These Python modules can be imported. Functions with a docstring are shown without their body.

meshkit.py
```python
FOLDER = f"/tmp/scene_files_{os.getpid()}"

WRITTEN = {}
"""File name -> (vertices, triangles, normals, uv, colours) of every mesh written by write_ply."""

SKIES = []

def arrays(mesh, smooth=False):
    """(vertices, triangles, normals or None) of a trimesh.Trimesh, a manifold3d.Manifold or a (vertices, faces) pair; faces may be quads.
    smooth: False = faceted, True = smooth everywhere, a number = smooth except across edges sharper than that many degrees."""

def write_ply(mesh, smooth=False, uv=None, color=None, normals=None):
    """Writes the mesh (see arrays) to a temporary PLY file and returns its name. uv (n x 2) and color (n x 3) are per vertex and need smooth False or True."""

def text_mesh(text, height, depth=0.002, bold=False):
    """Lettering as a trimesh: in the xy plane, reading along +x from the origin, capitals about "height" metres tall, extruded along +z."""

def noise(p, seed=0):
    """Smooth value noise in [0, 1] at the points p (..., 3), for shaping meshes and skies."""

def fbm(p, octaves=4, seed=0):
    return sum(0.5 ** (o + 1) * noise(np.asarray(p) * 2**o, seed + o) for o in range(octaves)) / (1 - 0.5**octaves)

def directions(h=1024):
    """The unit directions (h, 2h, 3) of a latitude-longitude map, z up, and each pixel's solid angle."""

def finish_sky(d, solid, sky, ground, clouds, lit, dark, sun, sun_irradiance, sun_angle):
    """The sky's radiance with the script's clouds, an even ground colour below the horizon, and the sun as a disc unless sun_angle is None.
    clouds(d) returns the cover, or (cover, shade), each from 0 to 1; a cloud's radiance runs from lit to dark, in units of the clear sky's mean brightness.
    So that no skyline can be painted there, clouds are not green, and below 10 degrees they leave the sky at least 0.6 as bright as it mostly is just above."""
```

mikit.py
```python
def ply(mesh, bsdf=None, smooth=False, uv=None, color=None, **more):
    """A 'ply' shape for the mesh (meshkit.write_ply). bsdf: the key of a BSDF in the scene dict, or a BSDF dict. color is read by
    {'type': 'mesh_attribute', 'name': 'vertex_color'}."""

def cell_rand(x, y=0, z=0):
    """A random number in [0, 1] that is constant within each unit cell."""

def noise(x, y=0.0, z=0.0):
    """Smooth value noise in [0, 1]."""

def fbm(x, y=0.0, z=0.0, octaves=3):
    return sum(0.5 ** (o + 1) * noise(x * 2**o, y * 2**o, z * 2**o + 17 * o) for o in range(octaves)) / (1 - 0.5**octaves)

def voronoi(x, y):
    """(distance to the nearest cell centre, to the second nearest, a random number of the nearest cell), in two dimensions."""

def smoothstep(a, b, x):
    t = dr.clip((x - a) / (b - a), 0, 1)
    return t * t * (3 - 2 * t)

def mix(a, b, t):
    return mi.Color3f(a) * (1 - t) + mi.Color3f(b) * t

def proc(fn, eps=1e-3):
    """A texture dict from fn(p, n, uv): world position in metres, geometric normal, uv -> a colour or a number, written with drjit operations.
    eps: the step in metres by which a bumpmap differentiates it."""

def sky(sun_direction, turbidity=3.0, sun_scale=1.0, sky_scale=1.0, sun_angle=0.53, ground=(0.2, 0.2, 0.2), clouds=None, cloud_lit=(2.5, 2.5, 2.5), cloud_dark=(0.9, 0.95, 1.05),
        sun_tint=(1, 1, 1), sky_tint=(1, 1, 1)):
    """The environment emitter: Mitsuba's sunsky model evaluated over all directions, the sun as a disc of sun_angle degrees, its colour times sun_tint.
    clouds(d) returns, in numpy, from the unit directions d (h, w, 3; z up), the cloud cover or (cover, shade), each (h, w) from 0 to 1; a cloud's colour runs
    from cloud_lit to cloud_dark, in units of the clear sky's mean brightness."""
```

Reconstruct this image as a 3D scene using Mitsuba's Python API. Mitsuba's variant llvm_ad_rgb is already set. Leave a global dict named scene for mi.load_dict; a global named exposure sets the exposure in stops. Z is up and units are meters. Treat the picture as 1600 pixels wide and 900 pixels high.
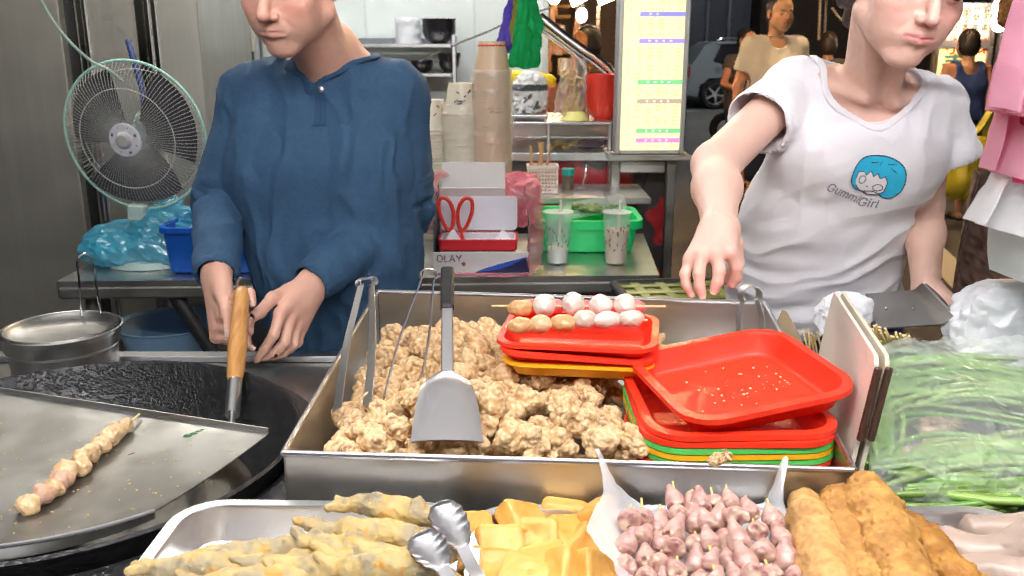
import math, random, glob
import numpy as np, trimesh, mitsuba as mi, mikit, meshkit, drjit as dr
from shapely.geometry import Polygon, LineString
from shapely import affinity, union_all, box as sbox

scene, labels = {}, {}
T4 = mi.ScalarTransform4f
rad, PI = math.radians, math.pi

# ------------------------------------------------------------------ camera, light, exposure
CAM_H, PITCH, FOC = 1.48, rad(15.4), 1400.0
_f = np.array([0, math.cos(PITCH), -math.sin(PITCH)]); _u = np.array([0, math.sin(PITCH), math.cos(PITCH)])
EYE = np.array([0, 0, CAM_H])
scene['camera'] = {'type': 'thinlens', 'fov': math.degrees(2 * math.atan(800 / FOC)), 'fov_axis': 'x', 'near_clip': 0.02, 'far_clip': 400.0,
                   'aperture_radius': 0.0016, 'focus_distance': 1.3,
                   'to_world': T4().look_at(origin=EYE.tolist(), target=(EYE + _f).tolist(), up=[0, 0, 1])}
SKY = mikit.sky((0.4, -0.8, 0.12), turbidity=3, sun_scale=0.0, sky_scale=0.09, sky_tint=(0.75, 0.85, 1.1), ground=(0.05, 0.05, 0.05))
SKY['sampling_weight'] = 1.0
scene['sky_light'] = SKY
exposure = 1.65
COOL, WARM, NEUT = (1.0, 0.985, 0.985), (1.0, 0.62, 0.28), (1.0, 0.93, 0.82)
STALL_L, KITCHEN_L, STREET_L, SHOP_L, MENU_L, SIGN_L = 42.0, 34.0, 270.0, 60.0, 0.33, 0.6


def P(px, py, Y):
    """The point at forward distance Y that the photograph shows at (px, py) of its 1600 x 900."""
    d = np.array([(px - 800) / FOC, 0, 0]) + _f - (py - 450) / FOC * _u
    return EYE + d * (Y / d[1])


def PZ(px, py, z):
    d = np.array([(px - 800) / FOC, 0, 0]) + _f - (py - 450) / FOC * _u
    return EYE + d * ((z - CAM_H) / d[2])


def lin(h, k=1.0):
    h = h.lstrip('#'); c = np.array([int(h[i:i + 2], 16) for i in (0, 2, 4)]) / 255
    return tuple(float(x) for x in np.where(c <= 0.04045, c / 12.92, ((c + 0.055) / 1.055) ** 2.4) * k)


# ------------------------------------------------------------------ materials
VC = {'type': 'mesh_attribute', 'name': 'vertex_color'}


def rgb(c): return {'type': 'rgb', 'value': list(map(float, c))}
def two(b): return {'type': 'twosided', 'bsdf': b}
def prin(c, r, m=0.0, **k):
    return two({'type': 'principled', 'base_color': c if isinstance(c, dict) else rgb(c), 'roughness': r, 'metallic': m, **k})


VMATS = set()
def vmat(n, b): scene[n] = b; VMATS.add(n)
vmat('v_matte', prin(VC, 0.8, specular=0.25))
vmat('v_satin', prin(VC, 0.45))
vmat('v_gloss', prin(VC, 0.2))
vmat('v_wet', prin(VC, 0.33, specular=0.55))
vmat('v_skin', prin(VC, 0.48, specular=0.4, sheen=0.15))
def bumped(f, scale, eps, **k): return two({'type': 'bumpmap', 'arbitrary': mikit.proc(f, eps=eps), 'scale': scale, 'bsdf': {'type': 'principled', 'base_color': VC, **k}})
_n = mikit.noise; _fb = mikit.fbm
vmat('v_crust', bumped(lambda p, n, uv: _fb(p.x * 330, p.y * 330, p.z * 330), .0022, 5e-4, roughness=.5, specular=.4))
vmat('v_wrinkle', bumped(lambda p, n, uv: dr.abs(_fb(p.x * 170, p.y * 170, p.z * 170) - .5) * 2 + .35 * _n(p.x * 520, p.y * 520, p.z * 520), .0022, 5e-4, roughness=.46, specular=.4))
vmat('v_flesh', bumped(lambda p, n, uv: _fb(p.x * 420, p.y * 420, p.z * 420), .0011, 4e-4, roughness=mikit.proc(lambda p, n, uv: .38 + .25 * _fb(p.x * 60, p.y * 60, p.z * 60)), specular=.38, sheen=.15))
vmat('v_tray', prin(VC, mikit.proc(lambda p, n, uv: .26 + .38 * _fb(p.x * 55, p.y * 55, p.z * 55)), specular=.5))
vmat('v_knit', bumped(lambda p, n, uv: _fb(p.x * 480, p.y * 480, p.z * 480), .0011, 4e-4, roughness=.85, specular=.2, sheen=.4))
vmat('v_cloth', prin(VC, 0.85, specular=0.2, sheen=0.4))
vmat('v_metal', prin(VC, 0.3, 1.0))
vmat('v_rough_metal', prin(VC, 0.48, 0.85))
N, FB, SS, MX = mikit.noise, mikit.fbm, mikit.smoothstep, mikit.mix
_smudge = mikit.proc(lambda p, n, uv: 0.24 + 0.26 * FB(p.x * 14, p.y * 14, p.z * 14))
_steelc = mikit.proc(lambda p, n, uv: MX((0.60, 0.60, 0.58), (0.50, 0.49, 0.46), SS(0.4, 0.9, FB(p.x * 9 + 4, p.y * 9, p.z * 22))))
scene['steel'] = prin(_steelc, _smudge, 1.0)
scene['steel_bright'] = prin((0.58, 0.58, 0.6), 0.34, 1.0)
scene['chrome'] = prin((0.78, 0.79, 0.82), 0.1, 1.0)
scene['steel_worn'] = prin(mikit.proc(lambda p, n, uv: MX((0.36, 0.36, 0.35), (0.22, 0.21, 0.19), SS(0.3, 0.9, FB(p.x * 13, p.y * 13, p.z * 13)))), _smudge, 0.9)
scene['iron'] = two({'type': 'bumpmap', 'arbitrary': mikit.proc(lambda p, n, uv: 0.5 * FB(p.x * 90, p.y * 90, p.z * 90) + SS(0.5, 0.75, N(p.x * 330, p.y * 330, p.z * 330)), eps=1e-3), 'scale': 0.0013,
                     'bsdf': {'type': 'principled', 'base_color': rgb((0.012, 0.012, 0.013)), 'roughness': mikit.proc(lambda p, n, uv: 0.16 + 0.4 * FB(p.x * 40, p.y * 40, p.z * 40)), 'specular': 0.4}})
scene['asphalt'] = prin(mikit.proc(lambda p, n, uv: MX((0.035, 0.033, 0.03), (0.085, 0.08, 0.072), 0.5 * FB(p.x * 60, p.y * 60) + 0.5 * FB(p.x * 1.2, p.y * 1.2))), 0.8)
scene['brick_dark'] = prin(mikit.proc(lambda p, n, uv: MX((0.03, 0.035, 0.045), (0.075, 0.08, 0.09), FB(p.x * 30, p.y * 30, p.z * 30))), 0.75)
scene['wall_paint'] = prin(mikit.proc(lambda p, n, uv: MX((0.62, 0.68, 0.66), (0.50, 0.55, 0.54), SS(0.4, 0.8, FB(p.x * 3, p.z * 3, p.y)))), 0.5)
scene['wood'] = prin(mikit.proc(lambda p, n, uv: MX((0.50, 0.25, 0.08), (0.38, 0.165, 0.045), SS(0.3, 0.75, FB(p.x * 190, p.y * 26, p.z * 26)))), 0.3, clearcoat=0.5)
scene['black_plastic'] = prin((0.012, 0.012, 0.013), 0.35)
scene['glass'] = {'type': 'thindielectric', 'int_ior': 1.5}
def film(c, op, r=0.14): return {'type': 'mask', 'opacity': op, 'bsdf': prin(c, r, specular=0.7)}
scene['film_clear'] = film((0.85, 0.88, 0.9), 0.13)
scene['film_milky'] = film((0.86, 0.92, 0.88), 0.19)
scene['film_cloudy'] = film((0.85, 0.87, 0.9), 0.55, 0.25)
scene['film_blue'] = film((0.05, 0.34, 0.50), 0.72, 0.18)
scene['film_pink'] = film((0.85, 0.22, 0.30), 0.5, 0.2)
scene['cup_plastic'] = film((0.80, 0.85, 0.85), 0.24, 0.12)
def thin_leaf(c, dt=0.9): return {'type': 'principledthin', 'base_color': rgb(c), 'roughness': 0.3, 'diff_trans': dt, 'spec_trans': 0.0, 'eta': 1.45}
scene['bag_pink'] = thin_leaf((0.90, 0.52, 0.66)); scene['bag_hotpink'] = thin_leaf((0.85, 0.10, 0.28))
scene['bag_white'] = thin_leaf((0.93, 0.94, 0.96)); scene['bag_green'] = thin_leaf((0.03, 0.50, 0.16))
scene['bag_purple'] = thin_leaf((0.17, 0.12, 0.55)); scene['bag_olive'] = thin_leaf((0.42, 0.42, 0.12))

# ------------------------------------------------------------------ mesh helpers
def tm(v, f): return trimesh.Trimesh(np.asarray(v, float), np.asarray(f, int), process=False)
def cat(ms): return trimesh.util.concatenate([m for m in ms if m is not None])
def R(axis, deg):
    return trimesh.transformations.rotation_matrix(rad(deg), dict(x=[1, 0, 0], y=[0, 1, 0], z=[0, 0, 1])[axis] if isinstance(axis, str) else axis)
def TR(*t): return trimesh.transformations.translation_matrix(t[0] if len(t) == 1 else t)
def mv(m, *Ms):
    m = m.copy()
    for M in Ms: m.apply_transform(M)
    return m
def mat(*Ms):
    A = np.eye(4)
    for M in Ms: A = M @ A
    return A
def nrm(v): v = np.asarray(v, float); return v / max(np.linalg.norm(v), 1e-12)
def frame(z, x=None):
    """4x4 rotation whose z is z and whose x is nearest x."""
    z = nrm(z); x = np.array([1, 0, 0.0]) if x is None else np.asarray(x, float)
    if abs(np.dot(nrm(x), z)) > 0.99: x = np.array([0, 1, 0.0])
    x = nrm(x - z * np.dot(x, z)); A = np.eye(4); A[:3, 0], A[:3, 1], A[:3, 2] = x, np.cross(z, x), z
    return A


def box(c, s, b=0.002):
    s = np.asarray(s, float) / 2; b = min(b, 0.45 * s.min())
    pts = [np.array([sx, sy, sz]) * (s - b * (1 - e)) for sx in (-1, 1) for sy in (-1, 1) for sz in (-1, 1) for e in np.eye(3)]
    return trimesh.convex.convex_hull(np.array(pts) + np.asarray(c, float))


def bar(p0, p1, w, h, b=0.0015, up=(0, 0, 1)):
    p0, p1 = np.asarray(p0, float), np.asarray(p1, float); d = p1 - p0; L = np.linalg.norm(d)
    m = box((0, 0, L / 2), (w, h, L), b)
    x = np.cross(d / L, up); x = x if np.linalg.norm(x) > 0.05 else np.array([1, 0, 0.0])
    m.apply_transform(frame(d, x)); m.apply_translation(p0); return m


def smooth_path(pts, n=40, closed=False):
    from scipy.interpolate import CubicSpline
    pts = np.asarray(pts, float)
    if closed: pts = np.vstack([pts, pts[:1]])
    t = np.r_[0, np.cumsum(np.linalg.norm(np.diff(pts, axis=0), axis=1) + 1e-9)]
    return CubicSpline(t, pts, bc_type='periodic' if closed else 'natural')(np.linspace(0, t[-1], n, endpoint=not closed))


def tube(pts, r, n=10, closed=False, caps=True, flat=1.0):
    p = np.asarray(pts, float); k = len(p); r = np.broadcast_to(r, (k,))
    t = (np.roll(p, -1, 0) - np.roll(p, 1, 0)) if closed else np.gradient(p, axis=0)
    t /= np.linalg.norm(t, axis=1, keepdims=True) + 1e-12
    a = np.cross(t[0], [0, 0, 1]); a = nrm(a if np.linalg.norm(a) > 0.1 else np.cross(t[0], [1, 0, 0])); A = []
    for i in range(k):
        a = nrm(a - t[i] * np.dot(a, t[i])); A.append(a)
    A = np.array(A); B = np.cross(t, A); ang = np.arange(n) * 2 * PI / n
    v = p[:, None] + r[:, None, None] * (np.cos(ang)[None, :, None] * A[:, None] + flat * np.sin(ang)[None, :, None] * B[:, None])
    v = v.reshape(-1, 3); f = []
    rng = range(k) if closed else range(k - 1)
    for i in rng:
        i2 = (i + 1) % k
        for j in range(n):
            j2 = (j + 1) % n; f += [[i * n + j, i * n + j2, i2 * n + j2], [i * n + j, i2 * n + j2, i2 * n + j]]
    if caps and not closed:
        v = np.vstack([v, p[0], p[-1]]); a0, a1 = len(v) - 2, len(v) - 1
        for j in range(n):
            j2 = (j + 1) % n; f += [[a0, j2, j], [a1, (k - 1) * n + j, (k - 1) * n + j2]]
    return tm(v, f)


def lathe(prof, n=40, c=(0, 0, 0), closed=False):
    pr = np.asarray(prof, float); ang = np.arange(n) * 2 * PI / n
    v = np.stack([pr[:, None, 0] * np.cos(ang), pr[:, None, 0] * np.sin(ang), np.broadcast_to(pr[:, None, 1], (len(pr), n))], -1).reshape(-1, 3) + c
    f = []; k = len(pr)
    for i in range(k if closed else k - 1):
        i2 = (i + 1) % k
        for j in range(n):
            j2 = (j + 1) % n; q = (i * n + j, i * n + j2, i2 * n + j2, i2 * n + j)
            f += [[q[0], q[1], q[2]], [q[0], q[2], q[3]]]
    m = tm(v, f); m.merge_vertices(); m.update_faces(m.nondegenerate_faces()); return m


def rrect(w, d, r, n=6):
    r = min(r, 0.499 * min(w, d)); out = []
    for cx, cy, a0 in ((1, 1, 0), (-1, 1, 90), (-1, -1, 180), (1, -1, 270)):
        for k in range(n + 1):
            a = rad(a0 + 90 * k / n); out.append((cx * (w / 2 - r) + r * math.cos(a), cy * (d / 2 - r) + r * math.sin(a)))
    return np.array(out)


def loft(secs, n=6, cap0=True, cap1=True):
    """secs: (width, depth, corner radius, z) from one end to the other."""
    rings = [np.c_[rrect(w, d, r, n), np.full(4 * (n + 1), z)] for w, d, r, z in secs]; m = len(rings[0])
    v = np.vstack(rings); f = []
    for i in range(len(rings) - 1):
        for j in range(m):
            j2 = (j + 1) % m; a, b, c, d = i * m + j, i * m + j2, (i + 1) * m + j2, (i + 1) * m + j
            f += [[a, b, c], [a, c, d]]
    if cap0: v = np.vstack([v, rings[0].mean(0)]); f += [[len(v) - 1, (j + 1) % m, j] for j in range(m)]
    if cap1: v = np.vstack([v, rings[-1].mean(0)]); f += [[len(v) - 1, (len(rings) - 1) * m + j, (len(rings) - 1) * m + (j + 1) % m] for j in range(m)]
    return tm(v, f)


def tray(w, d, h, flare=0.01, r=0.03, t=0.0025, rim=0.012, lip=0.004):
    """An open tray: bottom w x d, top wider by 2 flare, with an outward rim."""
    w1, d1 = w + 2 * flare, d + 2 * flare; R1 = r + flare
    return loft([(w - .012, d - .012, r, 0), (w, d, r, 0.004), (w1, d1, R1, h - t), (w1 + 2 * rim, d1 + 2 * rim, R1 + rim, h - t), (w1 + 2 * rim + .001, d1 + 2 * rim + .001, R1 + rim, h - t - lip),
                 (w1 + 2 * rim + .003, d1 + 2 * rim + .003, R1 + rim + .002, h - t - lip), (w1 + 2 * rim + .002, d1 + 2 * rim + .002, R1 + rim + .001, h), (w1 - 2 * t, d1 - 2 * t, R1, h + .0005), (w1 - 2 * t - .004, d1 - 2 * t - .004, R1, h - .004),
                 (w - 2 * t + .004, d - 2 * t + .004, r, t + .006), (w - 2 * t - .01, d - 2 * t - .01, r - .004, t)])


def sheet(fn, nu, nv, thick=0.0):
    u, v = np.meshgrid(np.linspace(0, 1, nu), np.linspace(0, 1, nv), indexing='ij')
    p = np.asarray(fn(u, v), float).reshape(-1, 3); i, j = np.meshgrid(np.arange(nu - 1), np.arange(nv - 1), indexing='ij')
    q = np.stack([i * nv + j, (i + 1) * nv + j, (i + 1) * nv + j + 1, i * nv + j + 1], -1).reshape(-1, 4)
    f = np.vstack([q[:, [0, 1, 2]], q[:, [0, 2, 3]]])
    if not thick: return tm(p, f)
    m = tm(p, f); nn = m.vertex_normals; k = len(p); a = np.arange(nu * nv).reshape(nu, nv)
    ring = np.r_[a[:, 0], a[-1, 1:], a[-2::-1, -1], a[0, -2:0:-1]]; r2 = np.roll(ring, -1)
    side = np.vstack([np.c_[ring, r2, r2 + k], np.c_[ring, r2 + k, ring + k]])
    return tm(np.vstack([p + nn * thick / 2, p - nn * thick / 2]), np.vstack([f, f[:, ::-1] + k, side]))


def prism(pts, z0, z1):
    return mv(trimesh.creation.extrude_polygon(pts if hasattr(pts, 'exterior') else Polygon(pts), z1 - z0, engine='earcut'), TR(0, 0, z0))


_cjk = None
def cjk(text, size, depth=0.002):
    """Chinese lettering as a mesh in the xy plane from the origin (one line), characters about size metres tall."""
    global _cjk
    from PIL import Image, ImageDraw, ImageFont
    if _cjk is None: _cjk = ImageFont.truetype(glob.glob('/opt/blender-*/*/datafiles/fonts/Noto Sans CJK*')[0], 64)
    im = Image.new('L', (70 * len(text) + 20, 100)); ImageDraw.Draw(im).text((8, 0), text, 255, _cjk, stroke_width=1)
    on = np.pad(np.asarray(im) > 127, ((0, 0), (1, 1))).astype(np.int8)
    rows, st = np.nonzero(np.diff(on, axis=1) == 1); en = np.nonzero(np.diff(on, axis=1) == -1)[1]
    sh = union_all(sbox(st, -rows - 1, en, -rows)).simplify(0.9)
    s = size / 64; sh = affinity.affine_transform(sh, [s, 0, 0, s, -8 * s, 84 * s])
    return cat([trimesh.creation.extrude_polygon(g, depth, engine='earcut') for g in getattr(sh, 'geoms', [sh])])


# ------------------------------------------------------------------ scene helpers
_count = {}
def uniq(name):
    k = _count.get(name, 0); _count[name] = k + 1
    return name if k == 0 else f'{name}_{k:03d}'
def shape(mesh, m, color=None, smooth=35, **kw):
    v, f, _ = meshkit.arrays(mesh); g = trimesh.Trimesh(v, f, process=False)
    if m in VMATS:
        if smooth is not False and smooth is not True: g = trimesh.graph.smooth_shade(g, angle=rad(smooth), facet_minarea=None)
        c = color(np.array(g.vertices)) if callable(color) else np.broadcast_to((0.5, 0.5, 0.5) if color is None else color, (len(g.vertices), 3))
        return mikit.ply(g, m, smooth=smooth is not False, color=np.clip(c, 0, 1), **kw)
    return mikit.ply(g, m, smooth=smooth, **kw)
def thing(name, label, cat_, group=None):
    key = uniq(name); labels[key] = {'label': label, 'category': cat_}
    if group: labels[key]['group'] = group
    return key
def part(parent, name, mesh, m, color=None, smooth=35, label=None, kind=None, **kw):
    key = uniq(parent + '__' + name); scene[key] = mesh if isinstance(mesh, dict) else shape(mesh, m, color, smooth, **kw)
    if label or kind: labels[key] = {**({'label': label} if label else {}), **({'kind': kind} if kind else {})}
    return key
def one(name, label, cat_, mesh, m=None, color=None, smooth=35, group=None, kind=None, **kw):
    key = thing(name, label, cat_, group); scene[key] = mesh if isinstance(mesh, dict) else shape(mesh, m, color, smooth, **kw)
    if kind: labels[key]['kind'] = kind
    return key
def struct(name, label, mesh, m, color=None, smooth=35, kind='structure', **kw):
    key = uniq(name); scene[key] = shape(mesh, m, color, smooth, **kw); labels[key] = {'label': label, 'kind': kind}; return key
def put(d, M): return {**d, 'to_world': T4(np.asarray(M, float).tolist())}
def glow(c, L, w=0.1): return {'emitter': {'type': 'area', 'radiance': rgb(np.asarray(c) * L), 'sampling_weight': float(w)}}
ORD = ['first', 'second', 'third', 'fourth', 'fifth', 'sixth', 'seventh', 'eighth', 'ninth', 'tenth', 'eleventh', 'twelfth', 'thirteenth', 'fourteenth', 'fifteenth', 'sixteenth']
def ordn(k):
    if k < len(ORD): return ORD[k]
    n = k + 1; return f"{n}{'th' if 10 <= n % 100 <= 20 else {1: 'st', 2: 'nd', 3: 'rd'}.get(n % 10, 'th')}"
rs = np.random.RandomState
def nfbm(p, s, seed=0, o=3): return meshkit.fbm(np.asarray(p) * s, o, seed) - 0.5

def crinkle(p, s, seed=0):
    """Sharp random creases, about 0 to 1, for crumpled plastic."""
    p = np.asarray(p); w = np.stack([nfbm(p, s * .5, seed + i, 2) for i in range(3)], -1) * (1.2 / s)
    return np.maximum(1 - 5 * np.abs(nfbm(p + w, s, seed + 5, 1)), 0) + .6 * np.maximum(1 - 5 * np.abs(nfbm(p + w, s * 2.1, seed + 9, 1)), 0)
# ------------------------------------------------------------------ signed distance modelling
class Sdf:
    """Smooth unions and cuts of tapered capsules and ellipsoids, meshed by surface nets near the surface only."""
    def __init__(s): s.pr = []; s.post = None
    def rc(s, a, b, ra, rb, k=0.02, cut=False):
        a, b = np.asarray(a, float), np.asarray(b, float); s.pr.append(('c', a, b, ra, rb, k, cut, (a + b) / 2, np.linalg.norm(b - a) / 2 + max(ra, rb))); return s
    def el(s, c, r, k=0.02, cut=False, rot=None):
        c, r = np.asarray(c, float), np.asarray(r, float) * np.ones(3); s.pr.append(('e', c, r, rot, None, k, cut, c, r.max())); return s
    def add(s, o): s.pr += o.pr; return s
    def moved(s, M, sc=1.0):
        o = Sdf(); A = np.asarray(M)[:3, :3]; t = np.asarray(M)[:3, 3]
        for q in s.pr:
            if q[0] == 'c': o.rc(A @ q[1] * sc + t, A @ q[2] * sc + t, q[3] * sc, q[4] * sc, q[5] * sc, q[6])
            else:
                rot = A if q[3] is None else A @ q[3]; o.el(A @ q[1] * sc + t, q[2] * sc, q[5] * sc, q[6], rot)
        return o
    def ev(s, p, pr=None, c=None, rb=None):
        d = np.full(len(p), 9.0)
        for q in (s.pr if pr is None else pr):
            if q[0] == 'c':
                ba = q[2] - q[1]; L = ba @ ba
                h = np.clip((p - q[1]) @ ba / L, 0, 1) if L > 1e-12 else np.zeros(len(p))
                e = np.sqrt(((p - q[1] - h[:, None] * ba) ** 2).sum(1)) - (q[3] + (q[4] - q[3]) * h)
            else:
                x = p - q[1]; x = x if q[3] is None else x @ q[3]
                k0 = np.sqrt(((x / q[2]) ** 2).sum(1)); k1 = np.sqrt(((x / q[2] ** 2) ** 2).sum(1)); e = k0 * (k0 - 1) / np.maximum(k1, 1e-9)
                e = np.where(k0 < 1e-6, -q[2].min(), e)
            k = max(q[5], 1e-5)
            if q[6]:
                h = np.clip(0.5 - 0.5 * (d + e) / k, 0, 1); d = d * (1 - h) - e * h + k * h * (1 - h)
            else:
                h = np.clip(0.5 + 0.5 * (e - d) / k, 0, 1); d = d * h + e * (1 - h) - k * h * (1 - h)
        return d
    def mesh(s, h, pad=0.0, lo=None, hi=None, B=8, keep=None):
        cs = np.array([q[7] for q in s.pr]); rr = np.array([q[8] for q in s.pr]); kk = np.array([q[5] for q in s.pr]); cut = np.array([q[6] for q in s.pr])
        add = ~cut; mn = (cs[add] - rr[add, None]).min(0) - 0.02 - pad; mx = (cs[add] + rr[add, None]).max(0) + 0.02 + pad
        if lo is not None: mn = np.maximum(mn, lo)
        if hi is not None: mx = np.minimum(mx, hi)
        org = np.floor(mn / (B * h)) * B * h; nb = np.ceil((mx - org) / (B * h)).astype(int)
        bi = np.stack(np.meshgrid(*[np.arange(n) for n in nb], indexing='ij'), -1).reshape(-1, 3)
        bc = org + (bi + 0.5) * B * h; rb = B * h * 0.8661
        full = s.ev if s.post is None else (lambda p, pr=None: s.post(p, s.ev(p, pr)))
        ok = np.zeros(len(bc), bool)
        for i in range(0, len(bc), 60000): ok[i:i + 60000] = np.abs(s.ev(bc[i:i + 60000])) < rb * 2.0 + pad + 0.006
        if keep is not None: ok &= keep(bc)
        bi, bc = bi[ok], bc[ok]
        g = np.arange(B + 1); L = np.stack(np.meshgrid(g, g, g, indexing='ij'), -1).reshape(-1, 3) * h
        dim = nb * B + 2; ids, pos, eds = [], [], []
        enc = lambda c: (c[..., 0] * dim[1] + c[..., 1]) * dim[2] + c[..., 2]
        for b, c in zip(bi, bc):
            near = np.linalg.norm(cs - c, axis=1) - rr < rb + kk + 0.03
            pr = [s.pr[i] for i in np.nonzero(near)[0]]
            if not pr: continue
            o = org + b * B * h; val = full(o + L, pr)
            if val.min() > 0 or val.max() < 0: continue
            V = val.reshape(B + 1, B + 1, B + 1); I = V < 0
            cnt = sum(I[i:i + B, j:j + B, k:k + B].astype(int) for i in (0, 1) for j in (0, 1) for k in (0, 1))
            cell = np.argwhere((cnt > 0) & (cnt < 8))
            if len(cell) == 0: continue
            acc = np.zeros((len(cell), 3)); num = np.zeros(len(cell))
            for ax in range(3):
                for u in (0, 1):
                    for w in (0, 1):
                        p0 = cell.copy(); p0[:, (ax + 1) % 3] += u; p0[:, (ax + 2) % 3] += w; p1 = p0.copy(); p1[:, ax] += 1
                        a, e = V[tuple(p0.T)], V[tuple(p1.T)]; x = (a < 0) != (e < 0)
                        t = np.where(x, a / np.where(x, a - e, 1), 0); pt = p0.astype(float); pt[:, ax] += t
                        acc += pt * x[:, None]; num += x
            ids.append(enc(cell + b * B)); pos.append(o + acc / num[:, None] * h)
            for ax in range(3):
                sl = [slice(0, B)] * 3; s2 = [slice(0, B)] * 3; s2[ax] = slice(1, B + 1)
                x = np.argwhere(I[tuple(sl)] != I[tuple(s2)])
                if len(x): eds.append(np.c_[x + b * B, np.full(len(x), ax), I[tuple(x.T)]])
        ids = np.concatenate(ids); pos = np.concatenate(pos); od = np.argsort(ids); ids, pos = ids[od], pos[od]
        E = np.concatenate(eds); F = []
        for ax in range(3):
            e = E[E[:, 3] == ax]; c = e[:, :3]; a1, a2 = np.eye(3, dtype=int)[(ax + 1) % 3], np.eye(3, dtype=int)[(ax + 2) % 3]
            q = np.stack([enc(c - a1 - a2), enc(c - a2), enc(c), enc(c - a1)], 1); w = np.searchsorted(ids, q).clip(0, len(ids) - 1)
            good = (ids[w] == q).all(1); w = w[good]; ins = e[good, 4].astype(bool); w[~ins] = w[~ins][:, ::-1]
            F += [w[:, [0, 1, 2]], w[:, [0, 2, 3]]]
        F = np.vstack(F); e = np.sort(F[:, [0, 1, 1, 2, 2, 0]].reshape(-1, 2), axis=1); d = F[:, [0, 1, 1, 2, 2, 0]].reshape(-1, 2)
        key = e[:, 0].astype(np.int64) * (len(pos) + 1) + e[:, 1]; _, inv, n = np.unique(key, return_inverse=True, return_counts=True); bd = d[n[inv] == 1]; nx = {int(b): int(a) for a, b in bd}; new, done = [], set()
        for a in list(nx):  # close the pinholes that are left where a block was skipped
            loop, c = [], a
            while c in nx and c not in done and len(loop) < 14: loop.append(c); done.add(c); c = nx[c]
            if 2 < len(loop) < 14 and c == a: pos = np.vstack([pos, pos[loop].mean(0)]); new += [[loop[i], loop[(i + 1) % len(loop)], len(pos) - 1] for i in range(len(loop))]
        return tm(pos, np.vstack([F, new]) if new else F)
def two_level(s, h, hc, balls, pad=0.0):
    """Meshes s finely inside the balls (centre, radius) and coarsely elsewhere (where clothes cover it)."""
    ins = lambda c, m: np.any([np.linalg.norm(c - b, axis=1) < r + m for b, r in balls], axis=0)
    return cat([s.mesh(h, pad, keep=lambda c: ins(c, 0)), s.mesh(hc, pad, keep=lambda c: ~ins(c, -.012))])
def displaced(m, fold):
    v, n = np.array(m.vertices), np.array(m.vertex_normals); m.vertices = v + n * fold(v)[:, None]; return m
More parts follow.
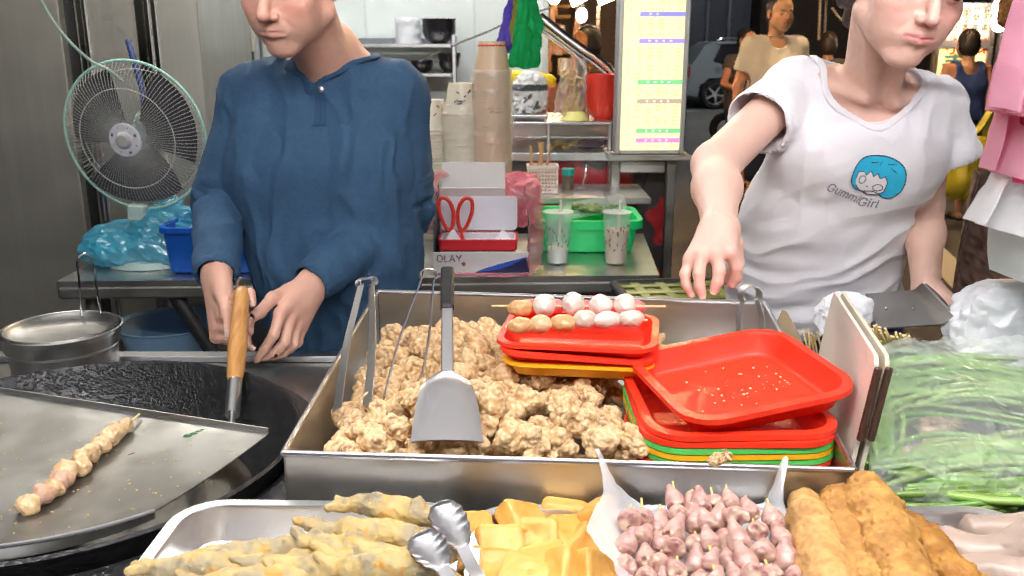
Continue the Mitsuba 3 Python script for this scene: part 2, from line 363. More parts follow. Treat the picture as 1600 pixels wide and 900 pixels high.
def relax(m, it=3, lam=.5):
    from scipy.sparse import coo_matrix, diags
    e = m.edges_unique; n = len(m.vertices); A = coo_matrix((np.ones(len(e)), (e[:, 0], e[:, 1])), (n, n)); A = (A + A.T).tocsr(); W = diags(1 / np.maximum(np.asarray(A.sum(1)).ravel(), 1)) @ A
    v = np.array(m.vertices)
    for _ in range(it): v = v * (1 - lam) + lam * (W @ v)
    m.vertices = v; return m
def neck_band(s, cuts, w=.011, t=.0032, h=.0022):
    """The ribbed band of a garment round the opening that the cuts make in it."""
    o, q = Sdf(), Sdf(); o.pr = [p for p in s.pr if not p[6]]; q.pr = [(*p[:6], False, *p[7:]) for p in cuts]
    q.post = lambda p, v: np.maximum(np.maximum(np.abs(o.ev(p) - .0012) - t, v - w), -(v + .0015)); return q.mesh(h, pad=.012)
def trace(f, p, d, n=60):
    """Sphere-trace points p along d onto the surface f = 0."""
    p = np.array(p, float)
    for _ in range(n): p += d * (f(p) * 0.8)[:, None]
    return p

def lump(c, r, seed, amp=.004, k=60):
    m = trimesh.creation.icosphere(4, 1.0); v = m.vertices * np.asarray(r)
    m.vertices = v + m.vertex_normals * (nfbm(v + seed * 3.7, k, seed) * amp * 2)[:, None]; return mv(m, TR(*c))
def rot3(rg):
    q = rg.normal(size=4); q /= np.linalg.norm(q); return trimesh.transformations.quaternion_matrix(q)
def crumple(c, size, seed, amp=.35, flat=1.0, k=9):
    m = trimesh.creation.icosphere(5, 1.0); v = np.array(m.vertices); a = nfbm(v, 1.6, seed, 3); b = 1 - 2 * np.abs(nfbm(v, 2.4, seed + 3, 3))
    v = np.sign(v) * np.abs(v) ** .72; v = v * (1 + amp * a + amp * .35 * (b - .7) + amp * .16 * crinkle(v, 2.6, seed))[:, None]; return mv(tm(v * size, m.faces), TR(*c))

# ------------------------------------------------------------------ the setting
struct('ground', 'dark asphalt of the street', sheet(lambda u, v: np.stack([(u - .5) * 240, (v - .35) * 240, u * 0], -1), 2, 2), 'asphalt', smooth=False)
def ground_quad(pts, z): return tm([[x, y, z] for x, y in pts], [[0, 1, 2], [0, 2, 3]])
q = [PZ(*c, 0.004)[:2] for c in ((1380, 338), (1412, 330), (1545, 450), (1490, 452))]
struct('road_marking', 'worn pale painted line on the asphalt', ground_quad(q, 0.004), 'v_matte', lambda v: np.tile((0.5, 0.46, 0.38), (len(v), 1)), smooth=False)

# the stall's own roof and its fluorescent lamps, one added as frontal fill, above the frame
t = thing('stall_canopy', 'tarpaulin roof on steel posts over the food stall', 'canopy')
part(t, 'roof', sheet(lambda u, v: np.stack([-1.9 + 3.5 * u, -0.4 + 2.75 * v, 2.62 - 0.10 * (2 * v - 1) ** 2 + 0.02 * np.sin(9 * u)], -1), 24, 20, 0.004), 'v_matte', (0.72, 0.72, 0.72), True)
for x in (-1.86, 1.56):
    for y in (-0.36, 2.3): part(t, 'post', tube([[x, y, 0], [x, y, 2.52]], 0.021, 14), 'v_rough_metal', (0.5, 0.5, 0.5))
for y in (-0.36, 0.5, 2.3): part(t, 'beam', tube([[-1.86, y, 2.5], [1.56, y, 2.5]], 0.018, 12), 'v_rough_metal', (0.5, 0.5, 0.5))
def batten(name, label, c, L, rotz, power, tint, hang, cat_='lamp'):
    """A fluorescent batten along x with its housing, one tube and two hanging wires."""
    M = mat(R('z', rotz), TR(*c)); k = thing(name, label, cat_)
    part(k, 'housing', mv(box((0, 0, 0.045), (L, 0.05, 0.045), 0.006), M), 'v_satin', (0.75, 0.75, 0.75))
    part(k, 'lamp_tube', mv(tube([[-L / 2 + .02, 0, 0], [L / 2 - .02, 0, 0]], 0.016, 14), M), 'v_satin', (0.8, 0.8, 0.8), **glow(tint, power, 4 if power > 30 and '_k' not in name else 2))
    for s in (-1, 1):
        part(k, 'socket', mv(box((s * (L / 2 - .012), 0, 0.008), (0.02, 0.035, 0.05), 0.004), M), 'v_satin', (0.7, 0.7, 0.7))
        part(k, 'hanging_wire', mv(tube([[s * L * .4, 0, 0.066], [s * L * .4, 0, 0.066 + hang]], 0.002, 6), M), 'v_matte', (0.3, 0.3, 0.3))
batten('stall_lamp', 'fluorescent tube lamp under the stall roof above the wok side', (-0.62, 0.36, 2.2), 1.2, 0, STALL_L, COOL, 0.27)
batten('stall_lamp', 'fluorescent tube lamp under the stall roof above the tray side', (0.72, 0.36, 2.2), 1.2, 0, STALL_L, COOL, 0.27)
batten('stall_lamp', 'fluorescent tube lamp at the customers\' edge of the stall roof', (0.0, -0.22, 2.3), 1.2, 0, STALL_L * .9, COOL, 0.2)  # added lamp, gives soft light from the front
batten('kitchen_lamp', 'fluorescent tube lamp in front of the steel cabinets', (-1.25, 2.62, 2.42), 1.2, 0, KITCHEN_L, NEUT, 0.12)
batten('kitchen_lamp', 'fluorescent tube lamp over the bowl shelf', (-0.35, 3.5, 2.5), 1.2, 0, KITCHEN_L * 1.2, COOL, 0.12)

# counter
WC = np.array([-0.592, 1.09])
t = thing('stall_counter', 'steel stall counter holding the wok, the chicken box and the front trays', 'counter')
top = Polygon([(-1.35, 0.26), (1.32, 0.26), (1.32, 1.6), (-1.35, 1.6)]).difference(LineString([tuple(WC), tuple(WC + 1e-4)]).buffer(0.285, 32))
part(t, 'top', prism(top, 0.885, 0.9), 'steel_worn')
for nme, c, s in (('front_panel', (-.015, .29, .44), (2.64, .02, .888)), ('back_panel', (-.015, 1.575, .44), (2.64, .02, .888)), ('side_panel', (-1.33, .93, .44), (.02, 1.255, .886)), ('side_panel', (1.3, .93, .44), (.02, 1.255, .886))):
    part(t, nme, box(c, s, .003), 'steel_worn')
ledge = Polygon([(-1.35, 0.22), (1.32, 0.22), (1.32, 0.862), (-1.35, 0.862)]).difference(LineString([tuple(WC), tuple(WC + 1e-4)]).buffer(0.352, 40))
scene['dark_plate'] = prin(mikit.proc(lambda p, n, uv: MX((0.02, 0.02, 0.022), (0.055, 0.052, 0.05), SS(0.5, 0.8, FB(p.x * 25, p.y * 25, p.z * 25)))), 0.33, specular=0.6)
part(t, 'front_shelf', prism(ledge, 0.904, 0.944), 'dark_plate', label='dark greasy front shelf under the trays')
part(t, 'stove_ring', lathe([(.30, .904), (.338, .904), (.345, .912), (.345, .936), (.338, .946), (.312, .95), (.30, .944)], 72, (*WC, 0), closed=True), 'iron', label='black greasy stove ring round the wok')
part(t, 'splash_edge', bar((-1.33, 1.592, .907), (-.27, 1.592, .907), .03, .012), 'steel_bright')

# back work table with legs and braces
t = thing('back_table', 'long steel work table behind the cook carrying fan, crates and cups', 'table')
A0, A1, A2, A3 = (-1.26, 2.39), (.418, 2.46), (.453, 3.03), (-1.26, 3.03)
part(t, 'tabletop', prism([A0, A1, A2, A3], .825, .84), 'steel', label='brushed steel tabletop')
part(t, 'edge_rail', bar((A0[0], A0[1] + .012, .806), (A1[0] - .002, A1[1] + .012, .806), .03, .037, .012), 'steel')
for x, y in ((-1.2, 2.46), (.36, 2.52), (.38, 2.95), (-1.2, 2.95), (-.75, 2.46)): part(t, 'leg', tube([[x, y, 0], [x, y, .825]], .019, 12), 'steel_worn')
part(t, 'brace', tube([[-.96, 2.44, .80], [-.76, 2.42, .45], [-.70, 2.42, .35]], .022, 12), 'v_satin', (.02, .02, .022), label='dark diagonal brace under the table')
part(t, 'lower_shelf', prism([(-1.2, 2.45), (.38, 2.52), (.38, 2.96), (-1.2, 2.96)], .44, .452), 'v_satin', (.035, .035, .037))

# steel cabinets, post and walls behind
def cabinet(name, label, x0, x1, y, z1, trims, m='steel'):
    t = thing(name, label, 'cabinet'); part(t, 'front', box(((x0 + x1) / 2, y + .3, z1 / 2), (x1 - x0, .6, z1), .004), m)
    for x, w, mm, c in trims: part(t, 'trim', box((x, y - .006, z1 / 2), (w, .012, z1 - .02), .003), mm, c)
def X(px, Y, py=120): return P(px, py, Y)[0]
scene['steel_panel'] = prin(mikit.proc(lambda p, n, uv: MX((0.56, 0.55, 0.50), (0.30, 0.29, 0.255), .28 * FB(p.x * 60, p.y * 60, p.z * .8) + .72 * FB(p.x * 4, p.y * 4, p.z * 2.5))), mikit.proc(lambda p, n, uv: 0.36 + 0.2 * FB(p.x * 4, p.y * 4, p.z * 9)), 0.72)
cabinet('refrigerator', 'tall brushed steel refrigerator beside the fan', -2.3, X(104, 3.06), 3.06, 2.3, [(-1.95, .02, 'black_plastic', None)], 'steel_panel')
t = thing('door_gap', 'black gasket strip between the refrigerator and the steel panel', 'strip')
part(t, 'strip', box(((X(104, 3.1) + X(128, 3.1)) / 2, 3.35, 1.15), (X(128, 3.1) - X(104, 3.1) - .004, .5, 2.3)), 'black_plastic')
cabinet('steel_cabinet', 'brushed steel cabinet with chrome edge strips behind the fan', X(128, 3.1), X(318, 3.1), 3.1, 2.3,
        [(X(137, 3.1), .016, 'chrome', None), (X(145, 3.1), .009, 'chrome', None), (X(229, 3.1), .028, 'chrome', None), (X(240, 3.1), .014, 'chrome', None), (X(251, 3.1), .014, 'chrome', None)], 'steel_panel')
t = thing('rear_wall', 'pale painted rear wall behind the cook and the bowl shelf', 'wall'); WY = 4.3
part(t, 'plaster', box(((-1.63 + X(848, WY)) / 2, WY + .06, 1.6), (X(848, WY) + 1.63, .12, 3.2), .004), 'wall_paint')
for px in (575, 742): part(t, 'cover_strip', box((X(px, WY), WY - .003, 1.6), (.012, .006, 3.2), .001), 'v_satin', (.55, .6, .58))
part(t, 'corner_post', box((X(848, WY) + .01, WY + .05, 1.6), (.03, .16, 3.19), .004), 'v_satin', (.62, .65, .6))
# low dark brick wall section and conduit at the left end of the wall
t = thing('brick_pier', 'dark grey brick wall section low behind the cook\'s shoulder', 'wall')
bx0, bx1, by = X(316, 4.2), X(393, 4.2), 4.2; bz1 = P(350, 76, by)[2]
part(t, 'mortar', box(((bx0 + bx1) / 2, by + .04, bz1 / 2), (bx1 - bx0, .06, bz1 - .004), .002), 'v_matte', (.05, .055, .06))
bv = [shape(box((0, 0, 0), (.058, .02, .026), .003), 'v_matte', c) for c in ((.05, .06, .08), (.065, .072, .09), (.04, .048, .065))]
rg = rs(4)
for r in range(26):
    for c in range(5):
        x = bx0 + .03 + (c + .5 * (r % 2)) * .062; z = bz1 - .02 - r * .03
        if x + .03 < bx1: part(t, 'brick', put(bv[rg.randint(3)], TR(x, by + rg.uniform(-.002, .002), z)), None)
t = thing('electric_switch', 'small beige switch box with conduit on the wall by the cook\'s head', 'switch box')
sx, sz = P(388, 64, 4.16)[0], P(388, 64, 4.16)[2]
part(t, 'case', box((sx, 4.19, sz), (.036, .05, .095), .004), 'v_satin', (.55, .52, .42))
part(t, 'conduit', tube([[sx - .02, 4.19, sz + .7], [sx - .018, 4.19, sz + .1], [sx - .004, 4.19, sz + .046]], .005, 8), 'v_matte', (.12, .12, .13))
part(t, 'knob', mv(lathe([(0, 0), (.012, 0), (.012, .02), (0, .02)], 12), R('y', -90), TR(sx - .03, 4.16, sz + .055)), 'v_matte', (.08, .09, .12))
part(t, 'steel_pipe', tube([[sx + .052, 4.17, 0], [sx + .052, 4.17, sz + .06]], .007, 8), 'chrome')
struct('stall_floor', 'dark concrete floor of the kitchen behind', box((-1.1, 3.1, 0.006), (2.9, 2.6, .012), .001), 'v_matte', (.05, .05, .05))

# ------------------------------------------------------------------ the chicken box and what is in and on it
def ribbon(path, wdir, w, t=0.0016):
    p = np.asarray(path, float); k = len(p); tg = np.gradient(p, axis=0); tg /= np.linalg.norm(tg, axis=1, keepdims=True)
    wd = np.broadcast_to(np.asarray(wdir, float), (k, 3)); wd = wd - tg * (wd * tg).sum(1, keepdims=True); wd = wd / np.linalg.norm(wd, axis=1, keepdims=True)
    n = np.cross(tg, wd); w = np.broadcast_to(w, (k,))[:, None]
    v = np.stack([p + wd * w / 2 + n * t / 2, p - wd * w / 2 + n * t / 2, p - wd * w / 2 - n * t / 2, p + wd * w / 2 - n * t / 2], 1).reshape(-1, 3); f = []
    for i in range(k - 1):
        for j in range(4):
            a, b, c, d = i * 4 + j, i * 4 + (j + 1) % 4, (i + 1) * 4 + (j + 1) % 4, (i + 1) * 4 + j; f += [[a, b, c], [a, c, d]]
    f += [[0, 2, 1], [0, 3, 2]]; e = (k - 1) * 4; f += [[e, e + 1, e + 2], [e, e + 2, e + 3]]
    return tm(v, f)


RZ = 1.03
FL, FR, BR, BL = [np.array(c) for c in ((-.259, .929), (.372, .887), (.451, 1.535), (-.251, 1.611))]
t = thing('chicken_box', 'large open stainless steel box heaped with fried chicken', 'box')
cen = (FL + FR + BR + BL) / 4
def wall(a, b, name):
    d = nrm(np.r_[b - a, 0]); n = np.array([d[1], -d[0], 0]); mid = (a + b) / 2
    if n[:2] @ (mid - cen) < 0: n = -n
    L = np.linalg.norm(b - a)
    M = np.eye(4); M[:3, 0], M[:3, 1], M[:3, 2], M[:3, 3] = d, n, [0, 0, 1], [*mid, 0]
    part(t, name, mv(box((0, 0, (RZ + .906) / 2), (L - .004, .002, RZ - .908), .0006), M), 'steel')
    part(t, name + '_rim', mv(tube([[-L / 2, 0, RZ], [L / 2, 0, RZ]], .0038, 10), M), 'steel_bright')
for a, b, n in ((FL, FR, 'front_wall'), (FR, BR, 'side_wall'), (BR, BL, 'back_wall'), (BL, FL, 'side_wall')): wall(a, b, n)
part(t, 'bottom', prism([FL, FR, BR, BL], .902, .905), 'steel')

# fried chicken
def crust(seed):
    rg = rs(seed); s = Sdf(); d = nrm(rg.normal(size=3)); L = rg.uniform(.006, .022); base = []
    for i in range(rg.randint(3, 6)): c, r = d * rg.uniform(-L, L) + rg.normal(size=3) * .006, rg.uniform(.009, .017, 3); base.append((c, r)); s.el(c, r, .008)
    for i in range(22):
        c, r = base[rg.randint(len(base))]; q = nrm(rg.normal(size=3)); s.el(c + q * r * rg.uniform(.85, 1.08), rg.uniform(.0035, .0075, 3), .0035)
    s.post = lambda p, v: v + .006 * nfbm(p, 95, seed, 2)
    m = s.mesh(.0022, pad=.004); v = np.array(m.vertices); n = np.array(m.vertex_normals)
    from scipy.spatial import cKDTree
    sp = v[rg.choice(len(v), 420)]; r = rg.uniform(.0014, .0038, 420); D, I = cKDTree(sp).query(v, 4)
    b = (np.exp(-(D / r[I]) ** 2 * 1.2) * r[I] * .85).max(1); dry = np.clip(b / .0022, 0, 1)
    m.vertices = v + n * b[:, None] + n * (nfbm(v, 420, seed + 5, 2) * .0014)[:, None]
    A, B, Cc, Dk = np.array((.57, .34, .145)), np.array((.40, .205, .075)), np.array((.78, .60, .36)), np.array((.17, .085, .05))
    f = np.clip(nfbm(v, 60, seed + 9) * 2.4 + .5, 0, 1)[:, None]; c = A * f + B * (1 - f); c = c + (Cc - c) * (dry * .7)[:, None]
    dk = np.clip((nfbm(v, 48, seed + 21) - .09) * 8, 0, 1)[:, None] * (1 - dry[:, None] * .8); c = c + (Dk - c) * dk * .85
    return mikit.ply(m, 'v_crust', smooth=True, color=np.clip(c, 0, 1))
CH = [crust(s) for s in range(14)]
rg = rs(11); n_ch = 0
def pile(x, y):
    z = 1.004 + .016 * math.exp(-((x + .06) / .16) ** 2 - ((y - 1.33) / .14) ** 2) + .018 * math.exp(-((x - .02) / .2) ** 2 - ((y - 1.02) / .12) ** 2)
    return z - .05 * max(0, (y - 1.40) / .12) - .05 * max(0, (x - .2) / .1)
for layer, sp in ((0, .044), (1, .0372)):
    for i in range(14):
        for j in range(17):
            x = -.222 + (i + .5 * (j % 2)) * sp + rg.uniform(-.009, .009); y = .962 + j * sp * .95 + rg.uniform(-.008, .008)
            sc = rg.uniform(.72, 1.08); z = pile(x, y) - (.042 if layer == 0 else 0) + rg.uniform(-.010, .012)
            M0 = mat(rot3(rg), np.diag([sc, sc, sc, 1]))
            if y > 1.5 or x > (.30 if y > 1.24 else .135) or (layer == 0 and (i + j) % 2): continue
            y = max(y, .984 if layer else 1.0); x = max(x, -.212)
            if y < 1.0: z = min(z, 1.012)
            if x < -.2: z -= .02
            k = thing('fried_chicken_piece', 'craggy golden fried chicken piece in the heap in the steel box', 'fried chicken', 'fried chicken pieces heaped in the box')
            scene[k] = put(CH[rg.randint(len(CH))], mat(M0, TR(x, y, z)))
k = thing('fried_chicken_piece', 'small crumbly fried chicken bit on the front rim below the red tray stack', 'fried chicken')
scene[k] = put(CH[3], mat(np.diag([.4, .4, .4, 1]), TR(*PZ(1128, 718, 1.036))))

# tongs standing in the chicken
def tongs(label, top, tip1, tip2, w, wd, m='steel_bright', R0=.011, group=None):
    top, a, b = map(lambda q: np.asarray(q, float), (top, tip1, tip2)); t = thing('tongs', label, 'tongs')
    ax = nrm(top - (a + b) / 2); sd = nrm((b - a) - ax * ((b - a) @ ax))
    for s, tip, nm in ((-1, a, 'arm'), (1, b, 'arm')):
        p0 = top + sd * s * R0 * .75 - ax * .012
        mid = (p0 + tip) / 2 + sd * s * .004
        path = smooth_path([p0, p0 * .75 + tip * .25 + sd * s * .002, mid, tip + ax * .01, tip], 18)
        part(t, nm, ribbon(path, wd, np.linspace(w * .8, w, 18)), m)
    ang = np.linspace(-130, 130, 20)
    part(t, 'spring_head', ribbon([top + sd * R0 * math.sin(rad(q)) + ax * R0 * (math.cos(rad(q)) - .2) for q in ang], wd, w * 1.15), m)
    return t
cam_side = np.array([.95, .1, .12])
tongs('steel tongs leaning on the left wall of the chicken box', P(573, 440, 1.34), PZ(527, 640, 1.03), PZ(574, 632, 1.03), .015, (.55, -.85, .1))
tongs('narrow steel tongs spread open beside the spatula', P(670, 428, 1.30), PZ(600, 622, 1.03), PZ(655, 605, 1.035), .0095, (.3, -.8, .4), R0=.012)
tongs('dark steel tongs upright behind the red tray stack', P(1172, 458, 1.46), P(1155, 520, 1.44), P(1190, 520, 1.44), .016, (.3, -.9, .1), 'v_rough_metal', R0=.016)

# serving spatula
B, Tt = PZ(698, 688, 1.038), P(699, 420, 1.24); d = nrm(Tt - B); xa = np.array([1, 0, 0.0]); na = np.cross(xa, d); Lt = np.linalg.norm(Tt - B)
t = thing('spatula', 'steel serving spatula with black riveted handle standing in the chicken', 'spatula')
pxm = np.interp
def blade(u, v):
    l = v * .125; hw = np.interp(l, [0, .02, .06, .085, .1, .112, .119, .125], [.0415, .0405, .037, .033, .0275, .019, .0125, .009])
    s = (2 * u - 1); z = .004 * np.abs(s) ** 3 + .010 * np.maximum(0, (l - .085) / .04) ** 2
    return B + (s * hw)[..., None] * xa + l[..., None] * d + z[..., None] * (-na)
part(t, 'blade', sheet(blade, 24, 30, .0016), 'steel_bright', smooth=60)
nk0, nk1 = B + d * .122 - na * .011, B + d * (Lt * .735)
part(t, 'shank', bar(nk0, nk1, .0155, .006, .0018, up=na), 'steel_bright')
h0, h1 = nk1 - d * .004, Tt
part(t, 'handle', bar(h0, h1, .0185, .014, .004, up=na), 'black_plastic')
for f in (.18, .8): part(t, 'rivet', mv(lathe([(0, 0), (.0032, 0), (.003, .0016), (0, .002)], 12), frame(-na), TR(*(h0 + (h1 - h0) * f - na * .0068))), 'v_metal', (.85, .65, .2))
kr = B + d * .118 - na * .013
part(t, 'hole_rim', mv(tube([[.005 * math.cos(q), .011 * math.sin(q), 0] for q in np.linspace(0, 2 * PI, 16, endpoint=False)], .0016, 6, closed=True), frame(-na, xa), TR(*(B + d * .135 - na * .0145))), 'v_metal', (.75, .5, .12))

# small food trays with skewers
RED, YEL, GRN = (.78, .035, .012), (.85, .42, .01), (.08, .52, .10)
def ptray(label, w, d, h, c, col, yaw, tilt=(0, 0), group=None, **kw):
    return one('food_tray', label, 'tray', mv(tray(w, d, h, **kw), R('x', tilt[0]), R('y', tilt[1]), R('z', yaw), TR(*c)), 'v_tray', col, 45, group)
sx, sy = .093, 1.185
kw = dict(flare=.011, r=.014, t=.0022, rim=.006, lip=.003)
ptray('small yellow plastic tray under two red ones on the chicken', .172, .112, .026, (sx + .002, sy + .01, 1.038), YEL, -7, (0, 0), **kw)
ptray('small red plastic tray between the yellow tray and the filled red tray', .176, .114, .026, (sx, sy + .006, 1.051), RED, -5, (0, 2.5), **kw)
ptray('small red plastic tray holding fish ball skewers, on top of two trays', .182, .112, .027, (sx + .002, sy + .008, 1.066), RED, -10, (2, -1), **kw)
def sklr(label, a, b, items, group=None):
    """A bamboo skewer with its pieces: items (fraction, offset, radii, colour, roughness amplitude, name)."""
    a, b = np.asarray(a, float), np.asarray(b, float); t = thing('skewer', label, 'skewer', group)
    part(t, 'stick', tube([a, b], .0016, 8), 'v_matte', (.68, .50, .26))
    M = frame(b - a, (0, 0, 1))
    for i, (f, off, r, col, amp, nm) in enumerate(items):
        m = mv(lump((0, 0, 0), (r[1], r[2], r[0]), i + len(labels), amp), M, TR(*(a + (b - a) * f + np.asarray(off))))
        base = np.asarray(col); sd = i * 7 + len(labels)
        part(t, nm, m, 'v_wet', lambda v: base * (1 + .5 * nfbm(v, 90, sd)[:, None]), True)
    return t
WB = (.60, .545, .475); BRN = (.52, .30, .13); PNK = (.72, .16, .17); WM = (.55, .45, .37)
sklr('skewer of four white fish balls on the red tray', P(768, 478, 1.235), P(1040, 479, 1.195),
     [(.31, (0, 0, .001), (.0165, .0165, .0165), WB, .0034, 'fish_ball'), (.475, (0, 0, .004), (.0165, .0165, .017), WB, .0034, 'fish_ball'), (.635, (0, 0, .001), (.0165, .016, .016), WB, .0034, 'fish_ball'), (.775, (0, 0, .002), (.0155, .016, .0175), WB, .003, 'fish_ball'), (.17, (0, 0, -.002), (.02, .012, .012), BRN, .005, 'fried_piece')])
sklr('skewer of browned and pale fish cakes at the front of the red tray', P(790, 510, 1.165), P(1012, 500, 1.15),
     [(.10, (0, 0, 0), (.018, .012, .013), BRN, .004, 'fried_piece'), (.25, (0, 0, .001), (.016, .013, .014), (.60, .40, .22), .003, 'fried_piece'), (.42, (0, 0, .001), (.018, .012, .012), BRN, .005, 'fried_piece'), (.56, (0, 0, .006), (.016, .013, .014), WM, .003, 'fish_cake'), (.72, (0, 0, .003), (.018, .012, .013), WB, .003, 'fish_cake'), (.88, (0, 0, .003), (.018, .011, .012), WM, .004, 'fish_cake')])
sklr('skewer of pink sausages half hidden behind the fish balls', P(800, 478, 1.262), P(1012, 480, 1.235),
     [(f, (0, 0, 0), (.017, .0105, .0105), PNK, .001, 'sausage') for f in (.13, .32, .52, .72, .9)])

# stack of larger trays
kw = dict(flare=.012, r=.026, t=.0025, rim=.0075, lip=.004)
cols = [RED, RED, GRN, YEL, GRN, RED, RED, RED, RED, GRN, RED, RED]
names = {RED: 'red', GRN: 'green', YEL: 'yellow'}; rg = rs(8)
for i, c in enumerate(cols):
    x, y = .268 + rg.uniform(-.002, .002), 1.062 + rg.uniform(-.002, .002)
    pos = ordn(i + 1) + ' from the top of the tray stack in the box corner'
    ptray(f'{names[c]} plastic tray, {pos}', .190, .195, .040, (x, y, 1.004 - i * .0079), c, 1.5 + rg.uniform(-1.5, 1.5) - (3 if i > 4 else 0), **kw)
TOPT = mat(R('x', 3), R('y', -6), R('z', 14), TR(.287, 1.066, 1.046))
one('food_tray', 'empty red plastic tray lying askew on top of the tray stack', 'tray', mv(tray(.186, .178, .034, **kw), TOPT), 'v_tray', RED, 45)
bits = []; rg = rs(5)
for i in range(46):
    x, y = rg.normal(.02, .035), rg.normal(.005, .03)
    bits.append(mv(trimesh.creation.icosphere(1, rg.uniform(.0006, .0019)), np.diag([1, rg.uniform(.6, 1), .6, 1]), TR(np.clip(x, -.07, .07), np.clip(y, -.07, .07), .0032), TOPT))
one('tray_crumbs', 'pale fried crumbs scattered in the empty red tray', 'crumbs', cat(bits), 'v_matte', (.72, .52, .30), True, kind='stuff')

# ------------------------------------------------------------------ wok, drip tray, pot
t = thing('wok', 'big black iron wok with frying oil on the stove ring', 'wok')
a = np.linspace(0, 1, 16); Rw = .297
inner = [(Rw * math.sin(q * 1.25) / math.sin(1.25), .97 - .20 * (math.cos(q * 1.25) - math.cos(1.25)) / (1 - math.cos(1.25))) for q in a]
prof = inner + [(Rw + .004, .973), (Rw + .008, .970), (Rw + .006, .966)] + [(r + .004, z - .005) for r, z in inner[::-1]]
part(t, 'bowl', lathe(prof, 96, (*WC, 0)), 'iron')
scene['oil'] = prin(mikit.proc(lambda p, n, uv: MX((0.015, 0.012, 0.008), (0.03, 0.02, 0.008), FB(p.x * 12, p.y * 12))), 0.08, specular=0.6)
part(t, 'frying_oil', lathe([(0, .868), (.252, .868)], 72, (*WC, 0)), 'oil')

c0, c1 = np.array([-.318, 1.083]), np.array([-.876, 1.268]); dch = nrm(np.r_[c1 - c0, 0])[:2]; nch = np.array([-dch[1], dch[0]])
if nch @ (np.array([-.6, .9]) - c0) < 0: nch = -nch
def dtray(u, v):
    ch = c0 + (c1 - c0) * u[..., None]; rel = ch - WC; b = rel @ nch; cc = (rel ** 2).sum(-1) - .298 ** 2
    s = -b + np.sqrt(np.maximum(b * b - cc, 0)); p = ch + (s * v)[..., None] * nch
    r = np.linalg.norm(p - WC, axis=-1) / .298
    z = .984 - .024 * (1 - np.minimum(r, 1) ** 2) * (v ** .5) + .012 * np.exp(-(v / .05) ** 2) * 0 + .004 * v
    return np.concatenate([p, z[..., None]], -1)
t = thing('drip_tray', 'half-moon steel drip tray resting on the wok rim', 'tray')
U = (1 - np.cos(np.linspace(0, PI, 60))) / 2
m = sheet(lambda u, v: dtray((1 - np.cos(PI * np.clip(u, .01, .99))) / 2, v), 70, 26, .0016)
scene['steel_greasy'] = prin(mikit.proc(lambda p, n, uv: MX((0.29, 0.29, 0.28), (0.18, 0.175, 0.165), SS(0.35, 0.8, FB(p.x * 16, p.y * 16, p.z * 4)))), mikit.proc(lambda p, n, uv: 0.26 + 0.26 * FB(p.x * 50, p.y * 50, p.z * 6)), 0.9)
part(t, 'plate', m, 'steel_greasy', smooth=60)
uu = (1 - np.cos(PI * np.linspace(.01, .99, 60))) / 2
edge = dtray(uu, np.ones(60)); part(t, 'rim_bead', tube(edge + [0, 0, .001], .0024, 8), 'steel_bright')
part(t, 'folded_edge', ribbon(np.vstack([dtray(np.linspace(.003, .997, 20), np.zeros(20))]) + [0, 0, .003], (0, 0, 1), .008, .002), 'steel')
sk = edge[:46]; cut_ = np.linspace(.008, .03, 46)
v = np.vstack([sk - [0, 0, .002], sk - np.c_[np.zeros(46), np.zeros(46), cut_]]); f = [[i, i + 1, 46 + i + 1] for i in range(45)] + [[i, 46 + i + 1, 46 + i] for i in range(45)]
part(t, 'skirt', tm(v, f), 'steel_worn', smooth=True, label='stained skirt under the curved edge')
def on_tray(px, py, dz=0.0): return PZ(px, py, .974 + dz)
sk_a, sk_b = on_tray(218, 647, .014), on_tray(40, 795, .012)
t = thing('skewer', 'skewer of pale squid pieces lying on the half-moon drip tray', 'skewer')
part(t, 'stick', tube([sk_a, sk_b], .0015, 8), 'v_matte', (.70, .52, .25))
M = frame(sk_b - sk_a, (0, 0, 1)); rg = rs(21)
for i in range(12):
    f = .16 + i * .073; r = rg.uniform(.0105, .0135) if i < 10 else .012
    col = np.array((.55, .37, .20)) if i not in (8, 10) else np.array((.50, .30, .21))
    part(t, 'squid_piece', mv(lump((0, 0, 0), (r * 1.0, r * rg.uniform(.85, 1.15), .0125), 40 + i, .0055, 85), M, TR(*(sk_a + (sk_b - sk_a) * f + rg.normal(size=3) * (.002, .002, .001)))), 'v_wet', lambda v, col=col, i=i: col * (1 + .7 * nfbm(v, 70, i)[:, None]), True)
rg = rs(31); bits = []
for i in range(150):
    q = dtray(np.array([rg.uniform(.03, .75)]), np.array([rg.uniform(.04, .92) ** .8]))[0]
    bits.append(mv(trimesh.creation.icosphere(1, 1), np.diag([*(rg.uniform(.0005, .0018, 2)), .0007, 1]), TR(q + [0, 0, .0014])))
one('tray_crumbs', 'yellow batter crumbs sprinkled over the drip tray', 'crumbs', cat(bits), 'v_matte', (.55, .42, .16), kind='stuff')
for (px, py, s, c, lab) in ((303, 678, .011, (.02, .09, .03), 'dark green herb leaf scrap on the drip tray'), (205, 709, .003, (.16, .05, .02), 'brown fried crumb in the middle of the drip tray'), (354, 669, .003, (.18, .09, .03), 'brown crumb by the right tip of the drip tray')):
    p = on_tray(px, py, .006); m = cat([lump((dx * s, dy * s, 0), (s * .5, s * .28, s * .2), int(px + dx * 9), s * .1, 200) for dx, dy in ((-.5, -.6), (0, 0), (.45, .55), (.7, .9))])
    one('herb_scrap' if s > .005 else 'crumb', lab, 'food scrap', mv(m, TR(*p)), 'v_wet', c, True)

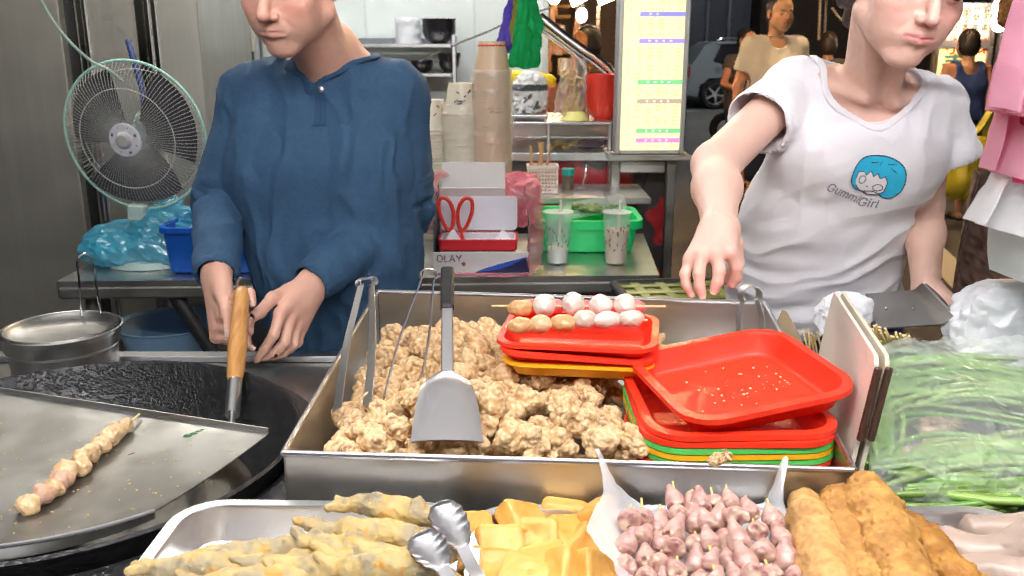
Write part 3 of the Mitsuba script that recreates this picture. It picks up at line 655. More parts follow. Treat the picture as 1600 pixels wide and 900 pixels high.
# turner with the wooden handle held by the cook
hT, hB = P(378, 452, 1.50), P(363, 648, 1.25); hd = nrm(hB - hT)
t = thing('wok_turner', 'wok turner with varnished wooden handle held by the cook', 'turner')
L = np.linalg.norm(hB - hT); ss = np.linspace(0, .76 * L, 24)
part(t, 'handle', tube([hT + hd * s for s in ss], np.interp(ss / L, [0, .015, .05, .3, .5, .7, .76], [.008, .0125, .0135, .0142, .0155, .0135, .0115]), 20), 'wood')
part(t, 'ferrule', tube([hT + hd * s for s in (.758 * L, .78 * L, 1.0 * L)], [.0112, .0118, .0112], 20), 'steel_bright')
part(t, 'hanging_loop', mv(tube([[.007 * math.cos(q), 0, .011 * math.sin(q)] for q in np.linspace(0, 2 * PI, 16, endpoint=False)], .0018, 8, closed=True), TR(*(hT + [0, 0, .009]))), 'chrome')
part(t, 'shaft', tube([hB, hB + hd * .05], .005, 10), 'steel')

# strainer pot
PCx = np.array([*PZ(93, 516, .985)[:2]]); PCx = np.array([-.80, 1.515])
t = thing('stock_pot', 'small stainless pot with a strainer and wire handle on the counter corner', 'pot')
part(t, 'body', lathe([(0, .902), (.083, .902), (.088, .907), (.089, .955), (.0955, .962), (.0965, .980), (.1005, .986), (.1015, .990), (.099, .992), (.0955, .986), (.0945, .964), (.086, .952), (.085, .91), (0, .906)], 64, (*PCx, 0)), 'steel')
part(t, 'strainer', lathe([(.0935, .9905), (.0925, .993), (.089, .9905), (.086, .983), (.07, .972), (0, .968)], 64, (*PCx, 0)), 'steel_greasy')
hp = np.array([[-.012, .085, .985], [-.011, .087, 1.02], [-.009, .088, 1.07], [-.004, .088, 1.098], [.006, .088, 1.104], [.016, .088, 1.096], [.022, .087, 1.06], [.026, .084, .985]])
part(t, 'wire_handle', tube(smooth_path(hp, 40) + [*(PCx + [.008, 0]), 0], .0022, 8), 'chrome')
one('paper_napkin', 'white paper napkin on the dark shelf corner below the wok', 'napkin', sheet(lambda u, v: np.stack([-.56 + u * .115 + .02 * v, .665 + v * .105 - .03 * u, .949 + .003 * np.sin(5 * u + 3 * v) + .008 * v * u], -1), 14, 14, .0008), 'v_matte', (.78, .8, .82))

# ------------------------------------------------------------------ front trays
scene['alum'] = prin((0.86, 0.86, 0.88), 0.3, 0.95)
FT = .945
def steel_tray(label, x0, x1, y0, y1, r=.03, yaw=0.0, z=FT):
    w, d = x1 - x0 - .026, y1 - y0 - .026
    return one('food_tray', label, 'tray', mv(tray(w - .016, d - .016, .044, .008, r, .0016, .0105, .004), R('z', yaw), TR((x0 + x1) / 2, (y0 + y1) / 2, z)), 'alum', None, 45)
steel_tray('shiny steel tray with battered fish', -.368, -.052, .655, .897, .032, -1.2)
steel_tray('shiny steel tray with yellow tofu', -.047, .122, .655, .888, .03)
steel_tray('shiny steel tray under the chicken heart skewers', .127, .33, .655, .885, .03)
steel_tray('shiny steel tray under the fried rolls', .335, .545, .655, .885, .03)
steel_tray('shiny steel tray with pale sausages', .55, .86, .655, .885, .03)

def fish(seed, L):
    rg = rs(seed); s = Sdf(); bend = rg.uniform(-.012, .012)
    ps = [np.array([x * L, bend * (1 - (2 * x) ** 2) + rg.normal() * .002, rg.normal() * .0015]) for x in np.linspace(-.5, .5, 7)]
    rr = np.array([.0085, .0125, .0145, .0145, .0125, .009, .0055]) * rg.uniform(.9, 1.15)
    for i in range(6): s.rc(ps[i], ps[i + 1], rr[i], rr[i + 1], .01)
    for sg in (-1, 1): s.rc(ps[6], ps[6] + [L * .13, sg * .012, .001], .006, .0045, .008)
    for i in range(4): s.el(ps[rg.randint(1, 6)] + rg.normal(size=3) * .008, rg.uniform(.005, .009, 3), .008)
    s.post = lambda p, v: v + .004 * nfbm(p, 60, seed, 2)
    m = s.mesh(.0024, pad=.004); v = np.array(m.vertices)
    
    from scipy.spatial import cKDTree
    sp = v[rg.choice(len(v), 170)]; r = rg.uniform(.0012, .0030, 170); D, I = cKDTree(sp).query(v, 3); bmp = (np.exp(-(D / r[I]) ** 2 * 1.2) * r[I] * .5).max(1)
    m.vertices = v + m.vertex_normals * (nfbm(v, 330, seed) * .0018 + bmp + .0012 * (1 - 2 * np.abs(nfbm(v, 85, seed + 2, 2)) * 2))[:, None]
    g, y, o = np.array((.33, .27, .165)), np.array((.50, .36, .145)), np.array((.56, .30, .07))
    a = np.clip((nfbm(v, 40, seed + 3) + .04) * 6 + .5, 0, 1)[:, None]; b = np.clip((nfbm(v, 60, seed + 8) - .1) * 8, 0, 1)[:, None]; dk = np.clip((nfbm(v, 50, seed + 17) - .17) * 9, 0, 1)[:, None]
    c = y * a + g * (1 - a); c = c * (1 - b) + o * b; c = c * (1 - dk * .6) + np.array((.14, .12, .11)) * dk * .6
    return mikit.ply(m, 'v_crust', smooth=True, color=c)
FV = [fish(60 + i, L) for i, L in enumerate((.125, .14, .15, .13, .155))]
spots = [((690, 812), (525, 785), 1.016, 'battered fish at the top of the pile against the tray rim'), ((680, 845), (485, 822), 1.003, 'battered fish crossing the middle of the pile'), ((700, 868), (520, 862), 1.0, 'battered fish under the spoon tongs'),
         ((640, 875), (465, 848), .998, 'grey-skinned battered fish jutting left from the pile'), ((455, 852), (275, 884), .992, 'long battered fish reaching towards the left tray rim'), ((420, 880), (210, 890), .990, 'battered fish hanging its tail over the left tray rim'),
         ((560, 892), (400, 880), .996, 'battered fish low in the front of the pile'), ((690, 905), (540, 890), 1.0, 'battered fish at the front by the tofu'), ((470, 905), (300, 908), .99, 'battered fish at the very front of the tray'),
         ((600, 855), (470, 870), .985, 'battered fish buried in the pile')]
for i, (a, b, z, lab) in enumerate(spots):
    pa, pb = PZ(*a, z), PZ(*b, z); k = thing('battered_fish', lab, 'fried fish', 'battered fried fish in the left steel tray')
    dd = pb - pa; sc = np.clip(np.linalg.norm(dd) / .15, .8, 1.15)
    Fm = np.eye(4); Fm[:3, 0] = nrm(dd); Fm[:3, 1] = nrm(np.cross([0, 0, 1], dd)); Fm[:3, 2] = np.cross(Fm[:3, 0], Fm[:3, 1])
    scene[k] = put(FV[i % 5], mat(R('x', 40 * i), np.diag([sc, sc, sc, 1]), Fm, TR((pa + pb) / 2)))

def tofu(seed, s=(.052, .046, .030)):
    rg = rs(seed); g = np.linspace(-1, 1, 15); vs, fs = [], []
    m = trimesh.creation.box((2, 2, 2)); m = m.subdivide().subdivide().subdivide().subdivide()
    v = np.array(m.vertices); h = np.array(s) / 2; r = .0085; q = v * h; inner = np.clip(q, -h + r, h - r); dn = q - inner; ln = np.linalg.norm(dn, axis=1, keepdims=True)
    n = np.where(ln > 0, dn / np.maximum(ln, 1e-9), 0); q = inner + n * r
    face = v.copy(); t2 = np.sort(np.abs(v), axis=1)[:, 1]; dent = rg.uniform(-.005, .003)
    q = q + n * (dent * np.cos(np.clip(t2, 0, 1) * PI / 2) ** 2)[:, None] + n * (nfbm(q, 70, seed) * .003 + nfbm(q, 260, seed + 1) * .0016)[:, None]
    q += np.c_[.0012 * np.sin(q[:, 1] * 60 + seed), .0012 * np.sin(q[:, 0] * 50 + seed), .003 * nfbm(q, 30, seed + 2)]
    m = tm(q, m.faces); m.merge_vertices(); v = np.array(m.vertices)
    a = np.clip(nfbm(v, 45, seed + 5) * 2.4 + .5, 0, 1)[:, None]; e = np.clip((np.abs(v / h).max(1) - .7) * 1.5 + nfbm(v, 90, seed) * 1.2, 0, 1)[:, None]
    c = np.array((.60, .31, .06)) * a + np.array((.68, .42, .12)) * (1 - a); c = c * (1 - .35 * e) + np.array((.62, .24, .02)) * .35 * e
    return mikit.ply(m, 'v_satin', smooth=True, color=c)
TV = [tofu(80 + i) for i in range(7)]
tspots = [(882, 812, .885, (78, 4, -6), 'tofu slab standing upright at the back of the tofu tray'), (940, 815, .862, (62, 10, 60), 'tofu piece leaning on the bag edge'), (735, 835, .84, (40, 20, 35), 'tofu piece peeking out behind the spoon tongs'),
          (780, 858, .815, (38, 6, 10), 'tofu square with a raised flap in the middle of the tray'), (838, 845, .832, (44, -8, -8), 'tofu square with a puffed corner beside the upright slab'), (818, 818, .858, (30, 25, 40), 'tofu corner showing behind the middle squares'),
          (908, 862, .825, (52, -20, 50), 'tofu piece tilted towards the hearts'), (852, 884, .795, (15, -8, 12), 'thick tofu brick lying in front of the middle squares'), (765, 893, .79, (25, 6, -5), 'tofu square at the front beside the spoon tongs'),
          (932, 895, .79, (50, 25, 30), 'tofu piece standing on its edge at the front'), (885, 902, .78, (60, -30, 80), 'tofu piece wedged at the front centre'), (700, 880, .80, (20, 0, 20), 'tofu piece under the spoon tongs'), (968, 885, .81, (35, 15, 70), 'tofu piece next to the heart skewers'), (820, 908, .775, (20, 10, -20), 'tofu piece at the bottom edge of the heap'), (895, 838, .845, (20, 10, 20), 'tofu piece in the gap below the upright slab')]
for i, (px, py, Y, (ax, ay, az), lab) in enumerate(tspots):
    k = thing('tofu_piece', lab, 'fried tofu', 'yellow fried tofu pieces'); scene[k] = put(TV[i % 7], mat(R('x', ax), R('y', ay), R('z', az), TR(*P(px, py, Y))))

# spoon tongs lying over the fish and tofu
t = thing('spoon_tongs', 'steel serving tongs with spoon-shaped heads lying between fish and tofu', 'tongs')
def spoon(c, d, up, L, W, dep, nm):
    d = nrm(d); s = nrm(np.cross(d, up)); n = np.cross(s, d)
    def fn(u, v):
        l = (v - .5) * L; prof = np.sqrt(np.clip(1 - (2 * np.abs(v - .5)) ** 2.4, 0, 1)) * (1 - .35 * v) + .004 / W
        wav = 1 + .05 * np.sin(v * 34); x = (2 * u - 1) * W / 2 * prof * wav
        z = -dep * (1 - (2 * u - 1) ** 2) * prof
        return c + x[..., None] * s + l[..., None] * d + z[..., None] * n
    part(t, nm, sheet(fn, 17, 40, .0014), 'steel_bright', smooth=70)
e1, e2 = P(735, 880, .735), P(708, 912, .69); s1, s2 = P(688, 784, .80), P(655, 832, .745); upv = np.array([.1, -.55, .8])
h1 = e1 * .75 + s1 * .25; h2 = e2 * .7 + s2 * .3
spoon((s1 + h1) / 2, h1 - s1, upv, np.linalg.norm(h1 - s1) * 1.02, .036, .007, 'spoon_head'); spoon((s2 + h2) / 2, h2 - s2, upv, np.linalg.norm(h2 - s2) * 1.02, .036, .007, 'spoon_head')
tail = np.array([.03, .50, 1.03])
for hh, ee, off in ((h1, e1, .006), (h2, e2, -.006)):
    part(t, 'arm', ribbon(smooth_path([hh, ee, ee * .5 + tail * .5 + [off, 0, .012], tail + [off, 0, 0]], 24), np.cross(nrm(tail - ee), upv), np.linspace(.012, .016, 24)), 'steel_bright')
part(t, 'joint', mv(box((0, 0, 0), (.02, .02, .012), .004), TR(*tail)), 'steel_bright')

# chicken hearts on skewers
def heart(seed):
    rg = rs(seed); s = Sdf()
    s.rc((0, 0, -.005), (rg.normal() * .002, rg.normal() * .002, .0105), rg.uniform(.0088, .0108), .0048, .006); s.el((rg.normal() * .002, 0, -.005), (rg.uniform(.0085, .0105), rg.uniform(.008, .010), .0095), .006)
    for i in range(6):
        q = i * 1.05 + rg.uniform(0, 1); s.el((.007 * math.cos(q), .007 * math.sin(q), -.0115 + rg.uniform(-.002, .002)), rg.uniform(.0025, .0048, 3), .0025)
    s.el((rg.uniform(-.004, .004), -.006, -.0135), .0032, .002, cut=True)
    m = s.mesh(.0013); v = np.array(m.vertices); m.vertices = v + m.vertex_normals * (nfbm(v, 260, seed) * .0012)[:, None]
    f = np.clip((v[:, 2] + .009) / -.004 + nfbm(v, 200, seed) * 2, 0, 1)[:, None]; g = np.clip(nfbm(v, 130, seed + 3) * 2.2 + .5, 0, 1)[:, None]
    c = (np.array((.39, .195, .175)) * g + np.array((.52, .33, .28)) * (1 - g)) * (1 - f) + (np.array((.60, .44, .33)) * g + np.array((.25, .09, .085)) * (1 - g)) * f
    return mikit.ply(m, 'v_wet', smooth=True, color=c)
HV = [heart(100 + i) for i in range(6)]
cols_h = [((985, 800), (975, 900), 4, .992), ((1003, 790), (1012, 905), 5, .995), ((1052, 762), (1060, 905), 6, 1.0), ((1082, 775), (1092, 905), 5, .992), ((1092, 770), (1118, 900), 5, 1.0), ((1113, 772), (1150, 905), 5, .99), ((1137, 768), (1175, 905), 5, 1.0), ((1168, 785), (1205, 905), 5, .998), ((1202, 790), (1246, 905), 4, .996), ((1032, 800), (1035, 905), 4, .990)]
rg = rs(77)
for i, (a, b, n, z) in enumerate(sorted(cols_h, key=lambda q: q[0][0])):
    pa, pb = PZ(*a, z + .022), PZ(*b, z - .004); dd = pb - pa; ln = np.linalg.norm(dd); t = thing('heart_skewer', f'skewer of raw chicken hearts, {ordn(i)} from the tofu in the middle tray', 'skewer', 'chicken heart skewers')
    part(t, 'stick', tube([pa - nrm(dd) * .010, pb + nrm(dd) * .06], .0013, 6), 'v_matte', (.72, .55, .2))
    Fm = frame(-dd, (1, 0, 0)); step = max(.0262, ln / n)
    for j in range(n):
        sc = rg.uniform(.9, 1.15); part(t, 'chicken_heart', put(HV[rg.randint(6)], mat(R('z', rg.uniform(0, 360)), R('x', rg.uniform(-34, 34)), R('y', rg.uniform(-20, 20)), np.diag([sc * rg.uniform(.88, 1.12), sc, sc * rg.uniform(.82, 1.02), 1]), Fm, TR(*(pa + nrm(dd) * (.012 + j * step) + rg.normal(size=3) * .0012)))), None)
# the crinkled plastic bag under the hearts, its edges standing up at both sides
def hbag(u, v):
    x = np.interp(u, [0, .1, .2, .8, .9, 1], [.085, .112, .145, .280, .288, .294]) + .01 * np.sin(9 * v + 4 * u)
    z = np.interp(u, [0, .1, .2, .8, .9, 1], [1.022, .998, .9755, .9755, .992, 1.006]); y = .66 + .225 * v
    k = nfbm(np.stack([x, y, z], -1).reshape(-1, 3), 55, 3).reshape(x.shape); k2 = nfbm(np.stack([x * 2, y, z], -1).reshape(-1, 3), 130, 4).reshape(x.shape)
    side = np.clip(np.abs(u - .5) * 2 - .55, 0, 1); z = z + side * (.012 * np.clip((v - .6) * 3, 0, 1)); back = np.clip((v - .86) / .14, 0, 1)
    z = z + back * (.014 + .03 * np.exp(-((u - .95) / .08) ** 2) + .018 * np.exp(-((u - .02) / .05) ** 2))
    return np.stack([x + k * .02 * side, y + k2 * .012 * side, z + k * .012 * (side + .15) + k2 * .004], -1)
one('plastic_bag', 'crinkled milky plastic bag opened under the chicken heart skewers', 'bag', sheet(hbag, 70, 50), 'film_cloudy', None, True)
t = thing('heart_tongs', 'steel tongs with toothed edges lying among the chicken hearts', 'tongs')
ta, tb = P(1030, 850, .80), P(1062, 915, .765)
tb2 = tb + nrm(tb - ta) * .08
part(t, 'arm', ribbon(smooth_path([ta, ta * .6 + tb * .4 + [0, 0, .002], tb, tb2], 14), (1, .3, .25), [.008] + [.013] * 13, .003), 'steel_bright')
part(t, 'teeth', cat([mv(box((0, 0, 0), (.0022, .0022, .005), .0006), TR(*(ta * (1 - f) + tb * f + np.array([.007, .002, .002])))) for f in np.linspace(.05, 1, 14)]), 'steel_bright')
tc, td = P(1102, 868, .79), P(1125, 915, .765)
part(t, 'arm', ribbon(smooth_path([tc, tc * .5 + td * .5, td, td + nrm(td - tc) * .09], 14), (.7, .1, .7), [.006] + [.012] * 13, .003), 'steel')

# fried rolls, sausages
def roll(label, a, b, r0, r1, seed, col, za, zb, amp=.006):
    pa, pb = PZ(*a, za), PZ(*b, zb); d = nrm(pb - pa); pb = pb + d * .06; s = Sdf(); rg = rs(seed); n = 6
    ps = [pa + (pb - pa) * f + np.r_[rg.normal(size=2) * .0012, 0] for f in np.linspace(0, 1, n)]
    rr = np.linspace(r0, r1, n); rr[0] *= .82
    for i in range(n - 1): s.rc(ps[i], ps[i + 1], rr[i], rr[i + 1], .012)
    A = frame(d)[:3, :3]
    def post(p, v):
        q = p @ A; q = q * [1, 1, .9]; rd = 1 - 2 * np.abs(nfbm(q * [1, 1, .6], 120, seed, 2)); return v + amp * .5 * nfbm(q, 55, seed + 1, 2) + amp * .55 * (rd - .75)
    s.post = post; m = s.mesh(.0020, pad=.006); v = np.array(m.vertices)
    m.vertices = v + m.vertex_normals * (nfbm(v, 230, seed) * .0032 * amp / .006)[:, None]
    c = np.asarray(col); g = np.clip(nfbm(v, 60, seed + 4) * 2.4 + .5, 0, 1)[:, None]; k = np.clip(nfbm(v, 170, seed + 6) * 2.5 + .4, 0, 1)[:, None]
    cc = c * (1 - .42 * g * [.8, 1, 1.1]) * (1 - .2 * k)
    return one('fried_roll', label, 'fried roll', m, 'v_wrinkle', lambda w: cc, True, 'fried bean curd rolls')
roll('smooth pale fried roll next to the chicken hearts', (1258, 792), (1296, 905), .0225, .024, 120, (.62, .36, .13), 1.0, 1.0, .005)
roll('wrinkled golden fried roll second from the hearts', (1308, 782), (1352, 905), .023, .025, 121, (.54, .28, .075), 1.004, 1.0, .009)
roll('tallest wrinkled fried roll lying on top of the others', (1350, 765), (1408, 905), .026, .028, 122, (.57, .30, .08), 1.02, 1.012, .009)
roll('dark crusty fried roll beside the pale sausages', (1408, 815), (1488, 905), .019, .024, 123, (.50, .24, .05), 1.0, .995, .010)
def sausage(label, pts, r, seed, z):
    ps = smooth_path([PZ(x, y, z + dz) for x, y, dz in pts], 40); e = np.linspace(0, 1, 40); rr = r * np.clip(np.minimum(e, 1 - e) * 14, .15, 1) ** .5
    m = tube(ps, rr, 26); v = np.array(m.vertices); m.vertices = v + m.vertex_normals * (nfbm(v, 50, seed) * .003)[:, None]
    c = np.array((.40, .30, .245))
    def col(w):
        sp = np.clip((nfbm(w, 190, seed) - .17) * 9, 0, 1)[:, None]; return c * (1 + .35 * nfbm(w, 40, seed)[:, None]) * (1 - .4 * sp)
    one('sausage', label, 'sausage', m, 'v_gloss' if 0 else 'v_wet', col, True, 'pale raw sausages')
sausage('pale sausage curving along the back beside the dark roll', [(1455, 838, 0), (1500, 858, 0), (1550, 866, 0), (1590, 850, 0), (1640, 822, 0)], .0185, 130, .995)
sausage('pale sausage behind the curved one near the bean bag', [(1500, 826, -.012), (1560, 828, -.012), (1640, 815, -.012)], .016, 131, .995)
sausage('pale sausage at the front corner of the sausage tray', [(1490, 900, 0), (1540, 896, 0), (1600, 902, 0), (1650, 900, 0)], .0185, 132, .992)

# ------------------------------------------------------------------ right side: partitions, skewers, beans
def board(label, x, col, m='v_satin', slot=True):
    def Xp(y): return .402 + x + (y - .95) * .23
    y0, y1 = .945, 1.31; z0 = .912
    pts = [(y0 - .002, z0), (y0 + .006, 1.128), (y0 + .02, 1.135), (y1, 1.112), (y1 + .01, 1.10), (y1 + .01, z0)]
    mm = prism(pts, -.0024, .0024); A = np.eye(4); A[:3, 0] = nrm([.23, 1, 0]); A[:3, 1] = [0, 0, 1]; A[:3, 2] = np.cross(A[:3, 0], A[:3, 1]); L = np.hypot(1, .23)
    Sh = np.eye(4); Sh[0, 2] = .13; Sh[0, 3] = -.13 * 1.12; mm = mv(mm, TR(-y0, 0, 0), np.diag([L, 1, 1, 1]), A, TR(Xp(y0), y0, 0), Sh); t = thing('partition_board', label, 'board'); part(t, 'panel', mm, m, col)
    part(t, 'edge_strip', bar((Xp(y0) - .0115, y0 - .005, 1.04), (Xp(y0) + .0015, y0 - .002, 1.128), .0072, .008, .003), 'v_satin', (.045, .02, .012), label='dark strip on the near edge')
board('white partition board standing beside the red trays', .008, (.66, .58, .50)); board('white partition board next to the bag of beans', .020, (.58, .54, .42))
one('cardboard_flap', 'brown cardboard flap leaning behind the red trays', 'cardboard', mv(prism([(-.035, 0), (.03, 0), (.016, .02), (-.012, .058), (-.02, .06)], -.0015, .0015), R('x', 78), R('z', -35), TR(*P(1232, 540, 1.47))), 'v_matte', (.36, .27, .17))
rg = rs(41); bc = P(1296, 545, 1.37)
t_b = []
for i in range(46):
    o = rg.normal(size=2) * .017; b = bc + [o[0], o[1], -.06 + rg.uniform(-.01, .01)]; tp = b + np.array([rg.normal() * .022 + o[0] * .5, rg.normal() * .03 - .02, rg.uniform(.075, .098)])
    if i in (3, 17): tp = b + np.array([-.012 if i == 3 else .012, 0, .125])
    one('bamboo_skewer', 'bare bamboo skewer in the bunch between the partition boards', 'skewer', tube([b, tp], .0016, 6), 'v_matte', (.66, .50, .24), group='bare bamboo skewers in a bunch')
for i in range(24):
    b = P(1372 + i * 2.1 + rg.uniform(-6, 6), 545 + rg.uniform(0, 8), 1.36); tp = P(1352 + i * 3.0 + rg.uniform(-7, 7), 502 + i * .9 + rg.uniform(0, 12), 1.33)
    one('bamboo_skewer', 'bare bamboo skewer in the row behind the bag of beans', 'skewer', tube([b, tp], .0021, 6), 'v_matte', (.70, .54, .28), group='bare bamboo skewers behind the beans')
one('paper_bag', 'crumpled white paper bag behind the bamboo skewers', 'bag', crumple(P(1318, 496, 1.50), np.array((.046, .026, .042)), 5, .32), 'v_matte', (.78, .80, .84), True)
# folded steel plate held by the woman
t = thing('steel_scoop', 'grey folded steel plate under the woman\'s hand', 'metal plate')
pl = [P(1352, 460, 1.56), P(1440, 453, 1.50), P(1490, 506, 1.42), P(1372, 514, 1.47)]
def plate(u, v): return (pl[0] * ((1 - u) * (1 - v))[..., None] + pl[1] * (u * (1 - v))[..., None] + pl[2] * (u * v)[..., None] + pl[3] * ((1 - u) * v)[..., None]) + np.stack([u * 0, u * 0, .012 * np.exp(-((1 - u) / .08) ** 2)], -1)
part(t, 'sheet', sheet(plate, 20, 8, .003), 'steel_worn', smooth=40)
part(t, 'folded_end', tube(smooth_path([pl[1] + [.004, 0, .006], pl[1] * .5 + pl[2] * .5 + [.006, 0, .006], pl[2] + [.003, 0, .004]], 12), .007, 10), 'steel_bright')
for px in (1383, 1425): part(t, 'rivet', mv(lathe([(0, 0), (.003, 0), (.0028, .0012), (0, .0016)], 10), R('x', 60), TR(*(P(px, 484, 1.45) + [0, -.004, .004]))), 'v_metal', (.2, .2, .2))
part(t, 'stand', box((.62, 1.47, .945), (.16, .05, .086), .004), 'v_satin', (.03, .03, .03))

# green beans in a clear bag
def board_x(y, z): return .402 + .022 + (y - .95) * .23 + (z - 1.12) * .13
rg = rs(51); BG = []
for i in range(190):
    g, w = rg.uniform(), rg.uniform()
    if i < 75:  # the straight bundle low along the front, its cut ends fanned out by the boards
        st = np.array([.432 + .05 * g + rg.normal() * .003, .925 + .085 * w, .944 + .04 * rg.uniform()]); en = np.array([.77 + rg.normal() * .02, .92 + .16 * w + rg.normal() * .01, .945 + .055 * rg.uniform()])
        back = st * .7 + en * .3 + [0, .012 + .02 * rg.normal(), .012]; mid = st * .35 + en * .65 + [0, .012 * rg.normal(), .010]
    else:
        st = np.array([.445 + .03 * g, 1.0 + .03 * w, .955 + .03 * rg.uniform()]); back = np.array([.49 + .03 * g, 1.10 + .12 * w, .975 + .04 * rg.uniform()]); mid = np.array([.60 + .03 * rg.normal(), 1.13 + .18 * w, .985 + .035 * rg.uniform()]); en = np.array([.78, 1.08 + .24 * w, .97 + .04 * rg.uniform()])
    if i < 16:  # the strands along the front of the bag
        st = np.array([.455 + rg.uniform(-.012, .02), .905 + rg.uniform(0, .02), .952 + rg.uniform(0, .018)]); back = np.array([.53, .905 + rg.uniform(-.005, .012), .962 + rg.uniform(0, .022)]); mid = np.array([.62, .93, .98 + rg.uniform(0, .02)]); en = np.array([.76, .97, .99 + rg.uniform(0, .02)])
    p = smooth_path([st, back, mid, en], 12); p[:, 2] = np.clip(p[:, 2], .944, 1.026); p[:, 0] = np.maximum(p[:, 0], board_x(p[:, 1], p[:, 2]) + .012); r = rg.uniform(.0030, .0041) * (1.3 if i < 75 else 1) * np.r_[.75, np.ones(10), .6]
    c = np.array((.125, .285, .05)) * rg.uniform(.6, 1.35) + np.array((.12, .08, .04)) * rg.uniform(0, 1)
    one('long_bean', 'fresh green long bean in the clear plastic bag', 'bean', tube(p, r, 7), 'v_wet', c, True, 'long beans in the clear bag')
def bbag(u, v):
    th = 2 * PI * u; x0, x1 = .412, .84; x = x0 + (x1 - x0) * v; C_ = np.sign(np.cos(th)) * np.abs(np.cos(th)) ** .6; S_ = np.sign(np.sin(th)) * np.abs(np.sin(th)) ** .7
    ry = np.interp(v, [0, .15, .5, 1], [.12, .175, .205, .215]); rz = np.interp(v, [0, .1, .3, .6, 1], [.035, .047, .052, .053, .052]); cy = np.interp(v, [0, .3, 1], [1.08, 1.12, 1.13])
    y = cy + ry * C_; z = .936 + rz + rz * S_ * (1 + .12 * np.cos(th))
    q = np.stack([x, y, z], -1).reshape(-1, 3); k = nfbm(q * [1, .7, 1], 16, 2).reshape(x.shape); k2 = (1 - 2 * np.abs(nfbm(q * [.6, 1, 1], 28, 6, 2))).reshape(x.shape); k3 = nfbm(q, 80, 8).reshape(x.shape)
    cr = crinkle(q * [.7, 1, 1], 20, 3).reshape(x.shape); cr2 = crinkle(q, 48, 12).reshape(x.shape); e = k * .03 + cr * .011 + cr2 * .004 + k3 * .004
    Y_, Z_ = y + e * np.cos(th), z + e * np.sin(th) * .8; return np.stack([np.maximum(x + .02 * k, board_x(Y_, Z_) + .008), Y_, Z_], -1)
one('plastic_bag', 'big clear plastic bag full of green long beans', 'bag', sheet(bbag, 220, 160), 'film_milky', None, True)

# ------------------------------------------------------------------ things on the back table
TB = .842
t = thing('desk_fan', 'big desk fan with mint green grille ring, its base wrapped in a blue plastic bag', 'fan')
fc = P(211, 213, 2.60); fax = nrm([-.13, -1, -.10]); FRm = .214; M = mat(frame(fax, (1, 0, 0)), TR(*fc))
def ringm(r, z, w, n=72): return mv(tube([[r * math.cos(q), r * math.sin(q), z] for q in np.linspace(0, 2 * PI, n, endpoint=False)], w, 8, closed=True), M)
part(t, 'outer_ring', ringm(FRm, 0, .0042), 'v_satin', (.36, .62, .52), True)
def spoke(q, sgn, dome):
    rr = np.linspace(.05 if sgn > 0 else .03, FRm, 7); z = sgn * dome * np.sqrt(np.clip(1 - (rr / FRm) ** 2.6, 0, 1))
    qq = q + .10 * (rr / FRm) * 0
    return tube(np.c_[rr * math.cos(q), rr * math.sin(q), z], .00085, 4, caps=False)
part(t, 'front_grille', mv(cat([spoke(q, 1, .055) for q in np.linspace(0, 2 * PI, 110, endpoint=False)]), M), 'v_satin', (.46, .47, .44), True)
part(t, 'rear_grille', mv(cat([spoke(q, -1, .075) for q in np.linspace(0.03, 2 * PI + .03, 80, endpoint=False)]), M), 'v_satin', (.34, .36, .35), True)
part(t, 'middle_ring', ringm(.142, .0425, .0013), 'v_satin', (.66, .66, .62), True)
part(t, 'rear_ring', ringm(.185, -.042, .0013), 'v_satin', (.6, .62, .6), True)
part(t, 'hub_badge', mv(lathe([(0, .066), (.018, .066), (.024, .063), (.026, .060), (.046, .058), (.049, .054), (.046, .050), (0, .05)], 48), M), 'v_satin', (.62, .62, .66))
part(t, 'hub_button', mv(lathe([(0, .073), (.016, .072), (.021, .068), (.023, .0645), (.023, .06)], 40), M), 'v_satin', (.42, .41, .40))
part(t, 'badge_slots', mv(cat([mv(box((.037, 0, .0585), (.006, .002 if k % 3 else .008, .002), .0004), R('z', 22 + k * 45)) for k in range(8)]), M), 'v_matte', (.05, .05, .08))
bl = []
def fan_blade(u, v):
    r = .04 + .155 * v; a = rad(-34) + rad(100) * u * (1 - .15 * v); return np.stack([r * np.cos(a), r * np.sin(a), .02 - .045 * u + .004 * v], -1)
for k in range(3): part(t, 'blade', mv(sheet(fan_blade, 14, 12, .002), R('z', 120 * k + 14), M), 'v_gloss', (.05, .048, .055), True)
part(t, 'motor', mv(lathe([(0, -.06), (.05, -.07), (.062, -.09), (.06, -.15), (.045, -.18), (0, -.185)], 32), M), 'v_satin', (.45, .58, .53))
nb = np.array([fc[0] + .025, fc[1] + .10, TB + .02])
part(t, 'neck', tube(smooth_path([fc + [.02, .10, -.06], [nb[0], nb[1] - .02, TB + .2], nb + [0, 0, .05]], 12), np.linspace(.028, .042, 12), 18), 'v_satin', (.50, .64, .58))
part(t, 'control_box', mv(box((0, 0, 0), (.052, .04, .05), .006), R('y', 6), TR(*(P(216, 332, 2.60)))), 'v_satin', (.42, .55, .50))
part(t, 'base', lathe([(0, TB), (.14, TB), (.14, TB + .02), (.06, TB + .045), (0, TB + .05)], 40, (nb[0] - .02, nb[1] - .06, 0)), 'v_satin', (.45, .58, .55))
s = Sdf(); bc_ = np.array([nb[0] - .03, nb[1] - .09, TB]); s.el(bc_ + [-.02, 0, .045], (.155, .11, .055), .03); s.el(bc_ + [.06, .01, .07], (.085, .09, .075), .05); s.el(bc_ + [-.10, -.01, .04], (.075, .08, .045), .04)
s.rc(bc_ + [.055, .04, .10], bc_ + [.062, .05, .165], .05, .028, .04); s.el(bc_ + [.105, .02, .135], (.03, .02, .022), .02)
def post(p, v):
    q = p * [1, 1, .6]; return np.maximum(v + .035 * nfbm(q, 14, 3), TB + .002 - p[:, 2])
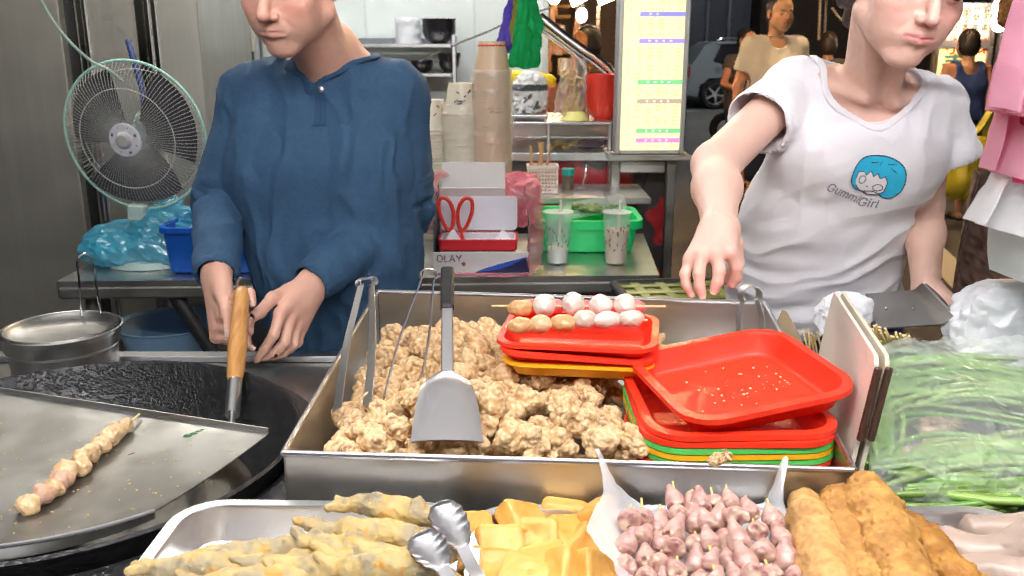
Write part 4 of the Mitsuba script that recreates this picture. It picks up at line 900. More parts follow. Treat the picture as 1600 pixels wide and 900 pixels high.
s.post = post; part(t, 'wrapping_bag', displaced(s.mesh(.004, pad=.02), lambda p: np.clip((p[:, 2] - TB) / .02, 0, 1) * (.008 * crinkle(p * [.55, .8, 1.2], 20, 3) + .012 * nfbm(p, 14, 5) + .002 * crinkle(p, 45, 8))), 'film_blue', None, True, label='crumpled blue plastic bag tied round the fan base')
one('electric_cable', 'pale green cable hanging down to the fan', 'cable', tube(smooth_path([P(40, -60, 2.4), P(65, 2, 2.42), P(88, 40, 2.44), P(122, 78, 2.46), P(150, 100, 2.48), P(164, 106, 2.47), P(192, 128, 2.5)], 50), .004, 8), 'v_satin', (.30, .42, .33))
one('blue_stick', 'dark blue stick leaning behind the fan', 'stick', tube([P(200, 64, 2.95), P(221, 135, 2.88), [P(221, 135, 2.88)[0] + .06, 2.8, TB]], .0095, 12), 'v_satin', (.015, .035, .13))
t = thing('plastic_crate', 'blue plastic crate on the back table behind the cook', 'crate')
cx = P(362, 400, 2.6)[0]; part(t, 'shell', mv(tray(.28, .30, .135, .012, .02, .004, .008, .012), TR(cx, 2.62, TB)), 'v_satin', (.004, .085, .42))
rg = rs(3)
for i in range(9): one('meat_lump', 'pale raw meat lump in the blue crate', 'meat', lump((cx + rg.uniform(-.10, .12), 2.62 + rg.uniform(-.11, .11), TB + .115 + rg.uniform(0, .03)), rg.uniform(.02, .032, 3), 200 + i, .01, 22), 'v_wet', (.62, .50, .44), True, 'meat lumps in the blue crate')
t = thing('wash_basin', 'pale blue plastic basin on the lower shelf of the back table', 'basin'); bs = P(248, 515, 2.62)
part(t, 'bowl', lathe([(0, .455), (.10, .455), (.15, bs[2] - .01), (.160, bs[2]), (.163, bs[2] + .002), (.160, bs[2] + .004), (.148, bs[2] - .004), (.098, .465), (0, .463)], 56, (bs[0], 2.70, 0)), 'v_satin', (.26, .45, .66))

# cardboard counter display with tin, scissors and wrap
bx, by_ = P(753, 420, 2.46)[0], 2.465; Wd = .275
t = thing('display_box', 'white cardboard counter display box with blue wave print and scissors in it', 'cardboard box')
part(t, 'front_panel', box((bx, by_, TB + .033), (Wd, .005, .062), .0012), 'v_satin', (.66, .66, .66))
part(t, 'bottom', box((bx, by_ + .10, TB + .003), (Wd - .006, .19, .004), .001), 'v_satin', (.6, .6, .6))
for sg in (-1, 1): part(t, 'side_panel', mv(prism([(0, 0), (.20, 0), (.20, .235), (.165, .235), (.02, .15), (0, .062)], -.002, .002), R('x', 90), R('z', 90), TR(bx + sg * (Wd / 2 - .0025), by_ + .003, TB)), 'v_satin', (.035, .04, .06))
part(t, 'back_panel', mv(box((0, 0, .145), (.19, .005, .28), .001), R('x', -6), TR(bx - .03, by_ + .19, TB + .005)), 'v_satin', (.62, .60, .58))
part(t, 'back_flap', mv(box((0, 0, .055), (.19, .004, .11), .001), R('x', 16), TR(bx - .03, by_ + .165, TB + .12)), 'v_satin', (.64, .62, .60))
yf = by_ - .0028
part(t, 'lettering', mv(meshkit.text_mesh('OLAY', .020, .0006), R('x', 90), TR(bx - Wd / 2 + .008, yf + .0002, TB + .036)), 'v_satin', (.01, .012, .03), False, label='dark capital lettering')
part(t, 'emblem', mv(lathe([(0, 0), (.006, 0), (.006, .0008), (0, .0008)], 20), R('x', 90), TR(bx - .052, yf + .0003, TB + .030)), 'v_satin', (.25, .12, .10))
wave = [(x, .004 + .046 * (x / .155) ** .75) for x in np.linspace(0, .155, 14)] + [(.155, .004)]
part(t, 'wave_print', mv(prism(wave, 0, .0006), R('x', 90), TR(bx + Wd / 2 - .158, yf + .0002, TB)), 'v_satin', (.008, .012, .06), False)
wave = [(x, .004 + .046 * (x / .14) ** .75) for x in np.linspace(0, .14, 14)] + [(x, .004 + .046 * (x / .14) ** .75 - .014 * math.sin(PI * x / .14)) for x in np.linspace(.14, 0, 14)][1:-1]
part(t, 'wave_highlight', mv(prism(wave, 0, .0011), R('x', 90), TR(bx + Wd / 2 - .150, yf + .0002, TB + .001)), 'v_satin', (.03, .10, .55), False)
t = thing('cookie_tin', 'open red tin box with its white lid folded up in the cardboard display', 'tin')
tz = TB + .062
part(t, 'body', mv(tray(.222, .115, .034, .0, .010, .002, .0015, .003), TR(bx - .012, by_ + .075, tz)), 'v_satin', (.60, .02, .03))
part(t, 'support', box((bx - .012, by_ + .075, TB + .033), (.215, .11, .054), .002), 'v_satin', (.5, .45, .4))
part(t, 'lining', mv(tray(.212, .106, .028, .0, .008, .001, .0005, .002), TR(bx - .012, by_ + .075, tz + .0035)), 'v_satin', (.68, .68, .72))
part(t, 'lid', mv(loft([(.224, .098, .012, 0), (.226, .10, .012, .002), (.226, .10, .012, .010), (.224, .098, .012, .0115)]), R('x', 80), TR(bx - .012, by_ + .142, tz + .087)), 'v_satin', (.66, .67, .74))
for sg in (-1, 1): part(t, 'paper_fold', mv(prism([(-.03, 0), (.03, 0), (0, .045)], -.0008, .0008), R('x', 72), TR(bx - .012 + sg * .072, by_ + .05, tz + .016)), 'v_satin', (.70, .70, .74))
t = thing('scissors', 'pair of scissors with red plastic handles stuck in the cardboard display', 'scissors')
sc0 = P(714, 336, 2.53)
for sg, dx in ((-1, -.026), (1, .018)):
    lp = [(dx + sg * .004 + .020 * math.cos(q) * (1 + .25 * math.sin(q)) + .012 * sg * math.sin(q), .046 * math.sin(q)) for q in np.linspace(0, 2 * PI, 30, endpoint=False)]
    part(t, 'handle', mv(tube([[x, 0, z] for x, z in lp], .0058, 10, closed=True), R('y', -6 * sg), TR(*sc0)), 'v_gloss', (.72, .05, .035), True)
    part(t, 'shank', bar(sc0 + [dx * .5, 0, -.044], sc0 + [.018, .004, -.075], .009, .007, .002), 'v_gloss', (.70, .05, .035))
    part(t, 'blade', bar(sc0 + [.016, .006 + .003 * sg, -.07], sc0 + [.03 + .008 * sg, .03 + .003 * sg, -.145], .011, .0022, .0008), 'steel_bright')
def wrap(label, path, w, m, seed):
    p = smooth_path(path, 40); wd = np.array([.35, 1, 0])
    def fn(u, v):
        i = (u * 39).astype(int); b = p[i]; o = (v - .5) * w; k = nfbm(np.stack([u * .5, v * .08, u * 0], -1).reshape(-1, 3), 45, seed).reshape(u.shape)
        return b + o[..., None] * wd + (k * .022)[..., None] * np.array([1, -.5, .5])
    one('plastic_wrap', label, 'plastic wrap', sheet(fn, 40, 16), m, None, True)
wrap('pink plastic film hanging over the edge of the cardboard display', [(bx + .10, by_ + .10, TB + .245), (bx + .135, by_ + .08, TB + .25), (bx + .150, by_ + .05, TB + .20), (bx + .152, by_ + .02, TB + .10), (bx + .15, by_ + .0, TB + .01)], .13, 'film_pink', 3)
wrap('pink plastic film bunched behind the scissors', [(bx - .15, by_ + .12, TB + .10), (bx - .15, by_ + .10, TB + .2), (bx - .14, by_ + .12, TB + .27), (bx - .12, by_ + .14, TB + .25)], .12, 'film_pink', 5)
wrap('strip of pink plastic film lying along the table edge under the display', [(bx - .12, by_ - .028, TB + .004), (bx, by_ - .034, TB + .008), (bx + .08, by_ - .03, TB + .004), (bx + .15, by_ - .02, TB + .01)], .035, 'film_pink', 8)
one('plastic_bundle', 'crumpled red and pink plastic bundle behind the cardboard display', 'plastic bundle', crumple((bx + .105, by_ + .26, TB + .17), np.array((.06, .05, .075)), 9, .5), 'film_pink', None, True)

# drinks
def drink(label, px, py, Y, r0, r1, h, lvl, col, dk):
    c = P(px, py, Y); c = np.array([c[0], c[1], TB]); t = thing('drink_cup', label, 'cup')
    part(t, 'cup', lathe([(0, .002), (r0, .002), (r0 + .001, .006), (r0 + (r1 - r0) * .32, h * .33), (r0 + (r1 - r0) * .34, h * .35), (r1, h - .004), (r1 + .0025, h - .003), (r1 + .0025, h), (r1 - .001, h)], 48, c), 'cup_plastic', None, True)
    part(t, 'drink', lathe([(0, .004), (r0 - .002, .004), (r0 - .002 + (r1 - r0) * lvl, h * lvl), (0, h * lvl)], 40, c), 'v_satin', col)
    part(t, 'sealing_film', lathe([(0, h + .0006), (r1 + .002, h + .0006)], 40, c), 'film_cloudy')
    part(t, 'straw', tube([c + [.004, 0, .02], c + [.008, -.003, h + .035]], .0042, 12), 'v_satin', (.62, .63, .52))
    rg = rs(int(px)); ms = []
    for i in range(26):
        a = -PI / 2 + rg.uniform(-1.1, 1.1); z = h * rg.uniform(.3, .78); r = r0 + (r1 - r0) * z / h + .0012
        ms.append(mv(box((0, 0, 0), (rg.uniform(.002, .006), .0006, rg.uniform(.004, .013)), .0002), R('y', rg.uniform(-30, 30)), R('z', math.degrees(a) + 90), TR(*(c + [r * math.cos(a), r * math.sin(a), z]))))
    part(t, 'print', cat(ms), 'v_matte', dk)
drink('clear plastic drink cup with a straw and only melting ice left', 871, 405, 2.60, .029, .043, .155, .30, (.55, .58, .56), (.25, .28, .26))
drink('plastic cup of pale brown milk tea with a straw', 962, 408, 2.595, .030, .041, .155, .66, (.50, .40, .28), (.26, .19, .15))
t = thing('plastic_bin', 'bright green plastic bin with leafy vegetables on the back table', 'bin'); gx = P(916, 370, 2.83)[0]
part(t, 'shell', mv(tray(.275, .215, .105, .018, .02, .004, .012, .022), TR(gx, 2.84, TB)), 'v_satin', (.01, .58, .16))
part(t, 'lid', mv(loft([(.20, .15, .012, 0), (.205, .155, .014, .003), (.205, .155, .014, .006), (.2, .15, .012, .008)]), R('y', -10), R('x', 8), TR(gx + .03, 2.90, TB + .112)), 'film_clear')
rg = rs(6)
for i in range(16): one('leaf_vegetable', 'dark green leafy vegetable lying in the green bin', 'vegetable', lump((gx + rg.uniform(-.02, .10), 2.86 + rg.uniform(-.05, .08), TB + .10 + rg.uniform(0, .02)), (.03, .016, .008), 300 + i, .012, 50), 'v_wet', (.04 + .05 * rg.uniform(), .13, .03), True, 'leafy vegetables in the green bin')

# paper bowl stacks in plastic sleeves
def cup_stack(nth, px, ptop, Y, r, rt, col, stripe, group, kind_, sleeve):
    c = P(px, 280, Y); c = np.array([c[0], Y, TB]); top = P(px, ptop, Y)[2]; h = .098; pit = .0108; n = int((top - TB - h) / pit) + 1
    d = shape(lathe([(r - .0035, .0), (r + .001, .0), (r + .002, .003), (r + .001, .0055), (r - .0035, .0062), (rt, h - .004), (rt, h), (rt - .003, h), (rt - .004, h - .004), (0, h - .005)], 30), 'v_satin', col, 50)
    for i in range(n):
        o = rs(i + nth).normal(size=2) * .0007
        k = thing('paper_bowl', f'paper bowl nested upside down in the {kind_}' if i < n - 1 else f'topmost upside-down paper bowl of the {kind_}', 'paper bowl', f'paper bowls of the {kind_}' if i < n - 1 else None)
        if i == n - 1:
            part(k, 'cup', put(d, TR(*(c + [*o, i * pit]))), None)
            if stripe: part(k, 'stripe', lathe([(rt + .0006 + (r - rt) * .19, .083), (rt + .0006 + (r - rt) * .11, .088)], 30, c + [*o, i * pit]), 'v_satin', stripe)
            else:
                rg = rs(nth); ms = []
                for q in range(9):
                    a = rad(-90 + rg.uniform(-55, 55)); z = rg.uniform(.035, .08); rr = rt + (r - rt) * (1 - z / h) + .0006
                    ms.append(mv(box((0, 0, 0), (rg.uniform(.006, .02), .0007, rg.uniform(.003, .007)), .0002), R('y', rg.uniform(-60, 60)), R('z', math.degrees(a) + 90), TR(*(c + [o[0] + rr * math.cos(a), o[1] + rr * math.sin(a), i * pit + z]))))
                part(k, 'print', cat(ms), 'v_matte', (.28, .08, .06) if nth == 1 else (.10, .09, .10))
        else: scene[k] = put(d, TR(*(c + [*o, i * pit])))
    H = top - TB
    if sleeve:
        def fn(u, v):
            a = 2 * PI * u; z = -.0 + (H * sleeve) * v; k = nfbm(np.stack([np.cos(a) * .05, np.sin(a) * .05, z], -1).reshape(-1, 3), 40, nth).reshape(u.shape); rr = r + .006 + .016 * k
            return np.stack([c[0] + rr * np.cos(a), c[1] + rr * np.sin(a), TB + z], -1)
        one('plastic_sleeve', f'crinkled clear plastic sleeve round the {kind_}', 'plastic sleeve', sheet(fn, 40, 60), 'film_clear', None, True)
cup_stack(1, 676, 152, 2.98, .060, .043, (.60, .56, .46), None, '', 'short paper bowl stack half behind the cook\'s arm', 0)
cup_stack(2, 724, 125, 2.95, .062, .044, (.62, .57, .45), None, '', 'middle paper bowl stack', .86)
cup_stack(3, 770, 62, 2.92, .0595, .042, (.58, .42, .28), (.55, .05, .03), '', 'tallest paper bowl stack', .86)

# ------------------------------------------------------------------ bowl shelf on the rear wall
t = thing('bowl_shelf', 'steel wall shelf with two boards for bowls', 'shelf'); ys = 4.12
xr = P(709, 80, ys)[0]; z1, z2 = P(690, 69, ys - .15)[2], P(690, 115, ys - .15)[2]
for z in (z1, z2): part(t, 'board', box((xr - .33, ys, z - .008), (.66, .30, .016), .004), 'steel')
part(t, 'upright', box((xr + .008, ys - .10, (z1 + z2) / 2 - .02), (.02, .03, z1 - z2 + .12), .004), 'steel_bright')
part(t, 'back_rail', box((xr - .33, ys + .16, z1 + .01), (.66, .02, .03), .004), 'v_satin', (.12, .13, .15))
bowlm = shape(lathe([(0, 0), (.035, 0), (.037, .006), (.06, .018), (.073, .05), (.0745, .056), (.0725, .056), (.058, .022), (0, .01)], 40), 'v_gloss', (.012, .011, .014), 50)
xb = P(687, 50, ys)[0]
for i in range(5):
    k = thing('soup_bowl', f'black soup bowl, {ordn(4 - i)} from the top of the stack on the upper shelf board', 'bowl'); scene[k] = put(bowlm, TR(xb, ys - .03, z1 + .001 + i * .0125))
for i in range(2):
    k = thing('soup_bowl', ('upper' if i else 'lower') + ' of two small dark bowls on the lower shelf board', 'bowl'); scene[k] = put(bowlm, mat(np.diag([.68, .68, .72, 1]), TR(P(661, 100, ys)[0], ys - .04, z2 + .001 + i * .012)))
k = thing('soup_bowl', 'single dark bowl with a ladle at the end of the lower shelf board', 'bowl'); scene[k] = put(bowlm, mat(np.diag([.7, .7, 1.5, 1]), TR(P(703, 100, ys)[0], ys - .04, z2 + .001)))
one('ladle', 'thin ladle handle sticking out of the bowl on the lower shelf board', 'ladle', tube([[P(703, 100, ys)[0] - .01, ys - .04, z2 + .05], P(672, 92, ys - .08)], .004, 8), 'chrome')
pc = P(639, 50, ys); t = thing('wrapped_cups', 'short roll of cups in clear plastic on the upper shelf board', 'cup roll')
part(t, 'cups', cat([lathe([(0, .0), (.050, .0), (.052, .004), (.050, .012), (.0, .012)], 28, (pc[0], ys - .03, z1 + .002 + i * .0125)) for i in range(8)]), 'v_satin', (.58, .6, .64), kind='stuff')
def slv(u, v):
    a = 2 * PI * u; k = nfbm(np.stack([np.cos(a) * .05, np.sin(a) * .05, v * .1], -1).reshape(-1, 3), 50, 4).reshape(u.shape); rr = .057 + .02 * k; return np.stack([pc[0] + rr * np.cos(a), ys - .03 + rr * np.sin(a), z1 + .002 + .11 * v], -1)
part(t, 'plastic_cover', sheet(slv, 30, 14), 'film_cloudy', None, True)
one('electric_cable', 'thin grey cable sagging across the pale wall', 'cable', tube(smooth_path([P(655, 96, 4.0), P(720, 66, 4.0), P(760, 50, 4.0), P(800, 32, 4.0), P(860, 12, 4.0)], 30), .0045, 8), 'v_matte', (.22, .22, .22))

# hanging plastic bags: pleated and drooping
def hang_bag(top, bot, w0, w1, depth, seed, k=5, nu=90, nv=50, sway=.02, cutz=0.0):
    top, bot = np.asarray(top, float), np.asarray(bot, float); L = np.linalg.norm(bot - top)
    def fn(u, v):
        a = 2 * PI * u; w = w0 + (w1 - w0) * np.sin(np.clip(v * 1.25, 0, 1) * PI / 2) ** 1.2; c = top + (bot - top) * v[..., None]
        pl = 1 + .28 * np.sin(k * a + seed) * (1 - .5 * v) + .18 * np.sin((2 * k + 1) * a + 2.1 * seed + 2 * v)
        q = np.stack([np.cos(a) * .1, np.sin(a) * .1, v * L], -1).reshape(-1, 3) + seed; n1 = nfbm(q, 12, seed).reshape(u.shape); n2 = nfbm(q * [1, 1, .4], 45, seed + 2).reshape(u.shape)
        cr = crinkle(q * [1, 1, .6], 26, seed).reshape(u.shape); pl = pl + .22 * cr; x = np.cos(a) * w / 2 * (1 + .5 * n1 + .12 * cr); y = np.sin(a) * depth * pl * (.35 + .65 * v) * (1 - .75 * v ** 8); z = cutz * np.sin(a * 2 + seed) * v ** 3
        return c + np.stack([x + sway * np.sin(3 * v + seed) * v + .03 * n2, y + .03 * n2, z + .02 * n1 * v], -1)
    return sheet(fn, nu, nv)
one('plastic_bag', 'purple plastic bag hanging by the noodle stall post', 'bag', hang_bag(P(812, -40, 2.99), P(803, 83, 2.98), .03, .075, .03, 2), 'bag_purple', None, True)
one('plastic_bag', 'olive plastic bag hanging between the purple and green bags', 'bag', hang_bag(P(815, -40, 2.96), P(812, 97, 2.95), .02, .045, .02, 4), 'bag_olive', None, True)
one('plastic_bag', 'glossy green plastic bag hanging by the noodle stall post', 'bag', hang_bag(P(820, -50, 2.92), P(824, 106, 2.91), .02, .078, .035, 7), 'bag_green', None, True)
one('bag_hook', 'steel hook and rail holding the hanging plastic bags', 'hook', cat([tube([P(780, -52, 2.95), P(860, -60, 2.95)], .006, 8), tube(smooth_path([P(830, -55, 2.93), P(836, -10, 2.93), P(838, 14, 2.93)], 10), .004, 8)]), 'chrome')

# ------------------------------------------------------------------ noodle stall behind: ledge, case, light box
t = thing('noodle_stall', 'steel noodle stall with glass case, ledge and red patterned front panel', 'stall')
def bx3(px0, px1, Y0, Y1, z0, z1, ref=300): x0, x1 = P(px0, ref, Y0)[0], P(px1, ref, Y0)[0]; return box(((x0 + x1) / 2, (Y0 + Y1) / 2, (z0 + z1) / 2), (x1 - x0, Y1 - Y0, z1 - z0), .003)
zl = .955
part(t, 'ledge', bx3(775, 1018, 3.08, 3.40, zl - .022, zl, 312), 'steel', label='steel ledge with basket and jars')
zb0, zb1 = P(880, 252, 3.42)[2], P(880, 239, 3.42)[2]
part(t, 'front_rail', bx3(780, 958, 3.42, 3.46, zb0, zb1, 245), 'steel_bright')
za = P(880, 192, 3.44)[2]
scene['red_swirl'] = prin(mikit.proc(lambda p, n, uv: MX(MX((.42, .012, .025), (.62, .05, .05), N(p.x * 30, p.z * 30)), (.055, .05, .052), SS(-.15, .15, dr.sin(9 * p.x + 7 * p.z + 9 * FB(p.x * 5, p.z * 4, 2.0) + 3 * dr.sin(5 * p.z))))), 0.22, clearcoat=.6)
part(t, 'front_cloth', bx3(790, 1050, 3.52, 3.53, .12, zb0 - .002, 300), 'red_swirl', label='glossy red and black swirl patterned panel')
part(t, 'kickboard', bx3(780, 1056, 3.51, 3.515, .03, .12, 300), 'v_matte', (.03, .03, .03))
for px in (789, 955, 1050): part(t, 'post', bx3(px - 5, px + 5, 3.46, 3.50, 0.02, zb1 - .002 if px < 1000 else zb0 + .02, 280), 'steel')
part(t, 'case_floor', bx3(795, 957, 3.47, 3.95, zb1 - .02, zb1 - .008, 240), 'steel')
part(t, 'case_roof', bx3(785, 957, 3.48, 3.95, za - .012, za, 195), 'steel_bright')
part(t, 'case_back', bx3(785, 957, 3.94, 3.95, zb1 - .008, za - .013, 215), 'steel')
for px in (795, 857, 953): part(t, 'case_post', bx3(px - 3, px + 3, 3.462, 3.478, zb1 + .001, za - .001, 215), 'steel_bright')
part(t, 'case_bar', bx3(800, 953, 3.464, 3.476, P(880, 214, 3.46)[2] - .006, P(880, 214, 3.46)[2], 215), 'steel_bright')
part(t, 'case_glass', bx3(797, 951, 3.471, 3.474, zb1 + .003, za - .014, 215), 'glass')
zg = P(830, 180, 3.5)[2]
part(t, 'raised_shelf', bx3(795, 856, 3.5, 3.75, zg - .01, zg, 180), 'steel_bright')
for px in (799, 852): part(t, 'shelf_leg', bx3(px - 3, px + 3, 3.505, 3.52, za + .001, zg - .011, 190), 'steel')
rail = [P(842, 26, 3.72), P(900, 72, 3.72), P(957, 118, 3.72), P(975, 150, 3.72)]
part(t, 'sloping_rail', tube(smooth_path(rail, 30), .021, 16), 'chrome'); part(t, 'sloping_rail_groove', tube(smooth_path([p + [0, -.02, -.012] for p in rail], 30), .004, 8), 'black_plastic')
part(t, 'bent_tube', tube(smooth_path([P(842, 44, 3.66), P(880, 72, 3.66), P(903, 90, 3.66), P(914, 104, 3.66), P(917, 125, 3.66), [P(917, 188, 3.66)[0], 3.66, za]], 50), .009, 12), 'chrome')
part(t, 'case_scraps', cat([lump((P(860 + i * 6, 205, 3.6)[0], 3.6 + .04 * (i % 4), zb1 + .004), (.018, .02, .012), 400 + i, .006, 60) for i in range(14)]), 'v_wet', (.50, .36, .12), True, kind='stuff')
k = one('dark_dish', 'dark brown dish lying in the glass case', 'dish', loft([(.10, .08, .02, 0), (.12, .10, .03, .006), (.10, .085, .02, .025), (.06, .05, .01, .03)]), 'v_gloss', (.06, .03, .035)); scene[k] = put(scene[k], TR(P(924, 232, 3.56)[0], 3.6, zb1 + .0))

# menu light box
MY = 3.34; mx0, mx1 = P(960, 236, MY)[0], P(1068, 236, MY)[0]; mz0, mz1 = P(1000, 240, MY)[2], P(1000, -130, MY)[2]; mc = (mx0 + mx1) / 2; mw = mx1 - mx0; mh = mz1 - mz0
t = thing('menu_light_box', 'tall glowing yellow menu light box with coloured heading bars', 'light box')
Mm = mat(R('z', 2.0), TR(mc, MY, mz0))
part(t, 'case', mv(box((0, .045, mh / 2), (mw - .004, .075, mh), .004), Mm), 'v_rough_metal', (.42, .42, .44))
for sg in (-1, 1): part(t, 'frame', mv(box((sg * (mw / 2 - .0085), -.001, mh / 2), (.019, .02, mh), .004), Mm), 'v_rough_metal', (.5, .5, .5))
for z in (.006, mh - .006): part(t, 'frame', mv(box((0, -.001, z), (mw - .04, .02, .014), .004), Mm), 'v_rough_metal', (.5, .5, .5))
part(t, 'lit_face', mv(box((0, 0, mh / 2), (mw - .036, .012, mh - .026), .002), Mm), 'v_satin', (.8, .75, .4), False, **glow((1.0, .92, .42), MENU_L, 1.5))
zz = lambda py: P(1010, py, MY)[2] - mz0
for py, c in ((22, (.28, .25, .95)), (64, (.45, .25, .95)), (128, (.12, .85, .22)), (158, (.62, .42, .25)), (204, (.12, .85, .22)), (219, (.95, .20, .75))):
    part(t, 'heading_bar', mv(box((mw * .125, -.0072, zz(py)), (mw * .66, .002, .0165), .0004), Mm), 'v_satin', (.3, .3, .3), False, **glow(c, MENU_L * .8))
    part(t, 'heading_print', mv(cat([box((mw * (-.06 + .1 * i), -.0086, zz(py)), (.008, .0012, .0055), .0003) for i in range(2 if py == 22 else 4)]), Mm), 'v_satin', (.8, .8, .8), False, **glow((.8, .78, .9), MENU_L))
rg = rs(14); ms = []
for py in np.arange(-120, 232, 5.6):
    if min(abs(py - q) for q in (22, 64, 128, 158, 204, 219)) < 7 or rg.uniform() < .08: continue
    for cx_, n in ((-.34, 1), (-.21, 2), (-.06, 2), (.08, 2), (.21, 1), (.33, 2)):
        if rg.uniform() < .25: continue
        for j in range(n): ms.append(box((mw * (cx_ + .035 * j) + rg.normal() * .001, -.0066, zz(py)), (.0055, .001, .0048), .0002))
part(t, 'small_print', mv(cat(ms), Mm), 'v_satin', (.5, .4, .1), False, kind='stuff', **glow((.85, .66, .16), MENU_L * .75))
part(t, 'base_plate', box((mc, MY + .03, mz0 - .012), (mw + .05, .16, .018), .003), 'steel')
for px in (961, 1048): part(t, 'stand_post', bx3(px - 7, px + 7, 3.35, 3.39, .02, mz0 - .022, 300), 'steel_worn')
part(t, 'cross_bar', bx3(969, 1040, 3.36, 3.38, mz0 - .075, mz0 - .03, 250), 'steel')
part(t, 'lead', tube(smooth_path([[mc + .02, 3.40, mz0 - .03], [mc + .0, 3.42, .95], [mc - .05, 3.46, .8]], 14), .003, 6), 'v_matte', (.02, .02, .02))

# things on the noodle stall
bkx = P(848, 270, 3.2)[0]; t = thing('chopstick_basket', 'pale perforated plastic basket with chopsticks on the steel ledge', 'basket')
bw, bd, bh = .105, .075, .098; ms = []
for z in np.linspace(.004, bh - .004, 8): ms += [box((0, s * bd / 2, z), (bw, .003, .0052), .0006) for s in (-1, 1)] + [box((s * bw / 2, 0, z), (.003, bd, .0052), .0006) for s in (-1, 1)]
for x in np.linspace(-bw / 2, bw / 2, 10): ms += [box((x, s * (bd / 2 - .0012), bh / 2), (.0048, .003, bh), .0006) for s in (-1, 1)]
for y in np.linspace(-bd / 2, bd / 2, 7): ms += [box((s * (bw / 2 - .0012), y, bh / 2), (.003, .0048, bh), .0006) for s in (-1, 1)]
part(t, 'lattice', mv(cat(ms), TR(bkx, 3.22, zl)), 'v_satin', (.68, .58, .54)); part(t, 'bottom', mv(box((0, 0, .002), (bw, bd, .003), .0005), TR(bkx, 3.22, zl)), 'v_satin', (.68, .58, .54))
part(t, 'rim', mv(loft([(bw + .004, bd + .004, .008, bh - .012), (bw + .009, bd + .009, .01, bh - .01), (bw + .009, bd + .009, .01, bh), (bw - .004, bd - .004, .008, bh), (bw - .004, bd - .004, .008, bh - .012)], cap0=False, cap1=False), TR(bkx, 3.22, zl)), 'v_satin', (.70, .60, .56))
rg = rs(9)
for i in range(9):
    a = np.array([bkx + rg.uniform(-.04, .02), 3.22 + rg.uniform(-.02, .02), zl + .01]); b = a + np.array([rg.uniform(-.035, .03), rg.uniform(-.02, .02), rg.uniform(.15, .17)])
    one('wooden_chopsticks', 'pair of wooden chopsticks standing in the perforated basket', 'chopsticks', bar(a, b, .008, .004, .001), 'v_matte', (.55, .34, .18), group='chopsticks in the basket')
jx = P(887, 275, 3.3)[0]; t = thing('spice_jar', 'spice jar with teal lid on the steel ledge', 'jar')
part(t, 'body', lathe([(0, 0), (.020, 0), (.022, .004), (.022, .05), (.018, .056), (0, .056)], 30, (jx, 3.28, zl)), 'v_gloss', (.13, .10, .07)); part(t, 'lid', lathe([(0, .052), (.0235, .052), (.0235, .072), (.022, .075), (0, .075)], 30, (jx, 3.28, zl)), 'v_satin', (.02, .30, .25))
gx2 = P(914, 275, 3.3)[0]; t = thing('glass_cup', 'small clear glass with a spoon on the steel ledge', 'glass')
part(t, 'glass', lathe([(0, .003), (.02, .003), (.023, .07)], 32, (gx2, 3.30, zl)), 'glass', None, True)
part(t, 'spoon', cat([tube(smooth_path([[gx2 - .012, 3.27, zl + .012], [gx2, 3.29, zl + .05], [gx2 + .004, 3.30, zl + .09]], 12), .0022, 8), mv(lump((0, 0, 0), (.016, .011, .004), 3, .0003), TR(gx2 - .018, 3.25, zl + .008))]), 'chrome')
wx = P(828, 150, 3.6)[0]; t = thing('white_sack', 'white and dark printed sack on the raised shelf of the noodle stall', 'sack')
part(t, 'sack', crumple((wx, 3.62, zg + .073), np.array((.068, .06, .082)), 12, .35), 'v_satin', lambda v: np.where(((nfbm(v, 60, 2) > .10) & (v[:, 2] < zg + .075))[:, None] | ((np.abs(v[:, 2] - zg - .10) < .012))[:, None], (.05, .06, .07), (.70, .72, .72)), True)
for i, (px, py, w) in enumerate(((810, 122, .05), (836, 125, .06), (852, 128, .04))): one('yellow_packet', ['flat yellow packet at the back of the raised shelf', 'yellow packet leaning over the pink basket', 'narrow yellow packet at the basket\'s end'][i], 'packet', crumple(P(px, py, 3.72), np.array((w, .03, .028)), 20 + i, .4), 'v_satin', (.80, .62, .02), True)
pb_ = P(846, 147, 3.70); t = thing('pink_basket', 'small pink plastic basket on the raised shelf', 'basket')
part(t, 'shell', mv(tray(.07, .06, .042, .006, .01, .002, .003, .004), TR(pb_[0], 3.70, zg + .055)), 'v_satin', (.85, .22, .26)); part(t, 'stand', box((pb_[0], 3.70, zg + .028), (.05, .04, .054), .003), 'v_satin', (.7, .25, .25))
nx = P(893, 150, 3.55)[0]; rg = rs(15)
for i in range(30):
    c = np.array([nx + rg.uniform(-.035, .035), 3.56 + rg.uniform(-.025, .025), za + .02 + .17 * rg.uniform()]); r = rg.uniform(.011, .02)
    one('fried_noodle_ring', 'curly fried dough ring in the tall clear bag', 'dough ring', mv(tube([[r * math.cos(q), r * math.sin(q) * .8, .004 * math.sin(2 * q)] for q in np.linspace(0, 2 * PI, 18, endpoint=False)], .0042, 7, closed=True), rot3(rg), TR(*c)), 'v_satin', (.58, .42, .18), True, 'fried dough rings in the tall bag')
one('plastic_bag', 'tall clear bag full of curly fried dough rings on the glass case', 'bag', mv(hang_bag((nx + .012, 3.56, za + .235), (nx - .01, 3.56, za + .002), .085, .10, .05, 3, k=4, sway=.004), TR(0, 0, 0)), 'film_clear', None, True)
one('yellow_bowl', 'pale yellow bowl turned upside down beside the red bowls', 'bowl', lathe([(.052, 0), (.054, .003), (.034, .034), (0, .035)], 36, (P(898, 190, 3.56)[0], 3.54, za + .001)), 'v_satin', (.66, .64, .22))
rb = shape(lathe([(0, 0), (.035, 0), (.037, .005), (.062, .024), (.071, .052), (.073, .056), (.0705, .056), (.05, .02), (0, .008)], 36), 'v_gloss', (.68, .05, .03), 50); rx = P(943, 160, 3.58)[0]
